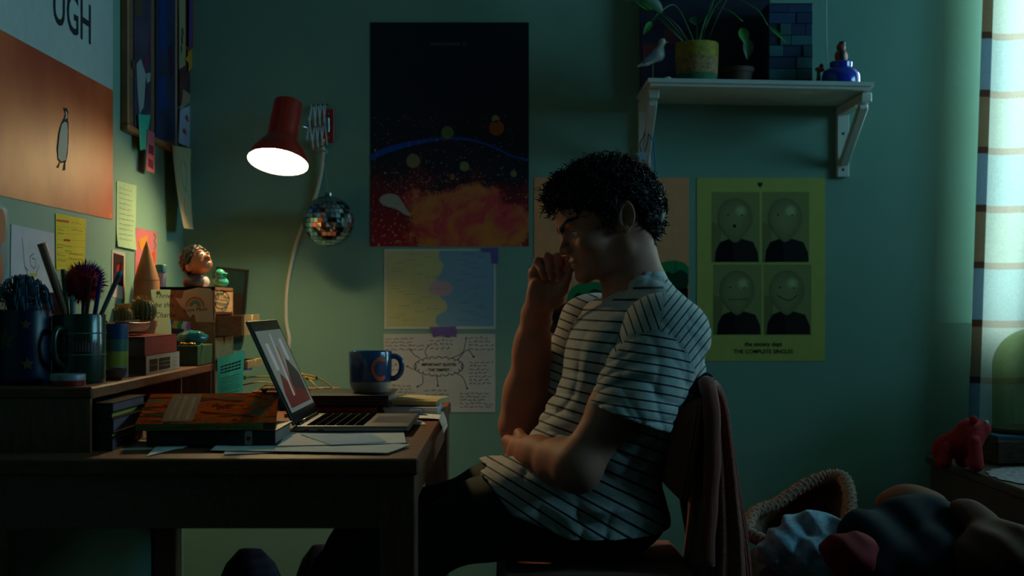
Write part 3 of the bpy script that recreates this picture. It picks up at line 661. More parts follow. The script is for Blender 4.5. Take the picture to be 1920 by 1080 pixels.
# cacti in terracotta pots
TER = mat('terracotta', (170, 100, 66), .7, var=.12)
def cactus(px, py, Y, r, nm, label):
    c = P(px, py, Y); pt = thing('cactus', label, 'cactus', (c[0], c[1], HZ))
    hgt = c[2]-HZ-r*.72
    build('pot', G().lathe([(r*.72, 0), (r*.98, hgt-.014), (r*1.1, hgt-.014), (r*1.12, hgt), (r*.98, hgt), (r*.9, hgt-.006), (0, hgt-.006)], (c[0], c[1], HZ), 28), TER, pt, 'auto')
    g = G(); nr_ = 18; v = []; f = []; NV = 14
    for i in range(NV+1):
        a = pi*i/NV
        for j in range(nr_*4):
            q = 2*pi*j/(nr_*4); rr = r*(1+.05*cos(nr_*q))*sin(a)**.9 if 0 < i < NV else 0
            v.append(c+np.array((rr*cos(q), rr*sin(q), r*1.02*cos(a))))
    n4 = nr_*4; f = [(i*n4+j, (i+1)*n4+j, (i+1)*n4+(j+1) % n4, i*n4+(j+1) % n4) for i in range(NV) for j in range(n4)]
    build('cactus_body', G().add(v, f), mat('cactus_green', (70, 84, 44), .6, var=.2), pt, True)
    g = G(); R_ = random.Random(nm)
    for i in range(2, NV):
        for j in range(nr_):
            q = 2*pi*j/nr_; a = pi*i/NV-.1; d = np.array((sin(a)*cos(q), sin(a)*sin(q), cos(a))); b = c+d*r*1.03
            for k in range(4):
                dd = d+np.array((R_.uniform(-.7, .7), R_.uniform(-.7, .7), R_.uniform(-.5, .7))); u = np.cross(dd, (0, 0, 1)); u /= np.linalg.norm(u)+1e-9
                g.add([b-u*.0008, b+u*.0008, b+dd*r*.30], [(0, 1, 2)])
    stuff(build('spines', g, mat('cactus_spines', (176, 134, 66), .6), pt))
cactus(269, 584, 2.96, .0265, 1, 'larger round spiny cactus in a terracotta pot beside the cone')
cactus(232, 592, 2.90, .0180, 2, 'smaller round cactus left of the larger one on the desk shelf')
# orange box behind the cacti
one('orange_box', G().box((-.85, 3.02, HZ), (-.812, 3.10, HZ+.135), .002), mat('orange_card', (196, 116, 44), .55), 'upright orange card box behind the smaller cactus', 'box')
# card rocket cone
cc_ = P(275, 452, 3.112); RK = mat('card_brown', (172, 112, 66), .7, var=.12, scale=10, bump=.2)
rk = thing('card_cone', 'tall brown cardboard cone on a tube standing against the left wall', 'cone', (cc_[0], cc_[1], HZ)); zs = P(275, 526, 3.112)[2]; rs = 23.5/835
build('cone', G().lathe([(.0005, cc_[2]-HZ), (.006, cc_[2]-HZ-.014), (rs, zs-HZ+.001), (rs*.98, zs-HZ)], (cc_[0], cc_[1], HZ), 40), RK, rk, 'auto')
build('tube', G().lathe([(rs*1.12, 0), (rs*1.02, zs-HZ-.003), (rs*.97, zs-HZ)], (cc_[0], cc_[1], HZ), 40), RK, rk, 'auto')
# small tube of glue
gx = (302-PX)*3.2/F; gl = thing('glue_tube', 'small white tube with blue-green cap on the drawer chest', 'tube', (gx, 3.2, CZ1))
build('tube_body', G().lathe([(.011, 0), (.011, .032), (.009, .034)], (gx, 3.2, CZ1), 24), mat('tube_lilac', (160, 150, 170), .4), gl, 'auto'); build('cap', G().lathe([(.0125, .034), (.0125, .050), (.011, .052)], (gx, 3.2, CZ1), 24), mat('cap_teal', (44, 110, 120), .4), gl, 'auto')
build('cap_tab', G().ball((gx-.013, 3.195, CZ1+.044), .006, 12, 8), mat('cap_blue', (40, 60, 170), .4), gl, True)
# zigzag picture frame
fx = -.7465; fr = thing('framed_photo', 'small photo frame with multicoloured zigzag border beside the cacti', 'photo frame', (fx, 3.115, HZ))
up = np.array((0, .25, .968)); n_ = np.array((.30, -.92, .24)); n_ /= np.linalg.norm(n_); u_ = np.cross(up, n_); u_ /= np.linalg.norm(u_); u_ = -u_ if u_[0] < 0 else u_; up = np.cross(n_, u_); up = up if up[2] > 0 else -up
o_ = np.array((fx, 3.115, HZ+.0015))-u_*.030
S = Sheet(o_, u_, up, n_).body('frame_board', .060, .096, mat('frame_cream', (206, 200, 190), .6), fr, th=.006)
S.obj.name = 'frame_board'; cols = [(196, 60, 60), (40, 110, 170), (206, 150, 50), (60, 130, 90), (200, 190, 180), (180, 100, 150)]
for k in range(6):
    pl = []
    for j in range(4):
        y0 = .024*j; x0 = .010*k
        for (a, b) in ((0, .012), (.012, .024)):
            s_ = .004 if a == 0 else 0.; e_ = .0 if a == 0 else .004
            pl.append([(x0+s_, y0+a), (min(.06, x0+.010+s_), y0+a), (min(.06, x0+.010+e_), y0+b), (x0+e_, y0+b)])
    S.put('zigzag_stripe', pl, cols[k], 1)
S.put('photo', [rect(.014, .016, .046, .078)], (56, 48, 66), 3)
build('easel_back', G().prism([o_+u_*.01-n_*.001, o_+u_*.05-n_*.001, o_+u_*.03+up*.07-n_*.001], -n_*.003), CK, fr)
# green box with teal stone
one('green_box', G().box((-.714, 3.0, HZ), (-.668, 3.150, HZ+.044), .0015), mat('box_green', (44, 84, 52), .5, var=.25, scale=25), 'dark green patterned box at the far end of the desk shelf', 'box')
rc = np.array((-.692, 3.05, 0)); rc[2] = HZ+.044+.0155
vv = G().ball((0, 0, 0), 1., 28, 18); q = vv.verts(); q = np.array([p_*(1+.16*mnoise.noise(Vector(p_*2.2))+.06*mnoise.noise(Vector(p_*7))) for p_ in q])*np.array((.034, .022, .0165)); q[:, 2] = np.maximum(q[:, 2], -.0155)
one('teal_stone', (q+rc, vv.f), mat('stone_teal', (30, 132, 136), .18, var=.5, scale=60, coat=.6), 'glossy teal stone lying on the green box', 'stone', smooth=True)
g = G(); R_ = random.Random(1)
for k in range(46):
    a = k*.31; g.ball((-.694+.016*cos(a)*(1-.008*k), 3.014+.006*sin(a*1.3), HZ+.044+.0022+.002*abs(sin(a*2))), .0022, 8, 6)
one('gold_chain', g, mat('gold', (212, 160, 70), .25, 1., var=0), 'little gold bead chain at the foot of the teal stone', 'chain', smooth=True)
# boy bust figurine and duck on the chest
fc = P(370, 492, 3.25); fb = (P(369, 535, 3.25)[0], 3.25, CZ1)
fg = thing('bust_figurine', 'painted bust figurine of a smiling dark-haired boy on the drawer chest', 'figurine', fb)
SKF = mat('figurine_skin', (196, 124, 80), .3, var=.06, coat=.3); HRF = mat('figurine_hair', (26, 20, 22), .5, var=.2); SUF = mat('figurine_suit', (70, 66, 70), .4); WHF = mat('figurine_white', (226, 222, 214), .3, var=0)
hf = np.array((.78, -.50, .36)); hf /= np.linalg.norm(hf); hu = np.array((-.35, .0, 1.)); hu -= hf*np.dot(hu, hf); hu /= np.linalg.norm(hu); hl = np.cross(hu, hf)
def hp_(a, b, c): return fc+hf*a+hl*b+hu*c
Rm = np.array([hf, hl, hu]).T
def fhead(p):
    x, y, z_ = p[0]-fc[0], p[1]-fc[1], p[2]-fc[2]; q = [x*R[0]+y*R[1]+z_*R[2] for R in (hf, hl, hu)]
    d = ell(q, (0, 0, 0), (.031, .029, .033)); d = smin(d, ell(q, (.016, 0, -.012), (.018, .021, .017)), .008); d = smin(d, sph(q, (.035, 0, -.002), .0065), .006)
    for s_ in (-1, 1): d = smin(d, ell(q, (-.004, s_*.030, -.006), (.008, .006, .011)), .003)
    return d
v, f = nets(fhead, fc-.055, fc+.055, .002); build('head', (v, f), SKF, fg, True)
def fhair(p):
    x, y, z_ = p[0]-fc[0], p[1]-fc[1], p[2]-fc[2]; q = [x*R[0]+y*R[1]+z_*R[2] for R in (hf, hl, hu)]
    d = ell(q, (-.005, 0, .005), (.0365, .035, .039))+.003*np.sin(q[0]*330)*np.sin(q[1]*300+1)*np.sin(q[2]*320)
    return smax(d, (q[0]*.9-q[2]*.75-.002)*.85, .004)
v, f = nets(fhair, fc-.06, fc+.06, .002); build('hair', (v, f), HRF, fg, True)
for s_ in (-1, 1):
    e = build('eye', G().ball(hp_(.0278, s_*.0115, .008), .0054, 14, 10), WHF, fg, True)
    build('pupil', G().ball(hp_(.0325, s_*.0105, .0085), .0026, 10, 8), mat('pupil_dark', (24, 26, 60), .3, var=0), e, True)
    build('eyebrow', G().tube(spline([hp_(.0285, s_*.006, .0165), hp_(.0275, s_*.012, .019), hp_(.023, s_*.019, .016)], 4), .0018, 6), HRF, fg, True)
build('mouth', G().ball(hp_(.0315, .0, -.0135), (.004, .004, .0075), 14, 10, R=np.array([hf, hu, hl]).T), WHF, fg, True)
def fbody(p):
    b = np.array(fb); d = ell(p, b+np.array((0, 0, .012)), (.032, .034, .021)); d = smin(d, caps(p, b+np.array((0, 0, .02)), b+np.array((0, 0, .035)), .012, .011), .008)
    return smax(d, -(p[2]-b[2]-.0004), .001)
v, f = nets(fbody, np.array(fb)-(.05, .05, .006), np.array(fb)+(.05, .05, .06), .002); build('bust', (v, f), SUF, fg, True)
def fshirt(p):
    b = np.array(fb); d = ell(p, b+np.array((0, 0, .012)), (.0332, .0345, .0222)); e = ell(p, b+np.array((.026, -.016, .016)), (.016, .009, .026)); return smax(smax(d, e, .001), -(p[2]-b[2]-.0006), .001)
v, f = nets(fshirt, np.array(fb)-(.05, .05, .006), np.array(fb)+(.05, .05, .06), .0016); build('shirt_front', (v, f), WHF, fg, True)
dk = P(416, 528, 3.235); dk = np.array((-.682, 3.315, CZ1)); DKM = mat('duck_teal', (64, 186, 160), .22, var=.05, coat=.4)
du = thing('rubber_duck', 'small mint-green rubber duck on the corner of the drawer chest', 'rubber duck', dk)
def fduck(p):
    d = ell(p, dk+np.array((-.001, 0, .0125)), (.0185, .016, .0135)); d = smin(d, sph(p, dk+np.array((-.003, -.002, .0325)), .0125), .004); d = smin(d, sph(p, dk+np.array((-.017, .002, .018)), .005), .006)
    return smax(d, -(p[2]-dk[2]-.0004), .001)
v, f = nets(fduck, dk-(.03, .03, .006), dk+(.03, .03, .06), .0015); build('duck_body', (v, f), DKM, du, True)
build('beak', G().ball(dk+np.array((.010, -.006, .0335)), (.007, .006, .0022), 14, 8), DKM, du, True); build('beak', G().ball(dk+np.array((.009, -.006, .0300)), (.006, .005, .0020), 14, 8), DKM, du, True)
# torn paper with rainbow and the pinned note on the chest
S = Sheet((CX0, CY0-.0004, DZ), (1, 0, 0), (0, 0, 1), (0, -1, 0))
def cxz(px, py): p = P(px, py, CY0); return (p[0]-CX0, p[2]-DZ)
out = [cxz(*q) for q in ((328, 558), (341, 560), (345, 545), (358, 542), (372, 539), (395, 541), (399, 548), (400, 600), (404, 604), (368, 604), (364, 588), (356, 596), (346, 580), (338, 573))]
S.body('torn_paper', 1, 1, paper((206, 172, 136)), None, 'torn brown paper with a rainbow drawing stuck on the drawer chest', 'paper', outline=out)
cx_, cz_ = cxz(366, 574)
for k, c_ in enumerate(((200, 90, 70), (206, 160, 90), (110, 150, 120), (96, 130, 140))):
    r0 = .0215-.004*k; S.put('rainbow_band', [[(cx_+r0*cos(a), cz_+r0*sin(a)) for a in np.linspace(-.1, pi+.1, 20)]+[(cx_+(r0-.0035)*cos(a), cz_+(r0-.0035)*sin(a)) for a in np.linspace(pi+.1, -.1, 20)]], c_, 1+k*.2)
x_, z_ = cxz(345, 585); S.text('Love Mum', x_, z_, .0125, (58, 40, 34), 2, shear=.2, rot=.06)
CYN = 3.020
def cxz(px, py): p = P(px, py, CYN); return (p[0]-CX0, p[2]-DZ)
S = Sheet((CX0, CYN, DZ), (1, 0, 0), (0, 0, 1), (0, -1, 0))
out = [cxz(*q) for q in ((283, 543), (320, 543), (318, 560), (318, 590), (321, 612), (322, 683), (290, 683), (286, 580))]
S.body('pinned_note', 1, 1, translucent_paper('note_mint', (224, 240, 226), .6), None, 'pale green handwritten note standing in front of the cardboard cone', 'note', outline=out)
for tx, (a, b) in (('Thrive', (290, 559)), ('be this', (290, 576)), ('Charlie', (290, 595))):
    x_, z_ = cxz(a, b); S.text(tx, x_, z_, .0155, (52, 56, 56), 2, shear=.25)
pn = P(297, 549, CYN-.001); build('drawing_pin', G().lathe([(.0045, 0), (.004, .003), (.0025, .004), (.003, .008)], pn, 16, (0, -1, 0)), mat('pin_yellow', (190, 160, 60), .4), S.obj, 'auto')
# bead bracelet hanging on the top drawer front
def bp_(px, py):
    Y = CX1*F/(px-PX); return np.array((CX1+.003, Y, ZC-(py-PY)*Y/F))
ring = [bp_(*q) for q in ((404, 548), (411, 544), (420, 546), (426, 556), (427, 566), (422, 574), (414, 579), (405, 577), (401.5, 568), (407, 558))]
br = thing('bracelet', 'dark blue cord and bead bracelet hanging on the top drawer of the chest', 'bracelet', bp_(414, 579))
build('cord', G().tube(spline(ring+[ring[0]], 4), .0011, 6), mat('cord_navy', (34, 34, 84), .5), br, True)
build('cord', G().tube(spline([bp_(404, 560), bp_(414, 563), bp_(426, 565)], 4), .0009, 6), MATS['cord_navy'], br, True)
for q in ((420, 547), (426, 558), (425, 570), (420, 576), (414, 579)): build('bead', G().ball(bp_(*q), .0024, 10, 8), mat('bead_blue', (40, 34, 60), .3), br, True)
# teal leaflet leaning by the chest
def lf(u, v):
    x = -.632+.052*u; y = 3.03+.020*v+.012*sin(pi*u); z = DZ+.004+(.117+.018*u)*v; return np.array((x+.004*v*(2*u-1), y, z))
lo_ = one('leaflet', G().grid(lf, 10, 10), translucent_paper('leaflet_teal', (70, 196, 206)), 'bright teal leaflet standing upright between the desk shelf and laptop', 'leaflet')
R_ = random.Random(3); g = G(); g2 = G()
for k in range(3):
    for j in range(6):
        u0 = .1+.13*j; v0 = .80-.055*k+.02*u0
        if u0+.1 < .9: g.add([lf(a, b)-np.array((0, .0006, 0)) for a, b in ((u0, v0), (u0+.11, v0+.008), (u0+.11, v0+.036), (u0, v0+.028))], [(0, 1, 2, 3)])
for k in range(9):
    v0 = .60-.035*k; g2.add([lf(a, b)-np.array((0, .0006, 0)) for a, b in ((.1, v0), (.85-.2*R_.random(), v0+.02), (.85, v0+.028), (.1, v0+.008))], [(0, 1, 2, 3)])
build('lettering', g, ink((70, 70, 130)), lo_); build('small_print', g2, ink((24, 100, 98)), lo_)
# things behind the laptop: brown tray, yellow fairy-light wire, dark trinkets
tb = thing('wooden_tray', 'low dark wooden tray behind the laptop, tangled wire in it', 'tray', (-.50, 3.285, DZ))
tx0, tx1, ty0, ty1, tz1 = -.59, -.40, 3.21, 3.37, DZ+.038
for a, b in (((tx0, ty0), (tx1, ty0+.008)), ((tx0, ty1-.008), (tx1, ty1)), ((tx0, ty0+.008), (tx0+.008, ty1-.008)), ((tx1-.008, ty0+.008), (tx1, ty1-.008))): build('tray_side', G().box((a[0], a[1], DZ), (b[0], b[1], tz1), .001), WD2, tb)
build('tray_bottom', G().box((tx0+.008, ty0+.008, DZ), (tx1-.008, ty1-.008, DZ+.005)), WD2, tb)
def fw(pts, Y=3.285, w=.03):
    R_ = random.Random(len(pts)); return spline([P(q[0], q[1], Y+R_.uniform(-w, w)) for q in pts], 7)
WIRES = [fw([(432, 714), (470, 707), (510, 706), (545, 702), (580, 704), (610, 716), (632, 738), (640, 752)]),
         fw([(520, 688), (545, 692), (565, 700), (590, 722), (600, 745), (585, 758), (555, 757), (540, 742), (548, 720), (572, 708), (592, 712)]),
         fw([(535, 760), (560, 756), (590, 748), (612, 736), (598, 728), (565, 735), (545, 748), (530, 752)]),
         fw([(455, 722), (490, 716), (530, 722), (560, 735), (590, 752), (570, 762), (540, 758)]),
         fw([(440, 735), (462, 742), (480, 734), (500, 722), (528, 728), (545, 745)]),
         fw([(545, 704), (552, 725), (556, 745), (560, 760)], w=.01)]
fl = thing('fairy_light_wire', 'tangle of yellow fairy-light wire spilling out behind the laptop', 'fairy lights', (-.45, 3.29, DZ))
for q in WIRES: build('wire', G().tube(q, .0019, 6), mat('wire_yellow', (206, 168, 66), .45), fl, True)
for k in range(12): build('bulb', G().ball(WIRES[k % 5][5+(k*7) % (len(WIRES[k % 5])-6)], (.0035, .0035, .0055), 10, 8), mat('bulb_green', (70, 120, 96), .3), fl, True)
for k, (x_, y_, lb) in enumerate(((-.545, 3.12, 'dark bottle-shaped trinket beside the teal leaflet'), (-.505, 3.13, 'dark trinket standing left of the laptop lid'))):
    one('trinket_bottle', G().lathe([(.011, 0), (.013, .004), (.013, .022), (.006, .032), (.006, .044), (.008, .046), (.008, .05)], (x_, y_, DZ), 20), mat('trinket_dark', (26, 40, 44), .3), lb, 'bottle', smooth='auto')
one('blue_clip', G().box((-.533, 3.10, DZ), (-.513, 3.112, DZ+.018), .003), mat('clip_sky', (60, 140, 190), .35), 'bright blue plastic clip between the two dark trinkets', 'clip')
# things on the floor under the desk
def bag(c, r, hgt, seed):
    v = []; n = 28; m = 14
    for i in range(m+1):
        t_ = i/m; rr = r*(.9+.2*sin(pi*t_))*(1 if t_ < .9 else 1-.6*(t_-.9)/.1)
        for j in range(n): a = 2*pi*j/n; k = 1+.05*sin(3*a+seed)+.03*sin(7*a+5*t_); v.append((c[0]+rr*k*cos(a), c[1]+rr*k*sin(a)*.8, c[2]+hgt*t_))
    f = [(i*n+j, i*n+(j+1) % n, (i+1)*n+(j+1) % n, (i+1)*n+j) for i in range(m) for j in range(n)]+[tuple(range(n))[::-1], tuple(m*n+j for j in range(n))]
    return G().add(v, f)
one('fabric_bag', bag((-.565, 3.05, 0), .068, .44, 1), mat('bag_stripe', (70, 64, 90), .8, var=.5, scale=12, stretch=(1, 1, 10)), 'dark striped fabric bag under the desk', 'bag', smooth=True)
one('pink_bag', bag((-.415, 3.10, 0), .056, .44, 2), mat('bag_pink', (150, 90, 96), .7, var=.2), 'dusty pink bag under the desk beside the striped one', 'bag', smooth=True)
one('yellow_tube', G().tube([(-.315, 3.14, .0), (-.322, 3.14, .25), (-.340, 3.14, .455)], .016, 16), mat('tube_mustard', (170, 128, 50), .6), 'mustard cardboard tube leaning under the desk', 'tube', smooth='auto')

# ================================================================== left wall: posters, notes, pinboard
def LSheet(off=.0005, bend=None): return Sheet((XL+off, 0, 0), (0, 1, 0), (0, 0, 1), (1, 0, 0), bend)
def lw(pts): return [LW(*q) for q in pts]
def orange_print():
    m = mat('poster_orange', (196, 84, 34), .5, var=0); nt = m.node_tree; b = nt.nodes['Principled BSDF']; tc = nd(nt, 'ShaderNodeTexCoord')
    n = nd(nt, 'ShaderNodeTexNoise', i_Scale=5., i_Detail=3.); nt.links.new(tc.outputs['Object'], n.inputs['Vector']); r = nd(nt, 'ShaderNodeValToRGB')
    r.color_ramp.elements[0].position = .35; r.color_ramp.elements[0].color = lin((176, 54, 20))+(1,); r.color_ramp.elements[1].position = .65; r.color_ramp.elements[1].color = lin((206, 88, 34))+(1,)
    nt.links.new(n.outputs['Fac'], r.inputs[0]); nt.links.new(r.outputs[0], b.inputs['Base Color']); return m
PY0, PY1, PZ0 = 2.215, 3.013, 1.163
S = Sheet((XL+.0005, PY0, PZ0), (0, 1, 0), (0, 0, 1), (1, 0, 0)); PWd = PY1-PY0
S.body('penguin_poster', PWd, .842, paper((176, 184, 184)), None, 'large orange and white poster with a penguin emblem on the left wall', 'poster')
S.put('colour_band', [rect(0, 0, PWd, .281)], None, 1, orange_print()); S.put('colour_band', [rect(0, .561, PWd, .842)], None, 1, MATS['poster_orange'])
S.text('UGH', .645, .351, .115, (44, 48, 50), 2, align='RIGHT', bold=.01)
def pg(pts): return [(LW(*q)[0]-PY0, LW(*q)[1]-PZ0) for q in pts]
DKP = (44, 38, 36); WHP = (196, 186, 170)
S.put('penguin_body', [pg([(118, 202), (124, 203), (126.5, 210), (125, 218), (127, 232), (127, 262), (125, 290), (122, 304), (112, 306), (106, 300), (104, 280), (107, 250), (112, 232), (117, 222), (120, 214), (117, 206)])], DKP, 2)
S.put('penguin_belly', [pg([(119, 228), (124, 230), (125.2, 245), (124.5, 275), (121.5, 300), (113, 303), (107.5, 297), (107, 280), (110, 250), (114, 233)])], WHP, 3)
S.put('penguin_face', [pg([(121, 208), (124, 211), (124, 221), (120, 224), (122, 216)])], WHP, 3)
S.put('penguin_beak', [pg([(115, 201), (121, 203), (119, 207)])], DKP, 3)
S.put('penguin_foot', [pg([(109, 304), (111, 304), (108, 315), (103, 314)]), pg([(118, 304), (121, 303), (121, 319), (115, 320)])], DKP, 2)
S.put('corner_print', [pg([(205, 400), (208, 402), (208, 408), (205, 407)])], (206, 150, 90), 2)
# small papers
def note(name, label, cat, px, m, off=.0006, bend=None, group='papers pinned to the left wall'):
    S = LSheet(off, bend); pts = lw(px); y0 = min(p[0] for p in pts); z0 = min(p[1] for p in pts); S.o = S.o+np.array((0, y0, z0)); pts = [(a-y0, b-z0) for a, b in pts]
    S.q = lambda px_: [(LW(*q)[0]-y0, LW(*q)[1]-z0) for q in px_]
    if bend and len(pts) == 4:
        a, b, c, d = (np.array(q) for q in pts); g = G()
        def fn(u, v): q = (a*(1-u)+b*u)*(1-v)+(d*(1-u)+c*u)*v; return S.pt(q[0], q[1])
        g.grid(fn, 8, 10, S.n*.0007); S.th = .0007; S.obj = build(name, g, m); tag(S.obj, label, cat, group)
    else: S.body(name, 1, 1, m, None, label, cat, outline=pts, group=group, th=.0007)
    S.W = max(p[0] for p in pts); S.H = max(p[1] for p in pts); return S
S = note('art_print', 'teal print with pink splashes at the far left edge of the wall', 'print', [(-40, 560), (12, 540), (13, 392), (-40, 372)], mat('print_teal', (40, 120, 140), .5, var=.6, scale=22))
S.put('pink_splash', [circ(S.W-.03, S.H-.04, .02, .03), circ(S.W-.05, .05, .03, .03)], (190, 120, 90), 1)
S = note('sketch_paper', 'white pencil drawing of a figure below the penguin poster', 'drawing', [(18, 560), (101, 550), (100, 437), (20, 420)], paper((186, 188, 200)))
S.lines('pencil_line', [S.q([(40, 446), (43, 480), (45, 500), (52, 508)]), S.q([(62, 475), (54, 482), (56, 497), (62, 504), (66, 498), (64, 486), (58, 484)]), S.q([(45, 500), (52, 520), (58, 530)]), S.q([(72, 497), (68, 508), (66, 518)])], .0022, (104, 110, 126), 1)
S.put('yellow_patch', [S.q([(53, 512), (68, 513), (62, 526)])], (186, 168, 60), 1)
S = note('yellow_note', 'bright yellow lined note with red highlights beside the white drawing', 'note', [(104, 506), (157, 510), (160, 411), (103, 400)], paper((212, 190, 50)), .0008)
for k in range(7): y_ = 425+12*k; S.lines('ruled_line', [S.q([(105, y_), (158, y_+3)])], .0006, (170, 150, 60), 1)
S.put('red_highlight', [S.q([(104, 411), (128, 414), (128, 418), (104, 415)]), S.q([(118, 448), (130, 449), (130, 453), (118, 452)])], (196, 80, 40), 1)
for (a, b, c, d, sd) in ((106, 440, 118, 428, 1), (132, 436, 156, 414, 2), (106, 466, 120, 456, 3), (120, 474, 134, 458, 4), (106, 492, 122, 474, 5), (128, 488, 156, 474, 6)):
    q = S.q([(a, b), (c, d)]); S.scribble(q[0][0], q[0][1], q[1][0]-q[0][0], q[1][1]-q[0][1], 2, (96, 90, 40), .001, seed=sd)
S = note('green_note', 'long pale green handwritten note right of the penguin poster', 'note', [(217, 462), (252, 469), (255, 348), (218, 339)], paper((168, 200, 160)), .0008, bend=lambda x, y: .004*max(0, 1-y/.05)**2 if y < .05 else 0.)
q = S.q([(222, 455), (252, 352)]); S.scribble(q[0][0], q[0][1]+.004, (q[1][0]-q[0][0])*.95, q[1][1]-q[0][1]-.008, 11, (110, 136, 106), .0011, seed=9)
S = note('polaroid', 'small white-bordered instant photo, dark red inside, by the cone', 'photo', [(208, 556), (233, 562), (234, 474), (209, 468)], paper((196, 186, 178)))
S.put('photo_image', [S.q([(210.5, 531), (230, 538), (231, 480), (211.5, 474)])], (44, 16, 20), 1); S.put('photo_highlight', [circ(S.W*.55, S.H*.62, S.W*.22, S.H*.1), circ(S.W*.6, S.H*.42, S.W*.14, S.H*.06)], (150, 30, 28), 2)
S = note('pink_print', 'pink and orange art print on the wall behind the cardboard cone', 'print', [(251, 560), (291, 556), (294, 435), (254, 427)], paper((196, 110, 120)))
S.put('orange_shape', [S.q([(254, 500), (275, 480), (290, 470), (288, 540), (253, 545)])], (196, 84, 44), 1); S.put('yellow_shape', [S.q([(258, 450), (276, 440), (274, 462), (262, 470)])], (206, 140, 60), 2)
S.lines('green_swirl', [S.q([(286, 438), (291, 444), (287, 452), (291, 460), (287, 468)])], .004, (60, 130, 116), 2)
# pinboard
BY0, BY1, BZ0, BZ1 = 3.075, 3.535, 1.366, 2.02
pb = thing('pinboard', 'wood-framed cork pinboard on the left wall above the desk corner', 'pinboard', (XL, (BY0+BY1)/2, BZ0))
build('cork', G().box((XL+.001, BY0+.012, BZ0+.012), (XL+.012, BY1-.012, BZ1-.012)), mat('cork', (120, 84, 56), .8, var=.3, scale=80), pb)
for a, b in (((BY0, BZ0), (BY1, BZ0+.014)), ((BY0, BZ1-.014), (BY1, BZ1)), ((BY0, BZ0+.014), (BY0+.014, BZ1-.014)), ((BY1-.014, BZ0+.014), (BY1, BZ1-.014))): build('frame_bar', G().box((XL+.0005, a[0], a[1]), (XL+.018, b[0], b[1]), .002), mat('pinboard_wood', (150, 98, 56), .5, var=.2), pb)
def pin(name, label, cat, pts, m, off, bend=None):     # pts given as (fraction along board, z)
    S = LSheet(off, bend); S.body(name, 1, 1, m, None, label, cat, outline=pts, group='things pinned to the pinboard', th=.0008); return S
def yz(px, py): return LW(px, py)
S = pin('collage', 'dark purple and white photo collage at the left of the pinboard', 'collage', [yz(240, 236), yz(272, 246), (yz(272, 246)[0], 1.83), (yz(240, 236)[0], 1.83)], mat('collage_print', (64, 50, 76), .6, var=.7, scale=16), .0135)
S.put('white_figure', [[yz(244, 120), yz(252, 110), yz(262, 140), yz(258, 200), yz(250, 215), yz(246, 170)], [yz(262, 138), yz(271, 136), yz(270, 152), yz(264, 156)]], (150, 156, 156), 1)
S.put('brown_shape', [[(yz(243, 80)[0], 1.64), (yz(254, 80)[0], 1.64), (yz(254, 80)[0], 1.79), (yz(243, 80)[0], 1.79)], circ(*yz(238, 120), .012)], (96, 70, 50), 1)
S.put('magenta_streak', [[yz(258, 105), yz(262, 102), yz(264, 130), yz(260, 128)], [yz(269, 70), yz(271, 68), yz(271, 120), yz(269, 118)]], (120, 40, 80), 2)
S = pin('blue_print', 'tall dark blue and purple art print in the middle of the pinboard', 'print', [yz(280, 258), yz(322, 268), (yz(322, 268)[0], 1.88), (yz(280, 258)[0], 1.88)], mat('print_navy', (30, 38, 76), .55, var=.5, scale=9), .0145)
S.put('blue_patch', [[yz(284, 150), yz(298, 140), yz(300, 200), yz(286, 210)], [(yz(288, 60)[0], 1.60), (yz(300, 60)[0], 1.60), (yz(300, 60)[0], 1.80), (yz(288, 60)[0], 1.80)]], (28, 54, 112), 1); S.put('plum_patch', [[yz(303, 90), yz(312, 78), yz(316, 140), yz(306, 150)]], (64, 34, 60), 1)
S.scribble(yz(285, 250)[0], yz(285, 250)[1]-.003, .16, .03, 3, (60, 64, 110), .0012, seed=5)
S = pin('white_card', 'white card with small red birds at the right end of the pinboard', 'card', [yz(323, 268), yz(344, 277), yz(347, 198), yz(326, 205)], paper((160, 166, 190)), .0155)
S.put('red_bird', [[yz(337, 214), yz(341, 218), yz(342, 230), yz(338, 226), yz(335, 222)], [yz(332, 240), yz(337, 244), yz(338, 254), yz(333, 250), yz(330, 247)]], (160, 50, 50), 1)
S = pin('patterned_card', 'dark red patterned card with cream triangle right of the blue print', 'card', [yz(324, 195), yz(352, 186), yz(354, 130), (yz(350, 100)[0], 1.76), (yz(324, 100)[0], 1.76)], mat('card_red', (84, 34, 44), .6, var=.6, scale=30), .0165)
S.put('cream_triangle', [[yz(331, 167), yz(352, 183), yz(326, 208)]], (150, 126, 100), 1)
S = pin('cream_strip', 'cream dotted paper strip pinned beside the yellow star', 'card', [yz(322, 130), yz(334, 122), (yz(334, 60)[0], 1.80), (yz(322, 60)[0], 1.80)], paper((160, 140, 104)), .0185)
S.put('dark_heart', [circ(*yz(327, 75), .010, .012), circ(*yz(326, 92), .008, .011), circ(*yz(328, 60), .010, .012)], (50, 44, 44), 1)
sc_ = yz(343, 112); S = pin('paper_star', 'crumpled mustard-yellow paper star pinned at the right of the pinboard', 'star', [(sc_[0]+(.052 if k % 2 == 0 else .026)*1.3*cos(pi/2+2*pi*k/14), sc_[1]+(.042 if k % 2 == 0 else .024)*sin(pi/2+2*pi*k/14)) for k in range(14)], paper((190, 130, 40)), .021)
S = pin('rosette_ribbon', 'red and blue ribbon hanging above the yellow paper star', 'ribbon', [yz(336, 98), yz(345, 88), (yz(350, 60)[0], 1.84), (yz(338, 60)[0], 1.84)], mat('ribbon_red', (140, 34, 40), .5, var=.2), .024); S.put('blue_stripe', [[yz(338, 90), yz(341, 86), (yz(342, 60)[0], 1.83), (yz(339, 60)[0], 1.83)]], (40, 70, 170), 1)
S = note('bookmark', 'turquoise paper bookmark hanging off the pinboard edge', 'bookmark', [(247, 282), (258, 279), (266, 216), (243, 214)], paper((64, 176, 150)), .019, group='papers pinned to the left wall')
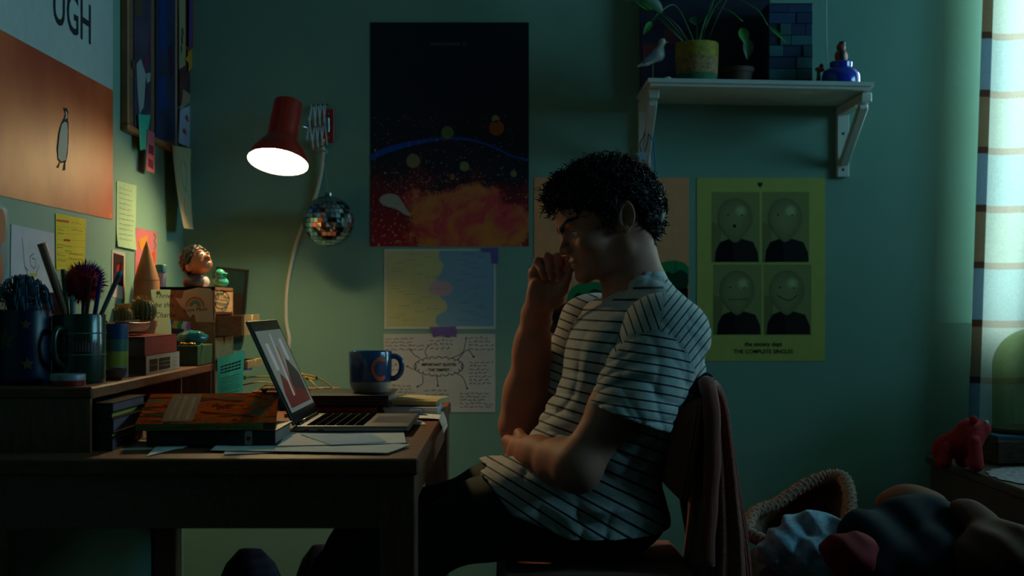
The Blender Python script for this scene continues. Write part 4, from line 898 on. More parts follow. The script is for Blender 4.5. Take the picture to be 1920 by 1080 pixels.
S = note('photo_strip', 'narrow pink photo-booth strip below the pinboard', 'photo strip', [(257, 319), (272, 325), (273, 250), (259, 242)], paper((196, 100, 110)), .021)
S.put('tiny_photo', [S.q([(260, 296), (270, 302), (270, 318), (260, 312)]), S.q([(261, 270), (271, 275), (271, 292), (261, 287)])], (110, 44, 60), 1)
S = note('hanging_sketch', 'cream sketch paper curling down from the pinboard corner', 'drawing', [(308, 428), (327, 430), (343, 279), (306, 272)], paper((196, 180, 140)), .019, bend=lambda x, y: .03*(1-y/.30)**2*(1 if y < .3 else 0))
S.lines('pencil_line', [S.q([(322, 300), (318, 320), (320, 345), (325, 360), (328, 340), (330, 315), (326, 302)]), S.q([(320, 370), (316, 390), (318, 405)])], .004, (120, 108, 88), 1)

# ================================================================== back wall: posters and sheets
def BSheet(px0, py1, px1, py0, off=.0006):
    a = BW(px0, py1); b = BW(px1, py0); S = Sheet((a[0], YB-off, a[1]), (1, 0, 0), (0, 0, 1), (0, -1, 0)); S.W = b[0]-a[0]; S.H = b[1]-a[1]
    S.c = lambda px, py: ((px-px0)/706.5*1.0, BW(px, py)[1]-a[1]); return S
# space poster
def space_mat(x0, z0, W, H):
    m = mat('space_print', (8, 10, 22), .42, var=0); nt = m.node_tree; b = nt.nodes['Principled BSDF']; tc = nd(nt, 'ShaderNodeTexCoord'); sx = nd(nt, 'ShaderNodeSeparateXYZ'); nt.links.new(tc.outputs['Object'], sx.inputs[0])
    def mth(op, a, b_=None, clamp=False):
        n = nd(nt, 'ShaderNodeMath', operation=op); n.use_clamp = clamp
        for k, q in enumerate((a, b_)):
            if q is None: continue
            if isinstance(q, (int, float)): n.inputs[k].default_value = q
            else: nt.links.new(q, n.inputs[k])
        return n.outputs[0]
    def mix(f_, c1, c2):
        n = nd(nt, 'ShaderNodeMix', data_type='RGBA'); nt.links.new(f_, n.inputs[0])
        for k, q in ((6, c1), (7, c2)):
            if isinstance(q, tuple): n.inputs[k].default_value = lin(q)+(1,)
            else: nt.links.new(q, n.inputs[k])
        return n.outputs[2]
    X = sx.outputs[0]; Z = sx.outputs[2]
    ns = nd(nt, 'ShaderNodeTexNoise', i_Scale=9., i_Detail=6., i_Roughness=.65); nt.links.new(tc.outputs['Object'], ns.inputs['Vector'])
    ns2 = nd(nt, 'ShaderNodeTexNoise', i_Scale=120., i_Detail=2.); nt.links.new(tc.outputs['Object'], ns2.inputs['Vector'])
    up_ = mth('SUBTRACT', Z, .20); neb = mth('SUBTRACT', mth('ADD', mth('MULTIPLY', up_, -7.), mth('MULTIPLY', ns.outputs['Fac'], 2.2)), 1.05)
    spk = mth('GREATER_THAN', mth('ADD', ns2.outputs['Fac'], mth('MULTIPLY', neb, .05)), .69)
    nebc = mth('MULTIPLY', neb, 1., True)
    base = mix(nebc, (15, 20, 36), (150, 14, 34)); base = mix(mth('MULTIPLY', spk, mth('LESS_THAN', Z, .30)), base, (196, 150, 120))
    # the large orange bloom, low and right of centre
    dx = mth('DIVIDE', mth('SUBTRACT', X, .034), .172); dz = mth('DIVIDE', mth('SUBTRACT', Z, .066), .108); d2 = mth('ADD', mth('MULTIPLY', dx, dx), mth('MULTIPLY', dz, dz))
    bl = mth('MULTIPLY', mth('SUBTRACT', mth('ADD', 1.05, mth('MULTIPLY', mth('SUBTRACT', ns.outputs['Fac'], .5), 3.6)), d2), 2.6, True)
    ns3 = nd(nt, 'ShaderNodeTexNoise', i_Scale=16., i_Detail=5., i_Distortion=1.); nt.links.new(tc.outputs['Object'], ns3.inputs['Vector']); pk = mth('MULTIPLY', mth('SUBTRACT', ns3.outputs['Fac'], .40), 5., True)
    base = mix(bl, base, mix(pk, (196, 64, 70), (200, 122, 56)))
    nt.links.new(base, b.inputs['Base Color']); return m
S = BSheet(694.5, 462, 991.5, 42); S.body('space_poster', S.W, S.H, space_mat(0, 0, S.W, S.H), None, 'tall dark space poster with a red and orange explosion on the back wall', 'poster')
arc = [S.c(*q) for q in spline([(694, 303), (725, 288), (770, 274), (820, 264), (850, 262), (890, 266), (930, 280), (960, 294), (991, 303)], 5)]
arc2 = [S.c(*q) for q in spline([(694, 291), (725, 276), (770, 265), (820, 258), (850, 257), (890, 262), (930, 276), (960, 291), (991, 298)], 5)]
S.put('blue_arc', [list(q) for q in zip(arc[:-1], arc[1:], arc2[1:], arc2[:-1])], (24, 70, 150), 1)
for (px, py, r, c_) in ((839, 249, 12, (90, 110, 60)), (931, 240, 14, (150, 84, 40)), (929, 223, 7, (140, 130, 90)), (775, 302, 13, (120, 110, 80)), (871, 312, 9, (120, 120, 80)), (963, 326, 6, (130, 120, 70)), (848, 331, 5, (140, 90, 60))):
    c = S.c(px, py); S.put('planet', [circ(*c, r/706, r/706*1.02)], c_, 2)
S.put('white_cloud', [[S.c(*q) for q in spline([(711, 374), (718, 366), (732, 363), (746, 367), (754, 378), (762, 392), (770, 404), (758, 402), (744, 392), (728, 388), (715, 382), (711, 374)], 4)[:-1]]], (170, 160, 150), 2)

c = S.c(842, 84); S.text('RADIOHEA_D', c[0], c[1]-.002, .0115, (110, 100, 80), 3, align='CENTER', sx=1.35)
R_ = random.Random(5)
stuff(S.put('star_dot', [circ(*S.c(R_.uniform(700, 986), 215+190*R_.random()**1.2), R_.uniform(.0006, .0016), n=6) for k in range(280)]+[circ(*S.c(min(986, max(700, 835+R_.gauss(0, 70))), min(456, max(300, 375+R_.gauss(0, 38)))), R_.uniform(.0006, .0019), n=6) for k in range(420)], (176, 140, 120), 3))
# mind map of green and blue halves
S = BSheet(720.5, 617, 929.5, 467); S.body('mind_map_sheet', S.W, S.H, paper((196, 200, 196)), None, 'printed mind-map sheet, half yellow-green and half blue, on the back wall', 'sheet')
bd = [S.c(*q) for q in spline([(824, 470), (823, 484), (831, 496), (828, 510), (818, 524), (815, 540), (824, 556), (837, 568), (836, 582), (820, 592), (817, 604), (822, 612)], 4)]
S.put('yellow_half', [[S.c(724, 471), S.c(724, 613)]+bd[::-1]], (186, 188, 138), 1); S.put('blue_half', [[S.c(926, 612), S.c(926, 470)]+bd], (120, 160, 186), 1)
S.put('pink_oval', [circ(*S.c(826, 541), 23/706, 15/706)], (190, 160, 170), 2); q = S.c(806, 543); S.scribble(q[0], q[1], .055, .006, 1, (110, 80, 90), .0008, 3, seed=1, ragged=0)
R_ = random.Random(11)
for side in (0, 1):
    for k in range(24):
        px = R_.uniform(728, 800) if side == 0 else R_.uniform(842, 905); py = 478+5.4*k
        if abs(py-541) < 18 and (px > 775 and px < 855): continue
        q = S.c(px, py); S.scribble(q[0], q[1], R_.uniform(.02, .034), .0055, 1, (104, 108, 66) if side == 0 else (60, 88, 112), .0011, 3, seed=k+50*side, ragged=0)
MT = mat('washi_purple', (104, 84, 156), .6, var=.08)
def tape(px, label):
    g = G(); g.prism([(BW(*q)[0], YB-.0024, BW(*q)[1]) for q in px], (0, -.0006, 0)); one('washi_tape', g, MT, label, 'tape', 'purple tape on the wall sheets')
# quotes sheet
S2 = BSheet(719.5, 773, 929, 626); S2.body('quotes_sheet', S2.W, S2.H, paper((198, 196, 192)), None, 'white sheet of handwritten quotes around a cloud on the back wall', 'sheet')
cl = [];
for k in range(20):
    a = 2*pi*k/20; cx_, cy_ = 823+41*cos(a), 687+14*sin(a); cl.append([S2.c(cx_+5.5*cos(b), cy_+4.5*sin(b)) for b in np.linspace(a-1.5, a+1.5, 8)])
S2.lines('cloud_outline', cl, .0019, (46, 44, 46), 1)
for tx, px, py in (('IMPORTANT QUOTES', 823, 686), ('- THE TEMPEST -', 823, 696)): q = S2.c(px, py); S2.text(tx, q[0], q[1], .0102, (40, 38, 40), 2, align='CENTER', bold=.03, sx=.92)
arrows = [[(788, 672), (776, 665), (770, 656)], [(802, 670), (797, 660), (803, 648)], [(846, 672), (868, 660), (874, 634)], [(857, 676), (876, 656), (888, 669)], [(780, 694), (770, 690), (764, 687)], [(792, 702), (793, 718), (783, 725)], [(818, 704), (820, 712), (821, 723)], [(856, 700), (868, 708), (876, 728)]]
S2.lines('arrow_line', [[S2.c(*p_) for p_ in spline(a, 4)] for a in arrows], .0017, (46, 44, 46), 1)
S2.put('arrow_head', [circ(*S2.c(*a[-1]), .0034, n=3, a0=.3*k) for k, a in enumerate(arrows)], (50, 48, 50), 1)
for k, (a, b, c_, d) in enumerate(((722, 658, 794, 632), (806, 657, 852, 634), (878, 658, 928, 630), (880, 722, 926, 676), (722, 698, 760, 680), (735, 745, 780, 720), (795, 752, 850, 728), (862, 766, 926, 734))):
    q0 = S2.c(a, b); q1 = S2.c(c_, d); S2.scribble(q0[0], q0[1], q1[0]-q0[0], q1[1]-q0[1], max(2, int((b-d)/6.2)), (70, 68, 70), .0014, 2, seed=k, amp=.7)
tape([(902, 465), (934, 465), (934, 495), (923, 494), (922, 473), (903, 472)], 'purple tape on the top right corner of the mind-map sheet')
tape([(805, 613), (855, 612), (856, 632), (848, 630), (840, 633), (828, 629), (812, 632)], 'purple tape strip between the mind map and the quotes sheet')
# peach poster with cap figures
S = BSheet(1001.5, 745, 1292, 333); S.body('peach_poster', S.W, S.H, paper((226, 154, 108)), None, 'peach poster with two green-capped figures behind the seated person', 'poster')
S.lines('thin_frame', [[S.c(1027, 720), S.c(1027, 360), S.c(1266, 360), S.c(1266, 720)]], .0014, (214, 176, 140), 1)
for pts in (((1228, 520), (1232, 498), (1255, 489), (1280, 492), (1293, 505), (1292, 520), (1278, 514), (1262, 520), (1246, 512)), ((1062, 566), (1068, 545), (1085, 532), (1110, 528), (1135, 533), (1145, 548), (1140, 566), (1110, 562), (1085, 566))):
    S.put('green_cap', [[S.c(min(q[0], 1291.5), q[1]) for q in spline(list(pts)+[pts[0]], 4)[:-1]]], (30, 130, 80), 1)
S.put('cap_shadow', [[S.c(*q) for q in spline([(1240, 520), (1250, 509), (1262, 513), (1276, 506), (1289, 515), (1290, 535), (1280, 550), (1262, 545), (1246, 540), (1240, 520)], 4)[:-1]], [S.c(*q) for q in spline([(1070, 562), (1085, 548), (1096, 556), (1112, 542), (1130, 548), (1138, 562), (1110, 570), (1070, 562)], 4)[:-1]]], (20, 60, 44), 2)
S.put('face_shape', [[S.c(*q) for q in spline([(1034, 580), (1060, 568), (1096, 562), (1130, 566), (1125, 600), (1085, 640), (1050, 628), (1031, 622), (1037, 600), (1034, 580)], 4)[:-1]]], (84, 44, 36), 1); S.put('face_shadow', [[S.c(*q) for q in ((1030, 590), (1060, 580), (1075, 600), (1066, 625), (1046, 618))], [S.c(*q) for q in ((1242, 545), (1290, 540), (1290, 640), (1250, 640))]], (34, 22, 26), 2)
S.lines('teal_lettering', [[S.c(1238, 381), S.c(1236, 388), S.c(1234, 398)], [S.c(1226, 384), S.c(1240, 384)], [S.c(1226, 397), S.c(1241, 397)], [S.c(1224, 410), S.c(1236, 412), S.c(1242, 416)]], .002, (36, 110, 124), 2)
# yellow-green poster with four balloon portraits
S = BSheet(1306.5, 677, 1547, 333.5); S.body('balloon_poster', S.W, S.H, paper((176, 176, 92)), None, 'yellow-green poster with four balloon-headed portraits under the wall shelf', 'poster')
hx, hy = S.c(1425, 346); S.put('heart_mark', [[(hx, hy-.009), (hx+.0065, hy), (hx+.006, hy+.005), (hx+.003, hy+.006), (hx, hy+.003), (hx-.003, hy+.006), (hx-.006, hy+.005), (hx-.0065, hy)]], (40, 44, 24), 1)
def balloon_mat():
    m = mat('balloon_print', (110, 116, 62), .5, var=0); nt = m.node_tree; b = nt.nodes['Principled BSDF']; at = nd(nt, 'ShaderNodeAttribute', attribute_name='hl'); r = nd(nt, 'ShaderNodeValToRGB')
    r.color_ramp.elements[0].color = lin((92, 94, 56))+(1,); r.color_ramp.elements[1].color = lin((176, 180, 120))+(1,); e = r.color_ramp.elements.new(.5); e.color = lin((128, 130, 80))+(1,)
    nt.links.new(at.outputs['Fac'], r.inputs[0]); nt.links.new(r.outputs[0], b.inputs['Base Color']); return m
BM = balloon_mat(); INK = (34, 36, 24)
for (x0, y0, x1, y1, bx, by, brx, bry, mo) in ((1334, 360, 1424, 492, 1378, 409, 33, 38, 'o'), (1429, 360, 1517, 492, 1472, 409, 32, 37, ''), (1337, 496, 1428, 628, 1382, 545, 33, 38, '-'), (1432, 496, 1521, 628, 1475, 545, 33, 38, 'u')):
    a = S.c(x0, y1); b = S.c(x1, y0); S.put('portrait_panel', [rect(*a, *b)], (136, 138, 86), 1)
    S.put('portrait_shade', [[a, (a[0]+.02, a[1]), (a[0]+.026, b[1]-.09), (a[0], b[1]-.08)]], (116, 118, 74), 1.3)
    S.put('suit', [[S.c(*q) for q in ((bx-38, y1-1), (bx-36, y1-22), (bx-28, y1-38), (bx-12, y1-44), (bx+14, y1-44), (bx+34, y1-38), (bx+43, y1-18), (bx+44, y1-1))]], (36, 36, 36), 2)
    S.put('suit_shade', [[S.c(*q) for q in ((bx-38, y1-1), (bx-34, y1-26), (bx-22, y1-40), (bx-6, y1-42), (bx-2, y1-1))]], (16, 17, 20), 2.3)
    # balloon: ellipse with a tail, shaded print
    vs = []; hl = []
    for r_ in np.linspace(0, 1, 8):
        for k in range(28):
            an = 2*pi*k/28; X_ = brx*r_*cos(an); Y_ = bry*r_*sin(an); X_ *= 1-.14*max(0, Y_/bry)**2
            q = S.c(bx+X_, by+Y_+(8*max(0, sin(an))**8*r_)); vs.append(S.pt(*q, S.th+.00075)); d = math.hypot((X_-11)/13, (Y_+14)/13); hl.append(max(.05, .55-.4*r_**3)+max(0, .6-.6*d)*1.3)
    f = [(i*28+j, i*28+(j+1) % 28, (i+1)*28+(j+1) % 28, (i+1)*28+j) for i in range(7) for j in range(28)]
    build('balloon', G().add(vs, f), BM, S.obj, attrs={'hl': np.clip(hl, 0, 1)})
    S.put('balloon_eye', [circ(*S.c(bx-13, by-6), .0024), circ(*S.c(bx+13, by-5), .0024)], INK, 4)
    if mo == 'o': S.put('balloon_mouth', [circ(*S.c(bx-1, by+15), .0046)], INK, 4)
    if mo == '-': S.lines('balloon_mouth', [[S.c(bx-17, by+17), S.c(bx+20, by+16)]], .0018, INK, 4)
    if mo == 'u': S.lines('balloon_mouth', [[S.c(*q) for q in spline([(bx-18, by+9), (bx-2, by+17), (bx+8, by+17), (bx+20, by+8)], 5)]], .0022, INK, 4)
for tx, py, sz, sx_ in (('the society dept', 649, .0165, .92), ('THE COMPLETE SINGLES', 662.5, .0148, .97)):
    q = S.c(1431, py); S.text(tx, q[0], q[1], sz, (36, 38, 20), 2, align='CENTER', bold=.02, sx=sx_)
# framed dark picture behind the chest
g = G(); fpx = [(408, 500), (467, 506), (457, 640), (404, 640)]; fr = thing('dark_picture', 'black-framed dark picture leaning in the corner behind the drawer chest', 'picture', (BW(430, 640)[0], YB-.02, BW(430, 640)[1]))
build('frame', G().prism([(BW(*q)[0], YB-.001, BW(*q)[1]) for q in fpx], (0, -.016, 0)), CK, fr)
build('picture_print', G().prism([(BW(*q)[0], YB-.0172, BW(*q)[1]) for q in ((413, 506), (461, 511), (452, 632), (410, 632))], (0, -.0006, 0)), mat('picture_teal', (18, 58, 58), .4, var=.4), fr)
build('picture_band', G().prism([(BW(*q)[0], YB-.0180, BW(*q)[1]) for q in ((412, 550), (458, 550), (454, 600), (411, 600))], (0, -.0004, 0)), mat('picture_brown', (44, 30, 24), .4, var=.4), fr)

# ================================================================== scissor lamp
RED = mat('lamp_red', (178, 40, 24), .3, var=.05, coat=.3); CHR = mat('chrome', (190, 192, 195), .25, 1., var=0); BRA = mat('brass_rivet', (150, 110, 60), .35, .9, var=0)
lc = P(521, 304, 3.33); ax = np.array((-.10, -.34, -.93)); ax /= np.linalg.norm(ax)
lamp = thing('wall_lamp', 'red scissor-arm wall lamp, switched on, above the desk', 'lamp', (BW(616, 236)[0], YB, BW(616, 268)[1]))
a = BW(605, 268); b = BW(627, 205)
build('wall_plate', G().box((a[0], YB-.008, a[1]), (b[0], YB-.0005, b[1]), .002), RED, lamp)
for k, py in enumerate((214, 259)): q = BW(617, py); build('plate_screw', G().lathe([(.003, 0), (.0028, .002)], (q[0], YB-.008, q[1]), 12, (0, -1, 0)), CHR, lamp)
q0 = BW(614, 236); build('swivel', G().box((q0[0]-.006, YB-.022, q0[1]-.020), (q0[0]+.008, YB-.008, q0[1]+.020), .002), CHR, lamp)
ARM = mat('scissor_steel', (190, 196, 204), .4, .1, var=.05)
# scissor lattice from the plate towards the head
e0 = np.array((q0[0], YB-.020, q0[1])); e1 = lc-ax*.10+np.array((.052, .030, -.004)); dv = e1-e0; N = 4
hh = .054
nrm = np.cross(dv, (0, 0, 1)); nrm /= np.linalg.norm(nrm)
for k in range(N):
    p0 = e0+dv*k/N; p1 = e0+dv*(k+1)/N; sl = -.018*k/N
    for s_, o_ in ((1, .0022), (-1, -.0022)):
        A = p0+np.array((0, 0, s_*hh/1))+nrm*o_; B = p1+np.array((0, 0, -s_*hh/1))+nrm*o_
        if k == N-1: B = p1+np.array((0, 0, -s_*hh*.5))+nrm*o_
        d = (B-A); L = np.linalg.norm(d); d /= L; w_ = np.cross(d, nrm)
        build('lattice_bar', G().obox((A+B)/2, d*L/2, w_*.0052, nrm*.0009), ARM, lamp)
    build('rivet', G().lathe([(.003, -.004), (.003, .004)], (p0+p1)/2, 10, nrm), BRA, lamp)
    for s_ in (1, -1): build('rivet', G().lathe([(.0028, -.004), (.0028, .004)], p0+np.array((0, 0, s_*hh)), 10, nrm), BRA, lamp)
build('arm_joint', G().tube([e1, e1+np.array((-.015, -.004, .004)), lc-ax*.108], .005, 10), CHR, lamp, True)
R0 = .0730
shp = [(R0, 0), (R0*.995, .004), (.0645, .026), (.052, .045), (.0415, .057), (.0375, .065), (.0362, .078), (.0354, .156), (.034, .161), (.027, .1635), (0, .1645)]
shi = [(0, .156), (.031, .154), (.0336, .150), (.0344, .078), (.0360, .064), (.0400, .0555), (.0505, .0435), (.063, .025), (R0*.98, .003), (R0, 0)]
build('lamp_shade', G().lathe(shp, lc, 56, -ax, cap=False), RED, lamp, 'auto')
build('shade_lining', G().lathe(shi, lc, 56, -ax, cap=False), mat('lamp_white', (240, 238, 225), .5, var=0), lamp, 'auto')
build('shade_knob', G().lathe([(.012, .1635), (.012, .168), (.008, .171)], lc, 20, -ax), CHR, lamp, 'auto')
build('bulb', G().lathe([(0, .018), (.018, .021), (.029, .031), (.033, .044), (.029, .058), (.019, .073), (.014, .088), (.014, .10)], lc, 32, -ax, cap=False), mat('bulb_lit', (255, 240, 210), .4, var=0, emit=(255, 222, 160), estr=215.), lamp, True)
cab = [lc-ax*.16, lc-ax*.172+np.array((.02, .03, .0)), np.array((e0[0]-.03, YB-.10, e0[2]+.05)), np.array((e0[0]+.004, YB-.02, e0[2]-.02))]
pts = [np.array((BW(*q)[0], YB-d_, BW(*q)[1])) for q, d_ in (((607, 262), .014), ((606, 300), .012), ((600, 340), .008), ((588, 380), .006), ((566, 430), .006), ((550, 480), .006), ((539, 540), .006), ((537, 600), .006), ((543, 640), .006), ((538, 680), .006), ((531, 720), .008), ((526, 800), .01), ((524, 960), .01))]
build('power_cable', G().tube(spline(pts, 6), .0050, 8), mat('cable_cream', (220, 210, 192), .5, var=.04), lamp, True)
# ================================================================== mirror ball
bc = np.array(((615.5-PX)*3.585/F, 3.585, ZC-(415-PY)*3.585/F)); br_ = .0668
ball = thing('mirror_ball', 'small mirrored disco ball hanging below the wall lamp', 'disco ball', bc+np.array((0, 0, -br_)))
build('core', G().ball(bc, br_*.975, 32, 20), mat('ball_core', (60, 62, 66), .4), ball, True)
g = G(); R_ = random.Random(2); rows = 17
for i in range(rows):
    t0 = pi*(i+.06)/rows; t1 = pi*(i+.94)/rows; n = max(4, int(round(2*pi*sin((t0+t1)/2)*br_/(pi*br_/rows))))
    for j in range(n):
        p0 = 2*pi*(j+.05)/n; p1 = 2*pi*(j+.95)/n; d = np.array([R_.gauss(0, .0004) for _ in range(3)])
        q = [bc+br_*np.array((sin(t)*cos(p), sin(t)*sin(p), cos(t)))*(1+R_.gauss(0, .004)) for t, p in ((t0, p0), (t1, p0), (t1, p1), (t0, p1))]; g.add(q, [(0, 1, 2, 3)])
stuff(build('mirror_tiles', g, mat('mirror', (220, 224, 226), .04, 1., var=0), ball))
build('cap', G().lathe([(.012, br_-.002), (.011, br_+.006), (.004, br_+.008)], bc, 20), CHR, ball, 'auto')
hk = np.array((BW(610, 287)[0], YB-.05, BW(610, 287)[1]))
build('string', G().tube([bc+np.array((0, 0, br_+.006)), hk+np.array((0, -.01, .004))], .0008, 5), mat('string_white', (170, 170, 165), .6), ball)
build('wall_hook', G().tube([np.array((hk[0], YB-.001, hk[2]+.004)), hk, hk+np.array((0, -.012, .0)), hk+np.array((0, -.016, .010))], .0026, 8), CHR, ball, True)
build('hook_plate', G().lathe([(.007, 0), (.006, .004)], (hk[0], YB, hk[2]+.004), 16, (0, -1, 0)), WHITE, ball)

# ================================================================== wall shelf and what stands on it
SX0, SX1, SYF, SZT = .345, .896, 3.378, 1.527
TS = .018
def shz(x): return SZT+.004-.010*(x-SX0)/(SX1-SX0)      # the shelf hangs a little out of level
ws = thing('wall_shelf', 'white painted wall shelf on two wooden brackets', 'shelf', ((SX0+SX1)/2, YB, 1.31))
def slab(x0, x1, y0, y1, t0, t1): return G().add([(x, y, shz(x)-t_) for x in (x0, x1) for y in (y0, y1) for t_ in (t1, t0)], [(0, 1, 3, 2), (4, 6, 7, 5), (0, 4, 5, 1), (2, 3, 7, 6), (0, 2, 6, 4), (1, 5, 7, 3)])
build('shelf_board', slab(SX0, SX1, SYF, YB-.001, 0, .010), WHITE, ws); build('shelf_moulding', slab(SX0+.006, SX1-.006, SYF+.006, YB-.001, .010, .018), WHITE, ws)
for xc in (.364, .889):
    zt = shz(xc)-TS-.0005; br = build('bracket_plate', G().box((xc-.016, YB-.018, 1.315), (xc+.016, YB-.001, zt), .002), WHITE, ws)
    build('bracket_arm', G().box((xc-.013, SYF+.045, zt-.024), (xc+.013, YB-.018, zt), .002), WHITE, ws)
    A = np.array((xc, YB-.020, 1.352)); B = np.array((xc, SYF+.075, zt-.028)); d = B-A; L = np.linalg.norm(d); d /= L; n_ = np.cross(d, (1, 0, 0))
    build('bracket_strut', G().obox((A+B)/2, d*L/2, (.011, 0, 0), n_*.010, .002), WHITE, ws)
    for zz in (1.335, 1.430): build('screw', G().lathe([(.0035, 0), (.003, .0015)], (xc, YB-.018, zz), 12, (0, -1, 0)), mat('screw_dark', (50, 46, 42), .5, .6), br)
def sp_(px, Y): x = (px-PX)*Y/F; return np.array((x, Y, shz(x)))
# dark canvas leaning behind
cv = thing('leaning_canvas', 'dark navy and red painted canvas leaning at the back of the wall shelf', 'painting', (.46, 3.645, shz(.46)))
build('canvas', G().box((.350, 3.632, shz(.36)+.0005), (.690, 3.655, 1.84)), mat('canvas_dark', (24, 24, 48), .6, var=.5, scale=10), cv)
for q, c_ in ((((.356, 1.62), (.405, 1.66)), (110, 30, 34)), (((.410, 1.66), (.45, 1.70)), (90, 26, 40)), (((.352, 1.56), (.38, 1.60)), (40, 20, 50)), (((.50, 1.66), (.56, 1.69)), (70, 30, 60)), (((.56, 1.54), (.61, 1.62)), (44, 26, 34))):
    build('paint_patch', G().box((q[0][0], 3.6305, q[0][1]), (q[1][0], 3.632, q[1][1])), mat('patch_%d_%d' % c_[:2], c_, .6, var=.3), cv)
# seagull on a stand
gb = sp_(1222, 3.46); sg = thing('seagull_figurine', 'white seagull figurine on a thin leg at the left end of the wall shelf', 'figurine', gb)
def gp(px, py): p_ = P(px, py, 3.46); return p_
def fgull(p):
    d = caps(p, gp(1212, 117), gp(1234, 103), .008, .016); d = smin(d, caps(p, gp(1234, 103), gp(1241, 82), .012, .007), .010); d = smin(d, sph(p, gp(1242, 78), .0085), .006); d = smin(d, caps(p, gp(1212, 117), gp(1196, 124), .007, .003), .008)
    return d
c_ = gp(1222, 100); v, f = nets(fgull, c_-(.055, .03, .05), c_+(.045, .03, .05), .002); build('gull_body', (v, f), mat('gull_white', (186, 182, 176), .5, var=.06), sg, True)
build('wing', G().ball(gp(1220, 108)+np.array((0, -.012, 0)), (.026, .005, .009), 16, 10, R=np.array(Matrix.Rotation(math.radians(-32), 3, 'Y'))), mat('gull_grey', (104, 110, 120), .5), sg, True)
build('beak', G().tube([gp(1246, 78), gp(1254, 80)], [.003, .0006], 8), mat('gull_beak', (170, 120, 40), .5), sg)
build('leg', G().tube([gp(1224, 118), np.array((gp(1224, 118)[0], 3.46, gb[2]+.006))], .0014, 8), MATS['gull_beak'], sg); build('stand', G().lathe([(.017, 0), (.018, .004), (.012, .006)], (gp(1224, 118)[0], 3.46, gb[2]), 20), WHITE, sg, 'auto')
one('white_pebble', G().ball(sp_(1252, 3.41)+np.array((0, 0, .0045)), (.009, .007, .0045), 16, 10), WHITE, 'small white pebble at the front left edge of the wall shelf', 'pebble', smooth=True)
# woven pot with trailing plant
pc = sp_(1306.5, 3.47); pot = thing('potted_plant', 'leafy plant in a woven yellow, tan and green basket pot on the wall shelf', 'potted plant', pc)
WVY = mat('weave_yellow', (150, 130, 40), .8, var=.25, scale=90, bump=.6, bscale=160); WVT = mat('weave_tan', (150, 112, 70), .8, var=.5, scale=120, bump=.6, bscale=160); WVG = mat('weave_green', (40, 100, 66), .8, var=.25, scale=90, bump=.6, bscale=160)
def weave(z0, z1, r0, r1, m, ncap=False):
    pr = []; n = int((z1-z0)/.004)
    for k in range(n): pr += [(r0+(r1-r0)*k/n, z0+(z1-z0)*k/n), (r0+(r1-r0)*(k+.5)/n+.0012, z0+(z1-z0)*(k+.5)/n)]
    pr.append((r1, z1)); build('woven_band', G().lathe(pr, pc, 48, cap=ncap), m, pot, True)
weave(.0, .024, .048, .0505, WVG, True); weave(.024, .066, .0505, .0528, WVT); weave(.066, .100, .0528, .0535, WVY)
build('pot_rim', G().lathe([(.0535, .100), (.0525, .103), (.049, .102), (.048, .085), (0, .085)], pc, 48, cap=False), WVY, pot, True)
build('soil', G().lathe([(.0478, .088), (.02, .091), (0, .092)], pc, 24, cap=False), mat('soil', (34, 26, 22), .9), pot)
LF = mat('leaf_green', (64, 128, 58), .4, var=.25); LFD = mat('leaf_dark', (36, 66, 40), .45, var=.25)
def leaf(base, tip, wid, m, name='leaf', droop=.25, nrm=(0, -1, .3)):
    base = np.array(base); tip = np.array(tip); d = tip-base; L = np.linalg.norm(d); n_ = np.array(nrm, float); s_ = np.cross(d/L, n_); s_ /= np.linalg.norm(s_); n_ = np.cross(s_, d/L)
    def fn(u, v): w_ = wid*(sin(pi*u**.8)**.9+.02); return base+d*u+s_*w_*(v-.5)+n_*(L*droop*u*(1-u)+.3*w_*abs(v-.5)*1.)
    return build(name, G().grid(fn, 10, 4), m, pot, True)
R_ = random.Random(21); top = pc+np.array((0, 0, .092))
for k in range(10):
    a = R_.uniform(0, 2*pi); e = R_.uniform(.6, 1.3); L = R_.uniform(.10, .19); d = np.array((cos(a)*cos(e), sin(a)*cos(e)*.7, sin(e))); st_ = top+np.array((.018*cos(a), .018*sin(a), 0)); mid = st_+d*L
    build('stem', G().tube([st_, (st_+mid)/2+np.array((0, 0, .01)), mid], [.0022, .0018, .0012], 6), LFD, pot, True)
    leaf(mid, mid+np.array((d[0]*.09, d[1]*.07, .03)), .034, LFD if k % 3 else LF, nrm=(-.2, -.8, .5))
m1 = P(1392, 40, 3.42); build('stem', G().tube(spline([top, top+np.array((.03, -.01, .09)), P(1365, 20, 3.43), m1], 5), .0016, 6), LF, pot, True)
leaf(P(1390, 52, 3.42), P(1399, 84, 3.41), .026, LF, nrm=(0, -1, .1)); leaf(P(1402, 72, 3.43), P(1401, 112, 3.42), .027, LFD, nrm=(.1, -1, .1)); leaf(P(1440, 48, 3.43), P(1477, 83, 3.42), .010, LF, nrm=(0, -1, .2)); build('stem', G().tube(spline([top, top+np.array((.06, -.01, .12)), P(1415, 15, 3.43), P(1440, 48, 3.43)], 5), .0014, 6), LF, pot, True)
leaf(P(1222, 40, 3.44), P(1206, 66, 3.43), .016, LF, nrm=(0, -1, .1)); build('stem', G().tube(spline([top, top+np.array((-.05, -.01, .10)), P(1240, 20, 3.44), P(1222, 40, 3.44)], 5), .0014, 6), LF, pot, True)
# dark terracotta pot
dp = sp_(1384, 3.52); one('dark_plant_pot', G().lathe([(.030, 0), (.036, .040), (.040, .040), (.041, .052), (.037, .052), (.034, .03), (0, .02)], dp, 36), mat('pot_umber', (84, 50, 38), .7, var=.15), 'dark brown clay pot in the middle of the wall shelf', 'pot', smooth='auto')
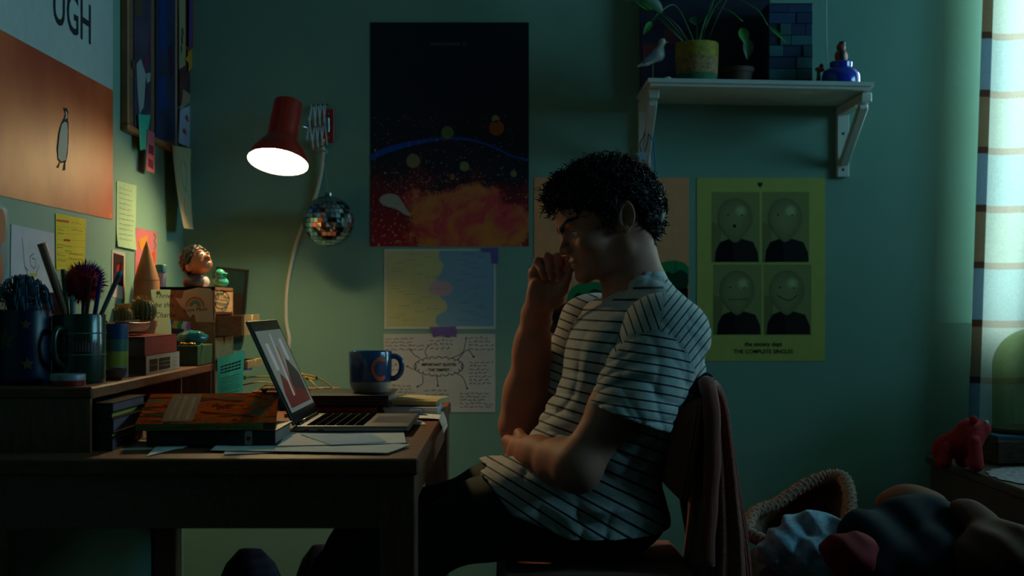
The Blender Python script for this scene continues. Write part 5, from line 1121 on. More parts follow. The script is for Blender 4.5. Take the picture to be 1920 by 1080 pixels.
# patchwork box
bx0 = (1441-PX)*3.50/F; bx1 = (1524-PX)*3.50/F; pb_ = thing('patchwork_box', 'tall box covered in teal and navy patches on the wall shelf', 'box', ((bx0+bx1)/2, 3.55, shz(.7)))
zb = shz(bx0)-.001; build('box_body', G().box((bx0, 3.502, zb), (bx1, 3.60, 1.74)), mat('box_navy', (20, 40, 62), .6, var=.15), pb_)
R_ = random.Random(8); zz = zb+.002; row = 0
while zz < 1.72:
    hh = (.020, .028, .030, .028, .026, .03, .028)[row % 7]; xx = bx0
    while xx < bx1-.004:
        w_ = min(R_.choice((.028, .036, .05, .07)), bx1-xx); c_ = R_.choice(((44, 96, 104), (30, 60, 96), (16, 30, 44), (40, 84, 90), (26, 48, 84))); dp_ = R_.choice((.003, .005, .008))
        build('patch', G().box((xx+.0006, 3.502-dp_, zz), (xx+w_-.0006, 3.502, zz+hh-.0012), .001), mat('patch_c%d_%d' % c_[:2], c_, .6, var=.15), pb_); xx += w_
    zz += hh; row += 1
# hummingbird ornament on a white cord
hb = P(1537, 131, 3.45); ob = thing('bird_ornament', 'tiny orange and green bird ornament on a white cord beside the blue jar', 'ornament', (hb[0], 3.45, shz(hb[0])))
build('bird_body', G().ball(hb+np.array((0, 0, .001)), (.012, .007, .007), 16, 10), mat('bird_orange', (176, 74, 34), .4), ob, True); build('bird_head', G().ball(hb+np.array((.004, -.002, .010)), .0055, 12, 8), mat('bird_rose', (120, 60, 70), .4), ob, True)
build('base_leaf', G().lathe([(.012, 0), (.013, .003), (.006, .008), (.004, hb[2]-shz(hb[0])-.004)], (hb[0]-.003, 3.45, shz(hb[0])), 16), mat('bird_green', (44, 90, 60), .5), ob, 'auto')
build('cord', G().tube([P(1549, -60, 3.47), P(1549.5, 60, 3.47), P(1551.5, 132, 3.47)], .0013, 6), mat('cord_white', (170, 190, 190), .5), ob)
# blue glass jar with a stopper figure
jc = sp_(1577, 3.44); jr = .0475; jar = thing('glass_jar', 'squat cobalt-blue glass jar at the right end of the wall shelf', 'jar', jc)
CB = mat('cobalt_glass', (30, 50, 170), .12, var=.2, scale=40, coat=.8)
build('jar_body', G().lathe([(.044, 0), (jr, .004), (jr, .022), (.044, .034), (.034, .041), (.028, .044), (.0285, .056), (.0265, .058), (.024, .055), (.024, .03), (0, .03)], jc, 44), CB, jar, 'auto')
sf = thing('stopper_figure', 'little orange and red clay bird figure sitting on the blue jar', 'figurine', jc+np.array((0, 0, .056)))
OR = mat('clay_orange', (196, 84, 36), .5); RD = mat('clay_red', (150, 60, 54), .5)
build('figure_body', G().ball(jc+np.array((0, 0, .072)), (.0165, .014, .018), 20, 12), OR, sf, True); build('figure_chest', G().ball(jc+np.array((.001, -.008, .074)), (.009, .009, .014), 14, 10), mat('clay_teal', (24, 60, 66), .5), sf, True)
build('figure_head', G().ball(jc+np.array((0, 0, .094)), (.0115, .0105, .0115), 16, 10), RD, sf, True); build('figure_hat', G().ball(jc+np.array((.002, 0, .1045)), (.009, .008, .0055), 14, 8), mat('clay_dark', (36, 44, 54), .35), sf, True)
# ornament hanging from the left bracket
oc = P(1205, 292, 3.50); orn = thing('hanging_ornament', 'star and ribbon ornament hanging from the left shelf bracket', 'ornament', P(1207, 318, 3.50))
build('star', G().prism([oc+np.array(((.020 if k % 2 == 0 else .009)*cos(pi/2+2*pi*k/10), 0, (.020 if k % 2 == 0 else .009)*sin(pi/2+2*pi*k/10))) for k in range(10)], (0, -.004, 0)), mat('star_silver', (150, 160, 176), .4), orn)
build('heart_bead', G().ball(P(1213, 312, 3.50), (.011, .006, .009), 14, 10), mat('bead_rose', (190, 110, 110), .4), orn, True)
build('ribbon', G().tube(spline([P(1216, 250, 3.49), P(1226, 268, 3.50), P(1228, 300, 3.50), P(1229, 340, 3.50), P(1232, 390, 3.52), P(1224, 430, 3.52), P(1230, 446, 3.52)], 6), .0018, 6), mat('ribbon_blue', (40, 90, 170), .5), orn, True)
build('ribbon', G().tube(spline([P(1210, 250, 3.49), P(1200, 270, 3.50), P(1205, 292, 3.50), P(1213, 270, 3.50), P(1216, 250, 3.49)], 6), .0014, 6), mat('ribbon_dark', (60, 40, 60), .5), orn, True)
build('tassel', G().tube(spline([P(1222, 330, 3.51), P(1226, 400, 3.52), P(1221, 446, 3.52)], 6), .0013, 6), MATS['ribbon_dark'], orn, True)

# ================================================================== curtain
def curtain_mat(name, cols):
    m = bpy.data.materials.new(name); m.use_nodes = True; nt = m.node_tree; nt.nodes.remove(nt.nodes['Principled BSDF'])
    at = nd(nt, 'ShaderNodeAttribute', attribute_name='band'); fr = nd(nt, 'ShaderNodeMath', operation='FRACT'); nt.links.new(at.outputs['Fac'], fr.inputs[0])
    r = nd(nt, 'ShaderNodeValToRGB'); cr = r.color_ramp; cr.interpolation = 'CONSTANT'
    cr.elements[0].position = 0; cr.elements[0].color = lin(cols[0])+(1,); cr.elements[1].position = .035; cr.elements[1].color = lin(cols[1])+(1,)
    for p_, c_ in ((.465, cols[0]), (.53, cols[2]), (.975, cols[0])): e = cr.elements.new(p_); e.color = lin(c_)+(1,)
    nt.links.new(fr.outputs[0], r.inputs[0])
    n = nd(nt, 'ShaderNodeTexNoise', i_Scale=220.); tc = nd(nt, 'ShaderNodeTexCoord'); nt.links.new(tc.outputs['Object'], n.inputs['Vector'])
    mx = nd(nt, 'ShaderNodeMix', data_type='RGBA', blend_type='MULTIPLY'); mx.inputs[0].default_value = .3; nt.links.new(r.outputs[0], mx.inputs[6]); nt.links.new(n.outputs['Fac'], mx.inputs[7])
    d = nd(nt, 'ShaderNodeBsdfDiffuse'); t = nd(nt, 'ShaderNodeBsdfTranslucent'); nt.links.new(mx.outputs[2], d.inputs[0]); nt.links.new(mx.outputs[2], t.inputs[0])
    ms = nd(nt, 'ShaderNodeMixShader'); ms.inputs[0].default_value = .55; nt.links.new(d.outputs[0], ms.inputs[1]); nt.links.new(t.outputs[0], ms.inputs[2]); nt.links.new(ms.outputs[0], nt.nodes['Material Output'].inputs[0]); return m
CM = curtain_mat('curtain_check', ((214, 184, 166), (226, 222, 208), (216, 222, 218))); CMH = curtain_mat('curtain_hem', ((92, 66, 60), (142, 118, 96), (132, 152, 172))); CYP = 3.60
cu = thing('curtain', 'pale checked cotton curtain drawn across the window on the right', 'curtain', (1.76, CYP, .50))
def edge(z): return 1.2330-.034*((1.70-z)/1.0)
def cfold(u, z): return .016*sin(2*pi*u*7+.6*sin(3*z))*(.25+.75*min(1, u*6))
NU, NV = 150, 60; V = []; A = []
Z0, Z1 = .50, 2.30
for i in range(NU+1):
    u = i/NU
    for j in range(NV+1):
        z_ = Z0+(Z1-Z0)*j/NV; x_ = edge(z_)+1.05*u; V.append((x_, CYP+cfold(u, z_), z_)); A.append((z_-BW(1840, 605)[1])/(.149*2)+.5+.012*sin(20*u))
f = [(i*(NV+1)+j, (i+1)*(NV+1)+j, (i+1)*(NV+1)+j+1, i*(NV+1)+j+1) for i in range(NU) for j in range(NV)]
build('curtain_cloth', (np.array(V), f), CM, cu, True, {'band': A})
V = []; A = []
for i in range(4):
    for j in range(NV+1):
        z_ = Z0+(Z1-Z0)*j/NV; V.append((edge(z_)-.001+.028*i/3, CYP-.004-.002*sin(i), z_)); A.append((z_-BW(1840, 605)[1])/(.149*2)+.5)
build('side_hem', (np.array(V), [(i*(NV+1)+j, (i+1)*(NV+1)+j, (i+1)*(NV+1)+j+1, i*(NV+1)+j+1) for i in range(3) for j in range(NV)]), CMH, cu, True, {'band': A})
rod = thing('curtain_rod', 'wooden curtain rod above the window', 'curtain rod', (1.76, CYP, 2.30)); build('rod', G().tube([(1.15, CYP, 2.31), (2.31, CYP, 2.31)], .011, 16), WD, rod, True)
for x_ in (1.19, 2.29): build('rod_bracket', G().box((x_-.008, CYP-.004, 2.300), (x_+.008, YB, 2.322)), CHR, rod)

# ================================================================== bedside chest and what stands on it
KX0, KX1, KY0, KY1, KZ = 1.069, 1.56, 2.80, 3.545, .595
DKW = mat('dark_walnut', (70, 48, 36), .5, var=.3, scale=8, stretch=(12, 2, 12)); nc = thing('bedside_chest', 'low dark wooden chest beside the curtain', 'chest', ((KX0+KX1)/2, (KY0+KY1)/2, 0))
build('chest_top', G().box((KX0, KY0, KZ-.022), (KX1, KY1, KZ), .004), DKW, nc); build('chest_body', G().box((KX0+.012, KY0+.014, .03), (KX1-.012, KY1-.01, KZ-.022)), DKW, nc)
for k in range(2):
    d_ = build('drawer', G().box((KX0+.03, KY0-.002, .07+.24*k), (KX1-.03, KY0+.014, .29+.24*k), .003), DKW, nc); build('knob', G().lathe([(.006, 0), (.012, .014), (.010, .020)], ((KX0+KX1)/2, KY0-.002, .18+.24*k), 16, (0, -1, 0)), BRA, d_, 'auto')
for x_ in (KX0+.03, KX1-.03):
    for y_ in (KY0+.04, KY1-.04): build('foot', G().box((x_-.018, y_-.018, 0), (x_+.018, y_+.018, .03)), DKW, nc)
# doily
dc = np.array((1.21, 3.06, KZ)); g = G(); n = 72
ring = lambda r, h_: [dc+np.array(((r+(.008*abs(sin(9*2*pi*k/n)) if r > .12 else 0))*cos(2*pi*k/n)*.95, (r+(.008*abs(sin(9*2*pi*k/n)) if r > .12 else 0))*sin(2*pi*k/n)*1.4, h_)) for k in range(n)]
rs_ = [.02, .06, .10, .135]; pts = sum([ring(r, .0014+.0012*(i % 2)) for i, r in enumerate(rs_)], [])
g.add(pts, [(i*n+j, i*n+(j+1) % n, (i+1)*n+(j+1) % n, (i+1)*n+j) for i in range(3) for j in range(n)]+[tuple(range(n))])
one('crochet_doily', g, mat('doily', (150, 140, 150), .9, var=.5, scale=90, bump=.8, bscale=120), 'pale crochet doily lying on the bedside chest', 'doily')
# red knitted toy
rc = P(1800, 826, 3.22); tz_ = KZ+.0015; toy = thing('knitted_toy', 'red knitted animal toy lying on the bedside chest', 'soft toy', (rc[0], rc[1], tz_))
def rp(px, py, Y=3.22): return P(px, py, Y)
def ftoy(p):
    d = caps(p, rp(1772, 840, 3.26), rp(1815, 822), .027, .036); d = smin(d, caps(p, rp(1820, 808), rp(1841, 804), .030, .021), .014); d = smin(d, caps(p, rp(1772, 840, 3.26), rp(1756, 850, 3.28), .024, .012), .014)
    for a, b in (((1828, 830, 3.18), (1830, 858, 3.17)), ((1812, 832, 3.24), (1806, 856, 3.25)), ((1775, 840, 3.22), (1770, 856, 3.22))): q = rp(*b); q[2] = tz_+.016; d = smin(d, caps(p, rp(*a), q, .014, .018), .008)
    d = smin(d, sph(p, rp(1826, 787, 3.19), .010), .006); d = smin(d, sph(p, rp(1824, 788, 3.25), .010), .006)
    d = d+.0009*np.sin(p[0]*700)*np.sin(p[2]*700); return smax(d, -(p[2]-tz_-.0005), .002)
v, f = nets(ftoy, (rc[0]-.10, 3.10, tz_-.006), (rc[0]+.10, 3.36, tz_+.16), .003); build('toy_body', (v, f), mat('wool_red', (160, 20, 26), .9, var=.25, scale=120), toy, True)
for y_ in (3.18, 3.235): build('eye', G().ball(rp(1846, 792 if y_ < 3.2 else 795, y_)+np.array((.004, 0, .0)), .0055, 10, 8), mat('toy_eye', (190, 180, 176), .4), toy, True)
# woven basket box, glass dome with a clock
one('woven_box', G().box((1.165, 3.30, KZ+.0003), (1.40, 3.52, KZ+.062), .006), mat('wicker_dark', (76, 56, 40), .8, var=.5, scale=40, stretch=(1, 1, 4), bump=.9, bscale=90), 'dark woven box under the glass dome', 'box')
one('blue_booklet', G().box((1.17, 3.305, KZ+.0625), (1.40, 3.515, KZ+.070), .001), mat('booklet_blue', (30, 84, 120), .5), 'thin blue booklet between the woven box and the glass dome', 'booklet')
dm = np.array((1.2775+.012, 3.40, KZ+.0705)); dome = thing('glass_dome', 'glass display dome with a dark foot at the right edge of the picture', 'glass dome', dm)
build('dome_foot', G().lathe([(.098, 0), (.100, .006), (.096, .012)], dm, 48), mat('dome_wood', (40, 30, 24), .4), dome, 'auto')
pr = [(.094, .012)]+[(.094, .16)]+[(.094*cos(a), .16+.094*sin(a)) for a in np.linspace(.1, pi/2-.02, 12)]
build('glass', G().lathe(pr, dm, 56, cap=False), glassmat('dome_glass', (214, 220, 190)), dome, True)
ck = dm+np.array((.03, 0, .013)); cl_ = thing('mantel_clock', 'round white-faced clock with black rim inside the glass dome', 'clock', ck)
build('clock_stand', G().box(ck+np.array((-.03, -.015, 0)), ck+np.array((.03, .015, .045)), .004), CK, cl_)
build('clock_rim', G().lathe([(.046, 0), (.046, .016), (.040, .018), (.040, .006), (0, .005)], ck+np.array((0, .006, .088)), 40, (0, -1, 0)), mat('rim_blueblack', (16, 22, 36), .3), cl_, 'auto')
build('clock_face', G().lathe([(.040, 0), (0, .0004)], ck+np.array((0, .0005, .088)), 40, (0, -1, 0), cap=False), mat('face_white', (196, 196, 190), .5, var=0), cl_)
for a_, L_ in ((.9, .022), (2.4, .032)): o_ = ck+np.array((0, -.0008, .088)); d_ = np.array((cos(a_), 0, sin(a_))); build('clock_hand', G().obox(o_+d_*L_/2, d_*L_/2, np.cross(d_, (0, 1, 0))*.0012, (0, .0003, 0)), CK, cl_)

# ================================================================== bench with laundry at the lower right
bn = thing('low_bench', 'low bench with a dark cover under the laundry on the right', 'bench', (.80, 2.75, 0)); BK = mat('bench_cover', (30, 32, 44), .9, var=.2)
build('bench_cushion', G().box((.53, 2.36, .34), (1.055, 3.10, .44), .02), BK, bn); build('bench_frame', G().box((.545, 2.375, .29), (1.04, 3.085, .34)), DKW, bn)
for x_ in (.575, 1.01):
    for y_ in (2.41, 3.05): build('leg', G().box((x_-.022, y_-.022, 0), (x_+.022, y_+.022, .29)), DKW, bn)
# tilted wicker basket
wb = thing('wicker_basket', 'round wicker basket tipped on its side behind the chair', 'basket', (.66, 2.98, .44))
WK = mat('wicker_tan', (132, 98, 80), .75, var=.35, scale=60, bump=.6, bscale=120)
bcn = P(1508, 985, 2.98); rim = [P(*q, Y) for q, Y in (((1400, 1000), 2.90), ((1415, 962), 2.98), ((1455, 945), 3.02), ((1505, 912), 3.05), ((1550, 894), 3.06), ((1580, 896), 3.04), ((1592, 922), 2.98), ((1594, 965), 2.92), ((1580, 1000), 2.86), ((1520, 1020), 2.82), ((1450, 1020), 2.84))]
rim = [q if q[2] > .47 else np.array((q[0], q[1], .47)) for q in rim]
rs = spline(rim+[rim[0]], 8)[:-1]
build('rim', G().tube(rs, .0135, 10, closed=True), WK, wb, True)
g = G(); m = len(rs)
wrap = []
for i in range(0, m*4):
    k = i/4; i0 = int(k) % m; t_ = k-int(k); q = rs[i0]*(1-t_)+rs[(i0+1) % m]*t_; tg = rs[(i0+1) % m]-rs[i0]; tg /= np.linalg.norm(tg); u = np.cross(tg, (0, 0, 1)); u /= np.linalg.norm(u); w_ = np.cross(tg, u); a_ = i*1.15; wrap.append(q+.0138*(u*cos(a_)+w_*sin(a_)))
build('rim_wrapping', G().tube(wrap, .0028, 5, closed=True), mat('wicker_light', (160, 126, 108), .75, var=.2), wb, True)
V = []; cen = np.mean(rs, 0); bot = cen+np.array((.02, .14, -.06)); NB = 14
for i in range(NB+1):
    t_ = i/NB
    for q in rs:
        s_ = 1-.55*t_**1.6; p_ = cen+(q-cen)*s_+(bot-cen)*t_*1.0; p_ = p_+np.array((0, .004*(i % 2), 0)); p_[2] = max(p_[2], .4405); V.append(p_)
f = [(i*m+j, i*m+(j+1) % m, (i+1)*m+(j+1) % m, (i+1)*m+j) for i in range(NB) for j in range(m)]+[tuple(NB*m+j for j in range(m))]
build('wicker_wall', (np.array(V), f), WK, wb, True)
def cloth(name, label, ctrl, m, k=.02, amp=.008, fr=30., seed=0, res=.005, floor=.4405):
    pts = [(P(px, py, Y), r) for px, py, Y, r in ctrl]; allp = np.array([q for q, _ in pts]); R = max(r for _, r in pts)
    ph = np.random.default_rng(seed).uniform(0, 6, 6)
    def fn(p):
        d = None
        for (q, r) in pts:
            e = ell(p, q, (r, r*.8, r*.75)); d = e if d is None else smin(d, e, k)
        wv = np.sin(p[0]*fr+2.2*np.sin(p[2]*fr*.7+ph[0])+ph[1])*np.sin(p[1]*fr*.8+ph[2]+1.5*np.sin(p[0]*fr*.6))+.5*np.sin((p[0]+p[2])*fr*1.9+ph[3])
        return smax(d-amp*wv*.8, -(p[2]-floor), .003)
    v, f = nets(fn, allp.min(0)-R*1.25-.02, allp.max(0)+R*1.25+.02, res)
    return one(name, (v, f), m, label, 'clothing', smooth=True)
o = cloth('towel', 'light blue fluffy towel crumpled in front of the wicker basket', [(1490, 1000, 2.74, .045), (1530, 990, 2.74, .042), (1565, 1008, 2.72, .045), (1475, 1035, 2.72, .06), (1540, 1045, 2.70, .06)], mat('towel_blue', (140, 172, 192), .95, var=.3, scale=70, sheen=.5, bump=.8, bscale=140), .018, .010, 62., 3, .004); o['category'] = 'towel'
o = cloth('navy_garment', 'dark navy garment heaped on the bench in front of the bedside chest', [(1625, 1000, 2.70, .06), (1690, 985, 2.74, .07), (1735, 975, 2.76, .065), (1770, 1010, 2.74, .07), (1650, 1050, 2.68, .08), (1760, 1055, 2.68, .09)], mat('navy_cotton', (9, 12, 26), .85, var=.2), .03, .007, 34., 5)
o = cloth('red_garment', 'small crumpled red garment between the towel and the navy heap', [(1575, 1025, 2.60, .032), (1610, 1022, 2.60, .030), (1593, 1046, 2.60, .05)], mat('red_cotton', (150, 14, 24), .8, var=.2), .015, .007, 60., 7, .004)
o = cloth('tan_cushion', 'tan brown cushion poking out behind the navy heap', [(1672, 945, 2.90, .035), (1705, 938, 2.90, .045), (1740, 950, 2.92, .045), (1700, 1010, 2.90, .08)], mat('suede_tan', (126, 68, 38), .8, var=.15), .03, .002, 24., 9); o['category'] = 'cushion'
o = cloth('tan_jacket', 'tan suede jacket sleeve folded over at the right of the laundry heap', [(1812, 958, 2.70, .030), (1835, 978, 2.68, .035), (1860, 1010, 2.64, .05), (1895, 1035, 2.60, .07), (1840, 1045, 2.62, .06)], mat('suede_brown', (104, 56, 34), .8, var=.2), .022, .006, 46., 11)

# ================================================================== chair
CHM = mat('chair_metal', (26, 26, 30), .35, .7, var=0); CUS = mat('rust_corduroy', (172, 88, 56), .85, var=.2, scale=40, stretch=(1, 30, 1), sheen=.3, bump=.5, bscale=60)
chair = thing('chair', 'chair with rust-brown padded back and dark metal frame under the seated person', 'chair', (.20, 2.75, 0))
build('seat', G().box((-.02, 2.545, .425), (.36, 2.955, .480), .018), CUS, chair)
cb = [(1262, 768), (1312, 744), (1318, 752), (1290, 925), (1276, 938), (1243, 905)]
ya, yb = 2.575, 2.935
def cpt(px, py): return np.array(((px-PX)*2.62/F, 0, ZC-(py-PY)*2.62/F))
q = [cpt(*p_) for p_ in cb]
pro = [];
for k in range(len(q)):       # soften the outline of the pad
    a, b, c = q[k-1], q[k], q[(k+1) % len(q)]
    for t_ in (.0, .5, 1.): pro.append((a*(1-t_)+b*t_)*(1-t_)*.3+b*.7*(1-t_)+((b*(1-t_)+c*t_)*t_*.3+b*.7*t_) if False else b+(a-b)*.12*(1-t_)**2+(c-b)*.12*t_**2)
n = len(pro); ys = [ya, ya+.008, yb-.008, yb]; sc = [.86, 1., 1., .86]; cen = np.mean(pro, 0); V = []
for y_, s_ in zip(ys, sc): V += [cen+(p_-cen)*s_+np.array((0, y_, 0)) for p_ in pro]
f = [(i*n+j, i*n+(j+1) % n, (i+1)*n+(j+1) % n, (i+1)*n+j) for i in range(3) for j in range(n)]+[tuple(range(n))[::-1], tuple(3*n+j for j in range(n))]
build('back_pad', (np.array(V), f), CUS, chair, 'auto')
for px in ((1308, 752, 1280, 930), (1300, 756, 1271, 932)):
    a = cpt(px[0], px[1]); b = cpt(px[2], px[3]); build('seam_piping', G().tube([a+(0, ya-.001, 0), (a+b)/2+(.001, ya-.002, 0), b+(0, ya-.001, 0)], .0028, 8), CUS, chair, True)
for y_ in (2.60, 2.91):
    a = [np.array((.435, y_, .02)), np.array((.40, y_, .40)), np.array((.385, y_, .50)), np.array((.372, y_, .60)), np.array((.384, y_, .78)), np.array((.377, y_, .838))]
    build('back_upright', G().tube(spline(a, 6), .011, 10), CHM, chair, True)
build('back_rail', G().tube([(.378, 2.59, .838), (.384, 2.75, .838), (.378, 2.92, .838)], .011, 10), CHM, chair, True)
for x_, y_ in ((.03, 2.58), (.03, 2.92)): build('leg', G().tube([(x_, y_, .415), (x_-.02, y_, .0)], .013, 10), CHM, chair, True)
for y_ in (2.58, 2.92): build('seat_rail', G().box((.01, y_-.012, .393), (.405, y_+.012, .416)), CHM, chair)

# ---------------------------------------------------------------- knitted cardigan over the chair back
def knit_mat():
    m = mat('knit_rust', (150, 62, 50), .9, var=.35, scale=70, stretch=(1, 1, .12), sheen=.4, bump=.9, bscale=110); return m
rows = [(708, 1322, 1336, .02), (714, 1314, 1348, .10), (726, 1312, 1358, .15), (745, 1314, 1366, .165), (775, 1320, 1371, .17), (820, 1322, 1377, .175), (880, 1324, 1384, .18), (940, 1322, 1392, .185), (1000, 1318, 1402, .19), (1060, 1312, 1408, .195), (1140, 1304, 1412, .20), (1200, 1300, 1413, .20)]
V = []; n = 120; yc = 2.75
rr = []
for i in range(len(rows)-1):
    for t_ in np.linspace(0, 1, 5, endpoint=False): rr.append(tuple(np.array(rows[i])*(1-t_)+np.array(rows[i+1])*t_))
rr.append(rows[-1])
for (py, xa, xb, hw) in rr:
    z_ = ZC-(py-PY)*2.62/F; xa = (xa-PX)*2.62/F; xb = (xb-PX)*2.62/F; cx_ = (xa+xb)/2; a_ = (xb-xa)/2
    for j in range(n):
        q_ = 2*pi*j/n; amp = min(1, (py-706)/60)
        fold = 1+amp*(.10*sin(7*q_+.8+.004*py)+.05*sin(17*q_+2+.01*py)); s_ = abs(cos(q_))**.8*(1 if cos(q_) > 0 else -1); w_ = abs(sin(q_))**.7*(1 if sin(q_) > 0 else -1)
        V.append((cx_+a_*s_*fold, yc+hw*w_*(1+.04*amp*sin(9*q_)), z_))
m_ = len(rr); f = [(i*n+j, (i+1)*n+j, (i+1)*n+(j+1) % n, i*n+(j+1) % n) for i in range(m_-1) for j in range(n)]+[tuple(range(n)), tuple((m_-1)*n+j for j in range(n))[::-1]]
cg = thing('knitted_cardigan', 'rust-red chunky knitted cardigan draped over the chair back', 'cardigan', (.40, 2.75, .34)); build('cardigan_body', (np.array(V), f), knit_mat(), cg, True)
g = G()
for k in range(26):       # raised ribs of the knit running down the folds
    a0 = -2.35+1.75*k/25; path = []
    for i in range(6, m_, 2):
        py, xa, xb, hw = rr[i]; xa = (xa-PX)*2.62/F; xb = (xb-PX)*2.62/F; q_ = a0; amp = min(1, (py-706)/60)
        fold = 1+amp*(.10*sin(7*q_+.8+.004*py)+.05*sin(17*q_+2+.01*py)); s_ = abs(cos(q_))**.8*(1 if cos(q_) > 0 else -1); w_ = abs(sin(q_))**.7*(1 if sin(q_) > 0 else -1)
        path.append(((xa+xb)/2+(xb-xa)/2*s_*fold, yc+hw*w_*(1+.04*amp*sin(9*q_)), ZC-(py-PY)*2.62/F))
    g.tube(path, .0034, 6)
stuff(build('knit_ribs', g, mat('knit_rib', (160, 78, 64), .9, var=.4, scale=160, sheen=.4, bump=1., bscale=150), cg, True))
def sleeve_pts(off): return [(1318+off, 716, 2.60), (1326+off, 745, 2.57), (1330+off, 820, 2.56), (1328+off, 900, 2.56), (1322+off, 980, 2.56), (1318+off, 1060, 2.56)]
build('sleeve', G().tube(spline([P(*q_) for q_ in sleeve_pts(6)], 6), [.016+.001*sin(i*.9) for i in range(31)], 12), knit_mat(), cg, True)

# ================================================================== the person
person = thing('person', 'seated young person in striped T-shirt, fist at mouth, facing the laptop', 'person', (.19, 2.75, .0))
SKIN = mat('skin', (184, 120, 100), .58, var=.08, scale=30, sss=.12, bump=.15, bscale=260, spec=.22)
HAIR = mat('hair', (24, 18, 18), .55, var=.2, spec=.25)
E = P(1158, 420, 2.75); pit = math.radians(14); yaw = math.radians(7)
Fh0 = np.array((-cos(pit), 0, -sin(pit))); Uh = np.array((-sin(pit), 0, cos(pit))); Lh0 = np.array((0, -1., 0))
Fh = Fh0*cos(yaw)+Lh0*sin(yaw); Lh = Lh0*cos(yaw)-Fh0*sin(yaw)
def H(f_, l_, u_): return E+Fh*f_+Lh*l_+Uh*u_
def hloc(p): x, y, z_ = p[0]-E[0], p[1]-E[1], p[2]-E[2]; return [x*D[0]+y*D[1]+z_*D[2] for D in (Fh, Lh, Uh)]
NB0 = P(1176, 455, 2.75); NB1 = P(1204, 588, 2.75)
def head_sdf(p, full=True):
    q = hloc(p); a = [q[0], np.abs(q[1]), q[2]]
    d = ell(q, (.014, 0, .042), (.097, .073, .080))
    d = smin(d, ell(q, (.060, 0, .034), (.056, .060, .052)), .02)
    d = smin(d, ell(q, (.052, 0, -.022), (.052, .055, .062)), .02)
    d = smin(d, caps(a, (.098, .040, .022), (.1085, .010, .013), .0085, .0075), .012)
    d = smin(d, ell(a, (.070, .046, -.022), (.026, .016, .015)), .016)
    d = smin(d, caps(a, (.004, .050, -.052), (.088, .014, -.083), .014, .014), .022)
    d = smin(d, ell(q, (.050, 0, -.060), (.046, .044, .036)), .018)
    d = smin(d, sph(q, (.0925, 0, -.0835), .0155), .012)
    d = smin(d, ell(q, (.079, 0, -.050), (.029, .031, .028)), .014)
    d = smax(d, -ell(a, (.1085, .032, .001), (.016, .0175, .0115)), .010)          # eye sockets
    eb = sph(a, (.0870, .0315, .0005), .0142); sl = ell(a, (.100, .0345, .0), (.012, .0150, .0047)); d = smin(d, smax(eb, -sl, .0015), .004)
    d = smin(d, caps(q, (.104, 0, .004), (.1185, 0, -.022), .0065, .0078), .009)      # nose bridge
    d = smin(d, sph(q, (.1195, 0, -.0255), .0088), .006); d = smin(d, ell(a, (.1105, .0115, -.0285), (.0095, .0062, .0072)), .006)
    d = smax(d, -ell(a, (.1135, .0058, -.0355), (.0055, .0030, .0036)), .002)
    d = smin(d, ell(q, (.1045, 0, -.0505), (.0085, .0225, .0052)), .005); d = smin(d, ell(q, (.1030, 0, -.0610), (.0085, .0195, .0060)), .005)
    d = smax(d, -caps(q, (.1135, .020, -.0558), (.1135, -.020, -.0558), .0022, .0022), .002); d = smax(d, -sph(a, (.104, .0255, -.0562), .0035), .004)
    # ear
    ea = [a[0]+.004, a[1]-.0725-.22*(-a[0]-.004), a[2]-.007]
    t_ = math.radians(-12); ex = ea[0]*cos(t_)-ea[2]*sin(t_); ez = ea[0]*sin(t_)+ea[2]*cos(t_); ew = .0150-.0030*np.clip(-ez/.03, 0, 1)
    rad = np.sqrt((ex/ew)**2+(ez/.0285)**2); plate = np.maximum((rad-1)*.0145, np.abs(ea[1]+.0015)-.0026)
    rimd = np.sqrt(((rad-.90)*.0155)**2+(ea[1]-.0035)**2)-.0034
    rimd = np.where(ez < -.016, rimd+.002, rimd)
    anti = np.sqrt(((rad-.52)*.0155)**2+(ea[1]-.0015)**2)-.0024; anti = np.where(ex > .004, anti+.01, anti)
    lob = ell([ex, ea[1], ez], (.0035, .001, -.0235), (.0078, .0042, .0080)); trag = sph([ex, ea[1], ez], (.0125, .001, -.004), .0048)
    ear = smin(smin(plate, rimd, .002), smin(smin(anti, lob, .004), trag, .003), .002)
    ear = smax(ear, -ell([ex, ea[1], ez], (.004, .004, -.004), (.0065, .0055, .0095)), .002)
    root = ell([ex, ea[1], ez], (.008, -.010, -.001), (.010, .012, .022)); d = smin(d, root, .006); d = smin(d, ear, .003)
    # neck
    nk = caps(p, NB0+np.array((-.004, 0, .02)), NB1, .0535, .0575); d = smin(d, nk, .024)
    for s_ in (-1, 1):
        d = smin(d, caps(p, H(-.030, s_*.038, -.036), P(1168, 575, 2.75-s_*.025), .011, .012), .022)   # neck muscle
    d = smin(d, caps(p, P(1146, 535, 2.75), P(1156, 575, 2.75), .013, .012), .02)
    d = smin(d, caps(p, P(1200, 560, 2.75), P(1235, 600, 2.64), .05, .045), .04); d = smin(d, caps(p, P(1195, 560, 2.75), P(1150, 605, 2.88), .05, .045), .04)
    return d
parts = [nets(head_sdf, (.03, 2.62, .93), (.34, 2.92, 1.30), .0022)]
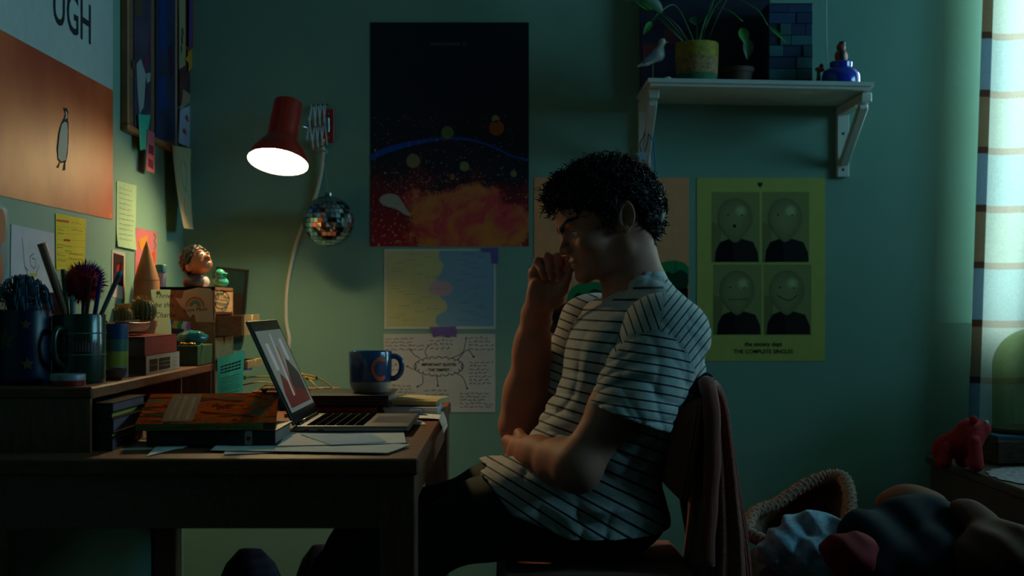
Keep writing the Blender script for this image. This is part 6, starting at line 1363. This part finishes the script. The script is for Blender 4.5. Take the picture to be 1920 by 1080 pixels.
# arms
Lsh, Lel, Lwr, Lha = P(1245, 632, 2.600), P(1083, 876, 2.508), P(985, 849, 2.715), P(957, 850, 2.815)
Rsh, Rel, Rwr = P(1118, 612, 2.93), P(977, 796, 2.915), P(1006, 590, 2.835)
def arm_sdf(p, sh, el, wr, s_):
    ua = el-sh; fa = wr-el
    d = caps(p, sh, sh+ua*.55, .054, .048); d = smin(d, caps(p, sh+ua*.45, el, .047, .038), .03)
    d = smin(d, sph(p, el+ua/np.linalg.norm(ua)*.006-fa/np.linalg.norm(fa)*.004, .0360), .022)
    wk = .0035 if s_ < 0 else 0.; d = smin(d, caps(p, el+fa*.02, el+fa*.30, .038, .0415), .03); d = smin(d, caps(p, el+fa*.26, el+fa*.74, .0405, .032+wk), .03); d = smin(d, caps(p, el+fa*.68, wr, .032+wk, .0285+wk), .03)
    return d
# --- far (right) hand: loose fist at the mouth, palm side towards the camera
Hy = 2.796
def hp2(px, py, dy=0.): return P(px+5*max(0., min(1., (600-py)/80)), py, Hy+dy)
FING = [   # knuckle, middle joint, last joint, tip, radii
    (hp2(996, 512, .022), hp2(1004, 491, -.010), hp2(1012, 508, -.026), hp2(1016, 520, -.020), (.0095, .0088, .0080, .0070)),
    (hp2(1014, 503, .026), hp2(1022, 482.5, -.012), hp2(1027, 504, -.031), hp2(1029.5, 520, -.024), (.0102, .0096, .0086, .0075)),
    (hp2(1032, 501, .026), hp2(1041, 483.5, -.014), hp2(1043, 505, -.033), hp2(1044, 519, -.026), (.0105, .0098, .0088, .0078)),
    (hp2(1048, 505, .022), hp2(1061, 488, -.014), hp2(1066, 499, -.035), hp2(1062, 511, -.034), (.0105, .0096, .0085, .0076))]
THUMB = (hp2(1030, 560, -.004), hp2(1052, 540, -.018), hp2(1059, 520, -.026), hp2(1068, 505, -.020), (.016, .0125, .0105, .0088))
def rhand(p):
    d = caps(p, Rwr, hp2(1012, 560, .010), .0285, .027); pal = None
    for k, (a, *_) in enumerate(FING): e = caps(p, hp2(1004+9*k, 560, .014), a, .0165, .0125); pal = e if pal is None else smin(pal, e, .012)
    d = smin(d, pal, .018); d = smin(d, ell(p, hp2(1036, 552, -.004), (.024, .017, .028)), .014)     # thenar
    d = smin(d, ell(p, hp2(1004, 548, -.002), (.018, .014, .028)), .012)
    fd = None
    for (a, b, c, t_, r) in FING:
        e = smin(smin(caps(p, a, b, r[0], r[1]), caps(p, b, c, r[1], r[2]), .004), caps(p, c, t_, r[2], r[3]), .003); e = smin(e, sph(p, b, r[1]*1.06), .003); fd = e if fd is None else smin(fd, e, .0012)
    a, b, c, t_, r = THUMB; e = smin(smin(caps(p, a, b, r[0], r[1]), caps(p, b, c, r[1], r[2]), .006), caps(p, c, t_, r[2], r[3]), .003); d = smin(d, e, .007)
    return smin(d, fd, .0045)
def rarm(p): return smin(arm_sdf(p, Rsh, Rel, Rwr, 1), rhand(p), .016)
allp = np.array([Rsh, Rel, Rwr]); parts.append(nets(rarm, (-.045, 2.735, .655), (.20, 2.995, 1.115), .0026))
# --- near (left) hand: tucked under the far elbow
def lhand(p):
    d = caps(p, Lwr, Lwr+(Lha-Lwr)*.35, .032, .028); tips = []
    kn = [Lha+np.array((-.006+.004*k, .0, .026-.0175*k)) for k in range(4)]
    for k in range(4): d = smin(d, caps(p, Lwr+(Lha-Lwr)*.3+np.array((0, 0, .012-.008*k)), kn[k], .015, .0118), .012)
    fd = None
    for k in range(4):
        L_ = (.034, .040, .038, .030)[k]; a = kn[k]; b = a+np.array((.004, L_, -.002)); c = b+np.array((.014, L_*.55, 0)); t_ = c+np.array((.014, .004, 0))
        e = smin(smin(caps(p, a, b, .0105, .0095), caps(p, b, c, .0095, .0085), .003), caps(p, c, t_, .0085, .0075), .003); fd = e if fd is None else smin(fd, e, .0012)
    d = smin(d, fd, .004); th = Lwr+np.array((.0, .02, .018)); return smin(d, smin(caps(p, th, th+np.array((-.012, .04, .014)), .0135, .0105), caps(p, th+np.array((-.012, .04, .014)), th+np.array((-.012, .068, .012)), .0105, .0085), .004), .008)
def larm(p): return smin(arm_sdf(p, Lsh, Lel, Lwr, -1), lhand(p), .014)
parts.append(nets(larm, (-.05, 2.42, .60), (.345, 2.92, .99), .0030))
build('body', joinvf(parts), SKIN, person, True)
# nails on the far hand
NAIL = mat('nail', (206, 156, 140), .3, var=0)
# eyes, brows
for s_ in (1, -1):
    c = H(.0870, s_*.0315, .0005); ey = build('eye', G().ball(c, .0128, 20, 14), mat('eye_white', (190, 186, 184), .2, var=0, coat=.5), person, True)
    gz = Fh*.93+Uh*-.30+Lh*s_*.10; gz /= np.linalg.norm(gz); build('iris', G().lathe([(.0058, .0115), (.0052, .0126), (.003, .0132), (0, .0134)], c, 20, gz, cap=False), mat('iris_blue', (52, 96, 120), .15, var=0, coat=.6), ey, True)
    build('pupil', G().lathe([(.0024, .0133), (0, .01365)], c, 14, gz, cap=False), mat('pupil_black', (6, 6, 8), .2, var=0), ey)
    g = G(); R_ = random.Random(3); NBW = 210
    tt = np.array([R_.random() for _ in range(NBW)]); ll = .0085+.042*tt; uu = .0105+.0175*np.minimum(1, tt*1.12)-.010*np.clip(tt-.72, 0, 1)+np.array([R_.uniform(-.0046, .0046) for _ in range(NBW)])*(1-.55*tt)
    def onface(l_, u_):
        ff = np.linspace(.135, .04, 190)[:, None]; q = (E[:, None, None]+Fh[:, None, None]*ff[None]+Lh[:, None, None]*(s_*l_)[None, None]+Uh[:, None, None]*u_[None, None]); D = head_sdf((q[0], q[1], q[2])); i = np.argmax(D < 0, 0); return ff[i, 0]
    f0 = onface(ll, uu); f1 = onface(ll+.004, uu+.0022); f2 = onface(ll+.0085, uu+.0030)
    for k in range(NBW): g.tube([H(f0[k]-.0005, s_*ll[k], uu[k]), H(f1[k]+.0016, s_*(ll[k]+.004), uu[k]+.0022), H(f2[k]+.0004, s_*(ll[k]+.0085), uu[k]+.003)], [.0008, .0008, .0002], 4)
    build('eyebrow', g, HAIR, person, True)
    lash = [c+.0146*np.array(Fh*cos(a_)*cos(.27)+Lh*s_*sin(a_)*cos(.27)+Uh*sin(.27)) for a_ in np.linspace(-.45, 1.15, 12)]
    build('eyelashes', G().tube(lash, .0008, 5), HAIR, person, True)
# ---------------------------------------------------------------- hair
def hairline(q):      # >0 inside the hair area (head coordinates)
    f_, l_, u_ = q[0], np.abs(q[1]), q[2]
    front = .074-.10*np.clip(l_-.03, 0, 1)*1.4          # fringe line on the forehead
    a = np.minimum((front+.02)-(f_), 9); top = u_-(.030+.55*np.clip(f_-.02, 0, 1)-.0*l_)
    side = u_-(.018+.42*np.clip(f_+.0, 0, 1)); nape = u_+.030-.55*np.clip(-f_-.035, -.02, .04)
    earcut = np.sqrt((f_+.002)**2+((u_-.002)*.72)**2)-.033
    back = np.where(f_ < -.024, np.minimum(u_+.052, 9), -1)
    g1 = np.where(f_ > -.024, side, u_+.052)
    sb = np.where((f_ > .006) & (f_ < .040), u_-(-.004+.3*np.abs(f_-.018)), -1)      # sideburn
    return np.maximum(np.minimum(g1, earcut), np.minimum(sb, earcut+.012))
def hair_sdf(p):
    q = hloc(p); d = ell(q, (.010, 0, .046), (.102, .079, .086)); d = smin(d, ell(q, (.060, 0, .072), (.060, .062, .042)), .03); d = smin(d, ell(q, (-.048, 0, .008), (.046, .062, .056)), .02)
    nz = np.sin(q[0]*150+3*np.sin(q[1]*90))*np.sin(q[2]*160+2*np.sin(q[0]*80))*np.sin(q[1]*140+1); d = d-.0045*nz-.002
    d = smax(d, -hairline(q)*.7, .006); return smax(d, -(head_sdf(p)+.004), .001)
v, f = nets(hair_sdf, (.03, 2.62, 1.04), (.34, 2.88, 1.30), .0030); hb_ = build('hair', (v, f), HAIR, person, True)
# curls
rg = np.random.default_rng(5); V_ = np.array(v); qv = np.array(hloc((V_[:, 0], V_[:, 1], V_[:, 2]))).T
# outward faces only
cent = E+Uh*.04+Fh*.01; out = V_-cent; rad = np.linalg.norm(out, axis=1); outd = out/rad[:, None]
ok = np.where(rad > .075)[0]
g = G(); Ncurl = 2300; SEG = 20
for k in range(Ncurl):
    i = rg.choice(ok); q = qv[i]; n_ = outd[i]; base = V_[i]-n_*.006
    topness = np.clip((q[2]-.04)/.07, 0, 1); front = np.clip((q[0]-.05)/.06, 0, 1); low = np.clip((.03-q[2])/.06, 0, 1)
    L = .010+.008*topness+.010*front+rg.uniform(-.002, .006)
    flow = Fh*(.7*front+.2*topness-.5*(q[0] < -.03))+Uh*(-.9+.9*topness)+rg.normal(0, .45, 3)
    flow = flow-n_*np.dot(flow, n_)*.8; flow /= np.linalg.norm(flow)+1e-9
    dr = n_*(.35*topness+.10+.10*front)+flow*.9; dr /= np.linalg.norm(dr)
    ax_ = np.cross(dr, n_)+.5*rg.normal(0, 1, 3); ax_ /= np.linalg.norm(ax_)           # ringlets roll about an axis lying on the scalp
    u_ = dr-ax_*np.dot(dr, ax_); u_ /= np.linalg.norm(u_); w_ = np.cross(ax_, u_)
    tight = low > .45
    tw = rg.uniform(.9, 1.7)*2*pi*(.30 if tight else 1); cr = rg.uniform(.0045, .0085)*(.75 if tight else 1); path = []
    for s_ in range(SEG):
        t_ = s_/(SEG-1); th = tw*t_; path.append(base+dr*L*t_+ax_*.010*t_*(1 if k % 2 else -1)+(u_*sin(th)+w_*(1-cos(th)))*cr*(1-.25*t_))
    g.tube(path, [.0015*(1-.7*(s_/(SEG-1))**2) for s_ in range(SEG)], 4)
stuff(build('curls', g, HAIR, hb_, True))

# ---------------------------------------------------------------- T-shirt
def tee_mat():
    m = mat('tee_stripe', (186, 186, 184), .85, var=.10, scale=160, sheen=.2, bump=.25, bscale=420); nt = m.node_tree; b = nt.nodes['Principled BSDF']; lk = [l for l in nt.links if l.to_socket == b.inputs['Base Color']][0]; src = lk.from_socket
    at = nd(nt, 'ShaderNodeAttribute', attribute_name='stripe'); fr = nd(nt, 'ShaderNodeMath', operation='FRACT'); nt.links.new(at.outputs['Fac'], fr.inputs[0]); lt_ = nd(nt, 'ShaderNodeMath', operation='LESS_THAN'); nt.links.new(fr.outputs[0], lt_.inputs[0]); lt_.inputs[1].default_value = .19
    mx = nd(nt, 'ShaderNodeMix', data_type='RGBA'); nt.links.new(lt_.outputs[0], mx.inputs[0]); nt.links.new(src, mx.inputs[6]); mx.inputs[7].default_value = lin((13, 15, 28))+(1,); nt.links.new(mx.outputs[2], b.inputs['Base Color']); return m
TEE = tee_mat()
SEC = np.array([  # py, front px, back px, half width (m)
    (548, 1150, 1246, .060), (566, 1132, 1272, .100), (590, 1092, 1296, .160), (615, 1070, 1308, .188), (650, 1056, 1318, .196), (690, 1048, 1320, .196), (740, 1034, 1310, .190), (790, 1008, 1290, .182), (830, 978, 1268, .178), (870, 938, 1252, .178), (900, 918, 1242, .182), (940, 922, 1240, .206), (990, 950, 1240, .214), (1030, 990, 1240, .214)], float)
def topx(p): return PX+p[0]*F/p[1], PY+(ZC-p[2])*F/p[1]
SZ = ZC-(SEC[:, 0]-PY)*2.75/F; SA = (SEC[:, 1]-PX)*2.75/F; SB = (SEC[:, 2]-PX)*2.75/F
o_ = np.argsort(SZ); SZ, SA, SB, SW = SZ[o_], SA[o_], SB[o_], SEC[o_, 3]
def crease(p, a, b, w_, dep):       # soft valley along a line given in photo pixels (side view, S at the mid plane)
    ax_, az_ = (a[0]-PX)*2.62/F, ZC-(a[1]-PY)*2.62/F; bx_, bz_ = (b[0]-PX)*2.62/F, ZC-(b[1]-PY)*2.62/F; dx, dz = bx_-ax_, bz_-az_; L = dx*dx+dz*dz
    t_ = np.clip(((p[0]-ax_)*dx+(p[2]-az_)*dz)/L, 0, 1); dd = (p[0]-ax_-t_*dx)**2+(p[2]-az_-t_*dz)**2; return dep*np.exp(-dd/(w_*w_))*np.sin(pi*np.clip(t_*.9+.05, 0, 1))
def legpts(s_):
    y0 = 2.75-s_*.088; y1 = 2.75-s_*.125
    hip = P(1128, 950, 2.75); hip[1] = y0; kn = P(668, 1056, 2.75); kn[1] = y1; kn[2] += (.0 if s_ > 0 else .02); an = np.array((-.47, y1, .13)); return hip, kn, an
def trou(p):
    d = None
    for s_ in (1, -1):
        hip, kn, an = legpts(s_); md = P(925, 952, 2.75); md[1] = (hip[1]+kn[1])/2; e = smin(caps(p, hip, md, .083, .074), caps(p, md, kn, .073, .062), .03); e = smin(e, caps(p, kn, an, .062, .048), .03); d = e if d is None else smin(d, e, .03)
    hp = P(1140, 962, 2.75); d = smin(d, ell(p, hp+np.array((.01, 0, -.005)), (.10, .150, .085)), .04)
    return d+.0025*np.sin(40*p[0]+25*p[2]+2*np.sin(18*p[1]))+.002*np.sin(60*p[2]+30*p[0])
def hem_plane(p):
    px = PX+p[0]*F/2.72; zl = np.interp(px, [880, 915, 960, 1080, 1228, 1300], [868, 886, 944, 993, 1014, 1018]); return (ZC-(zl-PY)*2.72/F)-p[2]
def torso(p):
    A_ = np.interp(p[2], SZ, SA); B_ = np.interp(p[2], SZ, SB); W_ = np.interp(p[2], SZ, SW); cx_ = (A_+B_)/2; a_ = (B_-A_)/2
    yaw_ = -.25*np.clip((p[2]-.75)/.25, 0, 1)      # far shoulder a little forward
    x = p[0]-cx_-yaw_*-(p[1]-2.75)*0; y = p[1]-2.75
    k = (np.abs(x/a_)**2.3+np.abs(y/W_)**2.5)**(1/2.4); d = (k-1)*np.minimum(a_, W_)*.86
    d = smin(d, caps(p, P(1222, 578, 2.70), P(1262, 628, 2.60), .060, .072), .03); d = smin(d, caps(p, P(1180, 585, 2.80), P(1125, 618, 2.90), .055, .062), .03)
    d = smin(d, ell(p, P(950, 893, 2.72), (.050, .12, .032)), .035)
    return d
def tshirt(p):
    d = torso(p)
    for a, b, w_, dep in (((1175, 600), (1140, 700), .012, .007), ((1165, 640), (1120, 760), .010, .006), ((1235, 640), (1165, 730), .010, .010), ((1060, 640), (1050, 760), .011, .006), ((1030, 800), (1120, 840), .011, .008), ((1100, 950), (940, 905), .012, .009), ((1190, 930), (1010, 925), .011, .009), ((1210, 960), (1060, 975), .012, .007), ((1160, 890), (1230, 830), .012, .010), ((1140, 915), (1235, 880), .012, .009), ((1090, 700), (1180, 690), .014, .004), ((1070, 760), (1140, 740), .012, .005)): d = d+crease(p, a, b, w_, dep)
    for a, b, w_, dep in (((1160, 620), (1120, 730), .010, .005), ((1100, 640), (1085, 760), .012, .004), ((1060, 960), (930, 890), .010, .006), ((1200, 945), (1030, 945), .010, .007), ((1180, 905), (1235, 855), .010, .007)): d = d-crease(p, a, b, w_, dep)
    def rdg(a_, b_, c_, ph, wp): s_ = np.sin(a_*p[0]+b_*p[1]+c_*p[2]+ph+wp*np.sin(21*p[2]+13*p[0]+ph)+.8*np.sin(33*p[0]-17*p[2])); return (1-np.abs(s_))**2
    low = np.clip((.90-p[2])*7, 0, 1); d = d+.0060*rdg(34, 10, 46, .7, 1.3)*(.35+.65*low)+.0055*rdg(-40, 8, 30, 2.1, 1.6)*(.45+.55*low)+.003*rdg(20, -14, 64, 4.4, 1.1)*low
    d = smin(d, trou(p)-.010, .02); d = smax(d, hem_plane(p), .004)
    d = smax(d, -smax(torso(p)+.012, hem_plane(p)-.05, .003), .002) if False else d
    # neck opening
    ncut = caps(p, NB0+np.array((0, 0, .03)), NB1+np.array((-.006, 0, .012)), .060, .062); d = smax(d, -ncut, .004)
    # collar band
    return d
lo, hi = (-.06, 2.525, .545), (.42, 2.99, 1.045)
v, f = nets(tshirt, lo, hi, .004); v = np.array(v); px_, py_ = topx(v.T)
tang = np.arctan2(py_-560, px_-400)*640/17.5
yoke = px_ > np.interp(py_, [520, 535, 600, 640, 700, 760, 800], [1243, 1246, 1262, 1280, 1300, 1316, 1330])
st = np.where(yoke, (px_*.78+py_*.62)/13.0, tang)
dn = caps((v[:, 0], v[:, 1], v[:, 2]), NB0+np.array((0, 0, .03)), NB1+np.array((-.006, 0, .012)), .060, .062)
st = np.where((dn < .016) & (py_ < 585), .6, st)
shirt = build('t_shirt', (v, f), TEE, person, True, {'stripe': st})
# collar ring
g = G(); ringp = []
for k in range(40):
    a = 2*pi*k/40; c = P(1187, 551, 2.75); d_ = np.array((cos(a)*.056, sin(a)*.063, 0)); d_[2] = d_[0]*.36+.010*abs(sin(a)); ringp.append(c+d_)
build('collar', G().tube(ringp, .0075, 8, closed=True, flat=.7), mat('tee_plain', (176, 178, 178), .85, var=.1, scale=160), shirt, True)
# sleeves
def sleeve(p, sh, el, hem_a, hem_b, Yh, r0, r1, side):
    ha = P(*hem_a, Yh); hb2 = P(*hem_b, Yh); hc = (ha+hb2)/2; axs = hc-sh; L = np.linalg.norm(axs); axs = axs/L; inl = (hb2-ha)/np.linalg.norm(hb2-ha); inl = inl-axs*np.dot(inl, axs); inl /= np.linalg.norm(inl); lat = np.cross(axs, inl)
    x, y, z_ = p[0]-sh[0], p[1]-sh[1], p[2]-sh[2]; t_ = x*axs[0]+y*axs[1]+z_*axs[2]; i_ = x*inl[0]+y*inl[1]+z_*inl[2]; l_ = x*lat[0]+y*lat[1]+z_*lat[2]
    hl = np.linalg.norm(hb2-ha)/2; tt = np.clip(t_/L, 0, 1.3); ri = r0+(hl-r0)*tt; rl = r0*.92+(r1-r0*.92)*tt
    cap_ = np.where(t_ < 0, (t_/(r0*1.0))**2, 0); k = np.sqrt((i_/ri)**2+(l_/rl)**2+cap_); d = (k-1)*np.minimum(ri, rl)*.9
    return d, t_, i_, l_, L, hl
def sl_near(p):
    d, t_, i_, l_, L, hl = sleeve(p, Lsh, Lel, (1102, 754), (1256, 812), 2.545, .085, .088, -1)
    s_ = np.sin(70*t_+34*i_+1.6*np.sin(40*i_+20*t_)); d = d+.0045*(1-np.abs(s_))**2*np.clip(t_/L*1.5, 0, 1); s_ = np.sin(46*t_-50*i_+1.2*np.sin(30*t_)+2); d = d+.0035*(1-np.abs(s_))**2*np.clip(t_/L*1.5+.2, 0, 1)
    d = d+crease(p, (1130, 720), (1215, 700), .010, .006)+crease(p, (1150, 690), (1225, 660), .010, .005)-crease(p, (1140, 705), (1220, 680), .009, .004)
    hemn = (P(1256, 812, 2.545)-P(1108, 756, 2.545)); n_ = np.array((hemn[2], 0, -hemn[0])); n_ = n_/np.linalg.norm(n_); n_ = n_ if n_[2] < 0 else -n_
    o = P(1108, 756, 2.545); hp = (p[0]-o[0])*n_[0]+(p[2]-o[2])*n_[2]
    inner = smax(d+.011, -(hp+.030), .002)
    return smax(smax(d, hp, .003), -inner, .0015)
v, f = nets(sl_near, (.10, 2.44, .70), (.42, 2.70, 1.02), .0036); v = np.array(v); px_, py_ = topx(v.T)
seam = np.interp(px_, [1150, 1176, 1232, 1262, 1287, 1301, 1312], [668, 631, 619, 632, 659, 691, 730])
sts = (py_-.36*px_+18*np.sin((px_-1200)*.012))*.94/16.5
yk = np.where(px_ > np.interp(py_, [520, 560, 625], [1243, 1246, 1236]), (px_*.78+py_*.62)/13.0, (px_*.85-py_*.30)/13.5)
build('sleeve', (v, f), TEE, shirt, True, {'stripe': np.where(py_ < seam, yk, sts)})
def sl_far(p):
    d, t_, i_, l_, L, hl = sleeve(p, Rsh+np.array((-.004, 0, 0)), Rel, (996, 711), (1106, 780), 2.915, .074, .066, 1); d = d+.003*np.sin(t_*55+2)*np.sin(i_*30)
    a, b = P(996, 711, 2.915), P(1106, 780, 2.915); hemn = b-a; n_ = np.array((hemn[2], 0, -hemn[0])); n_ = n_/np.linalg.norm(n_); n_ = n_ if n_[2] < 0 else -n_; hp = (p[0]-a[0])*n_[0]+(p[2]-a[2])*n_[2]
    inner = smax(d+.010, -(hp+.025), .002); return smax(smax(d, hp, .003), -inner, .0015)
v, f = nets(sl_far, (.02, 2.80, .75), (.27, 3.02, 1.02), .0036); v = np.array(v); px_, py_ = topx(v.T)
build('sleeve', (v, f), TEE, shirt, True, {'stripe': (py_-.42*px_)*.93/16.})
# ---------------------------------------------------------------- trousers, shoes
TRO = mat('trousers', (26, 40, 34), .85, var=.2, scale=30)
v, f = nets(trou, (-.60, 2.50, .06), (.40, 3.0, .70), .007); build('trousers', (v, f), TRO, person, True)
def shoe(p):
    d = None
    for s_ in (1, -1):
        hip, kn, an = legpts(s_); b = an.copy(); b[2] = .05; e = caps(p, b+np.array((.03, 0, -.005)), b+np.array((-.14, 0, -.012)), .045, .036); e = smin(e, caps(p, an, b, .045, .042), .02); d = e if d is None else np.minimum(d, e)
    return smax(d, -(p[2]-.003), .003)
v, f = nets(shoe, (-.72, 2.50, -.01), (-.35, 3.0, .2), .006); build('shoes', (v, f), mat('shoe', (40, 40, 44), .6), person, True)
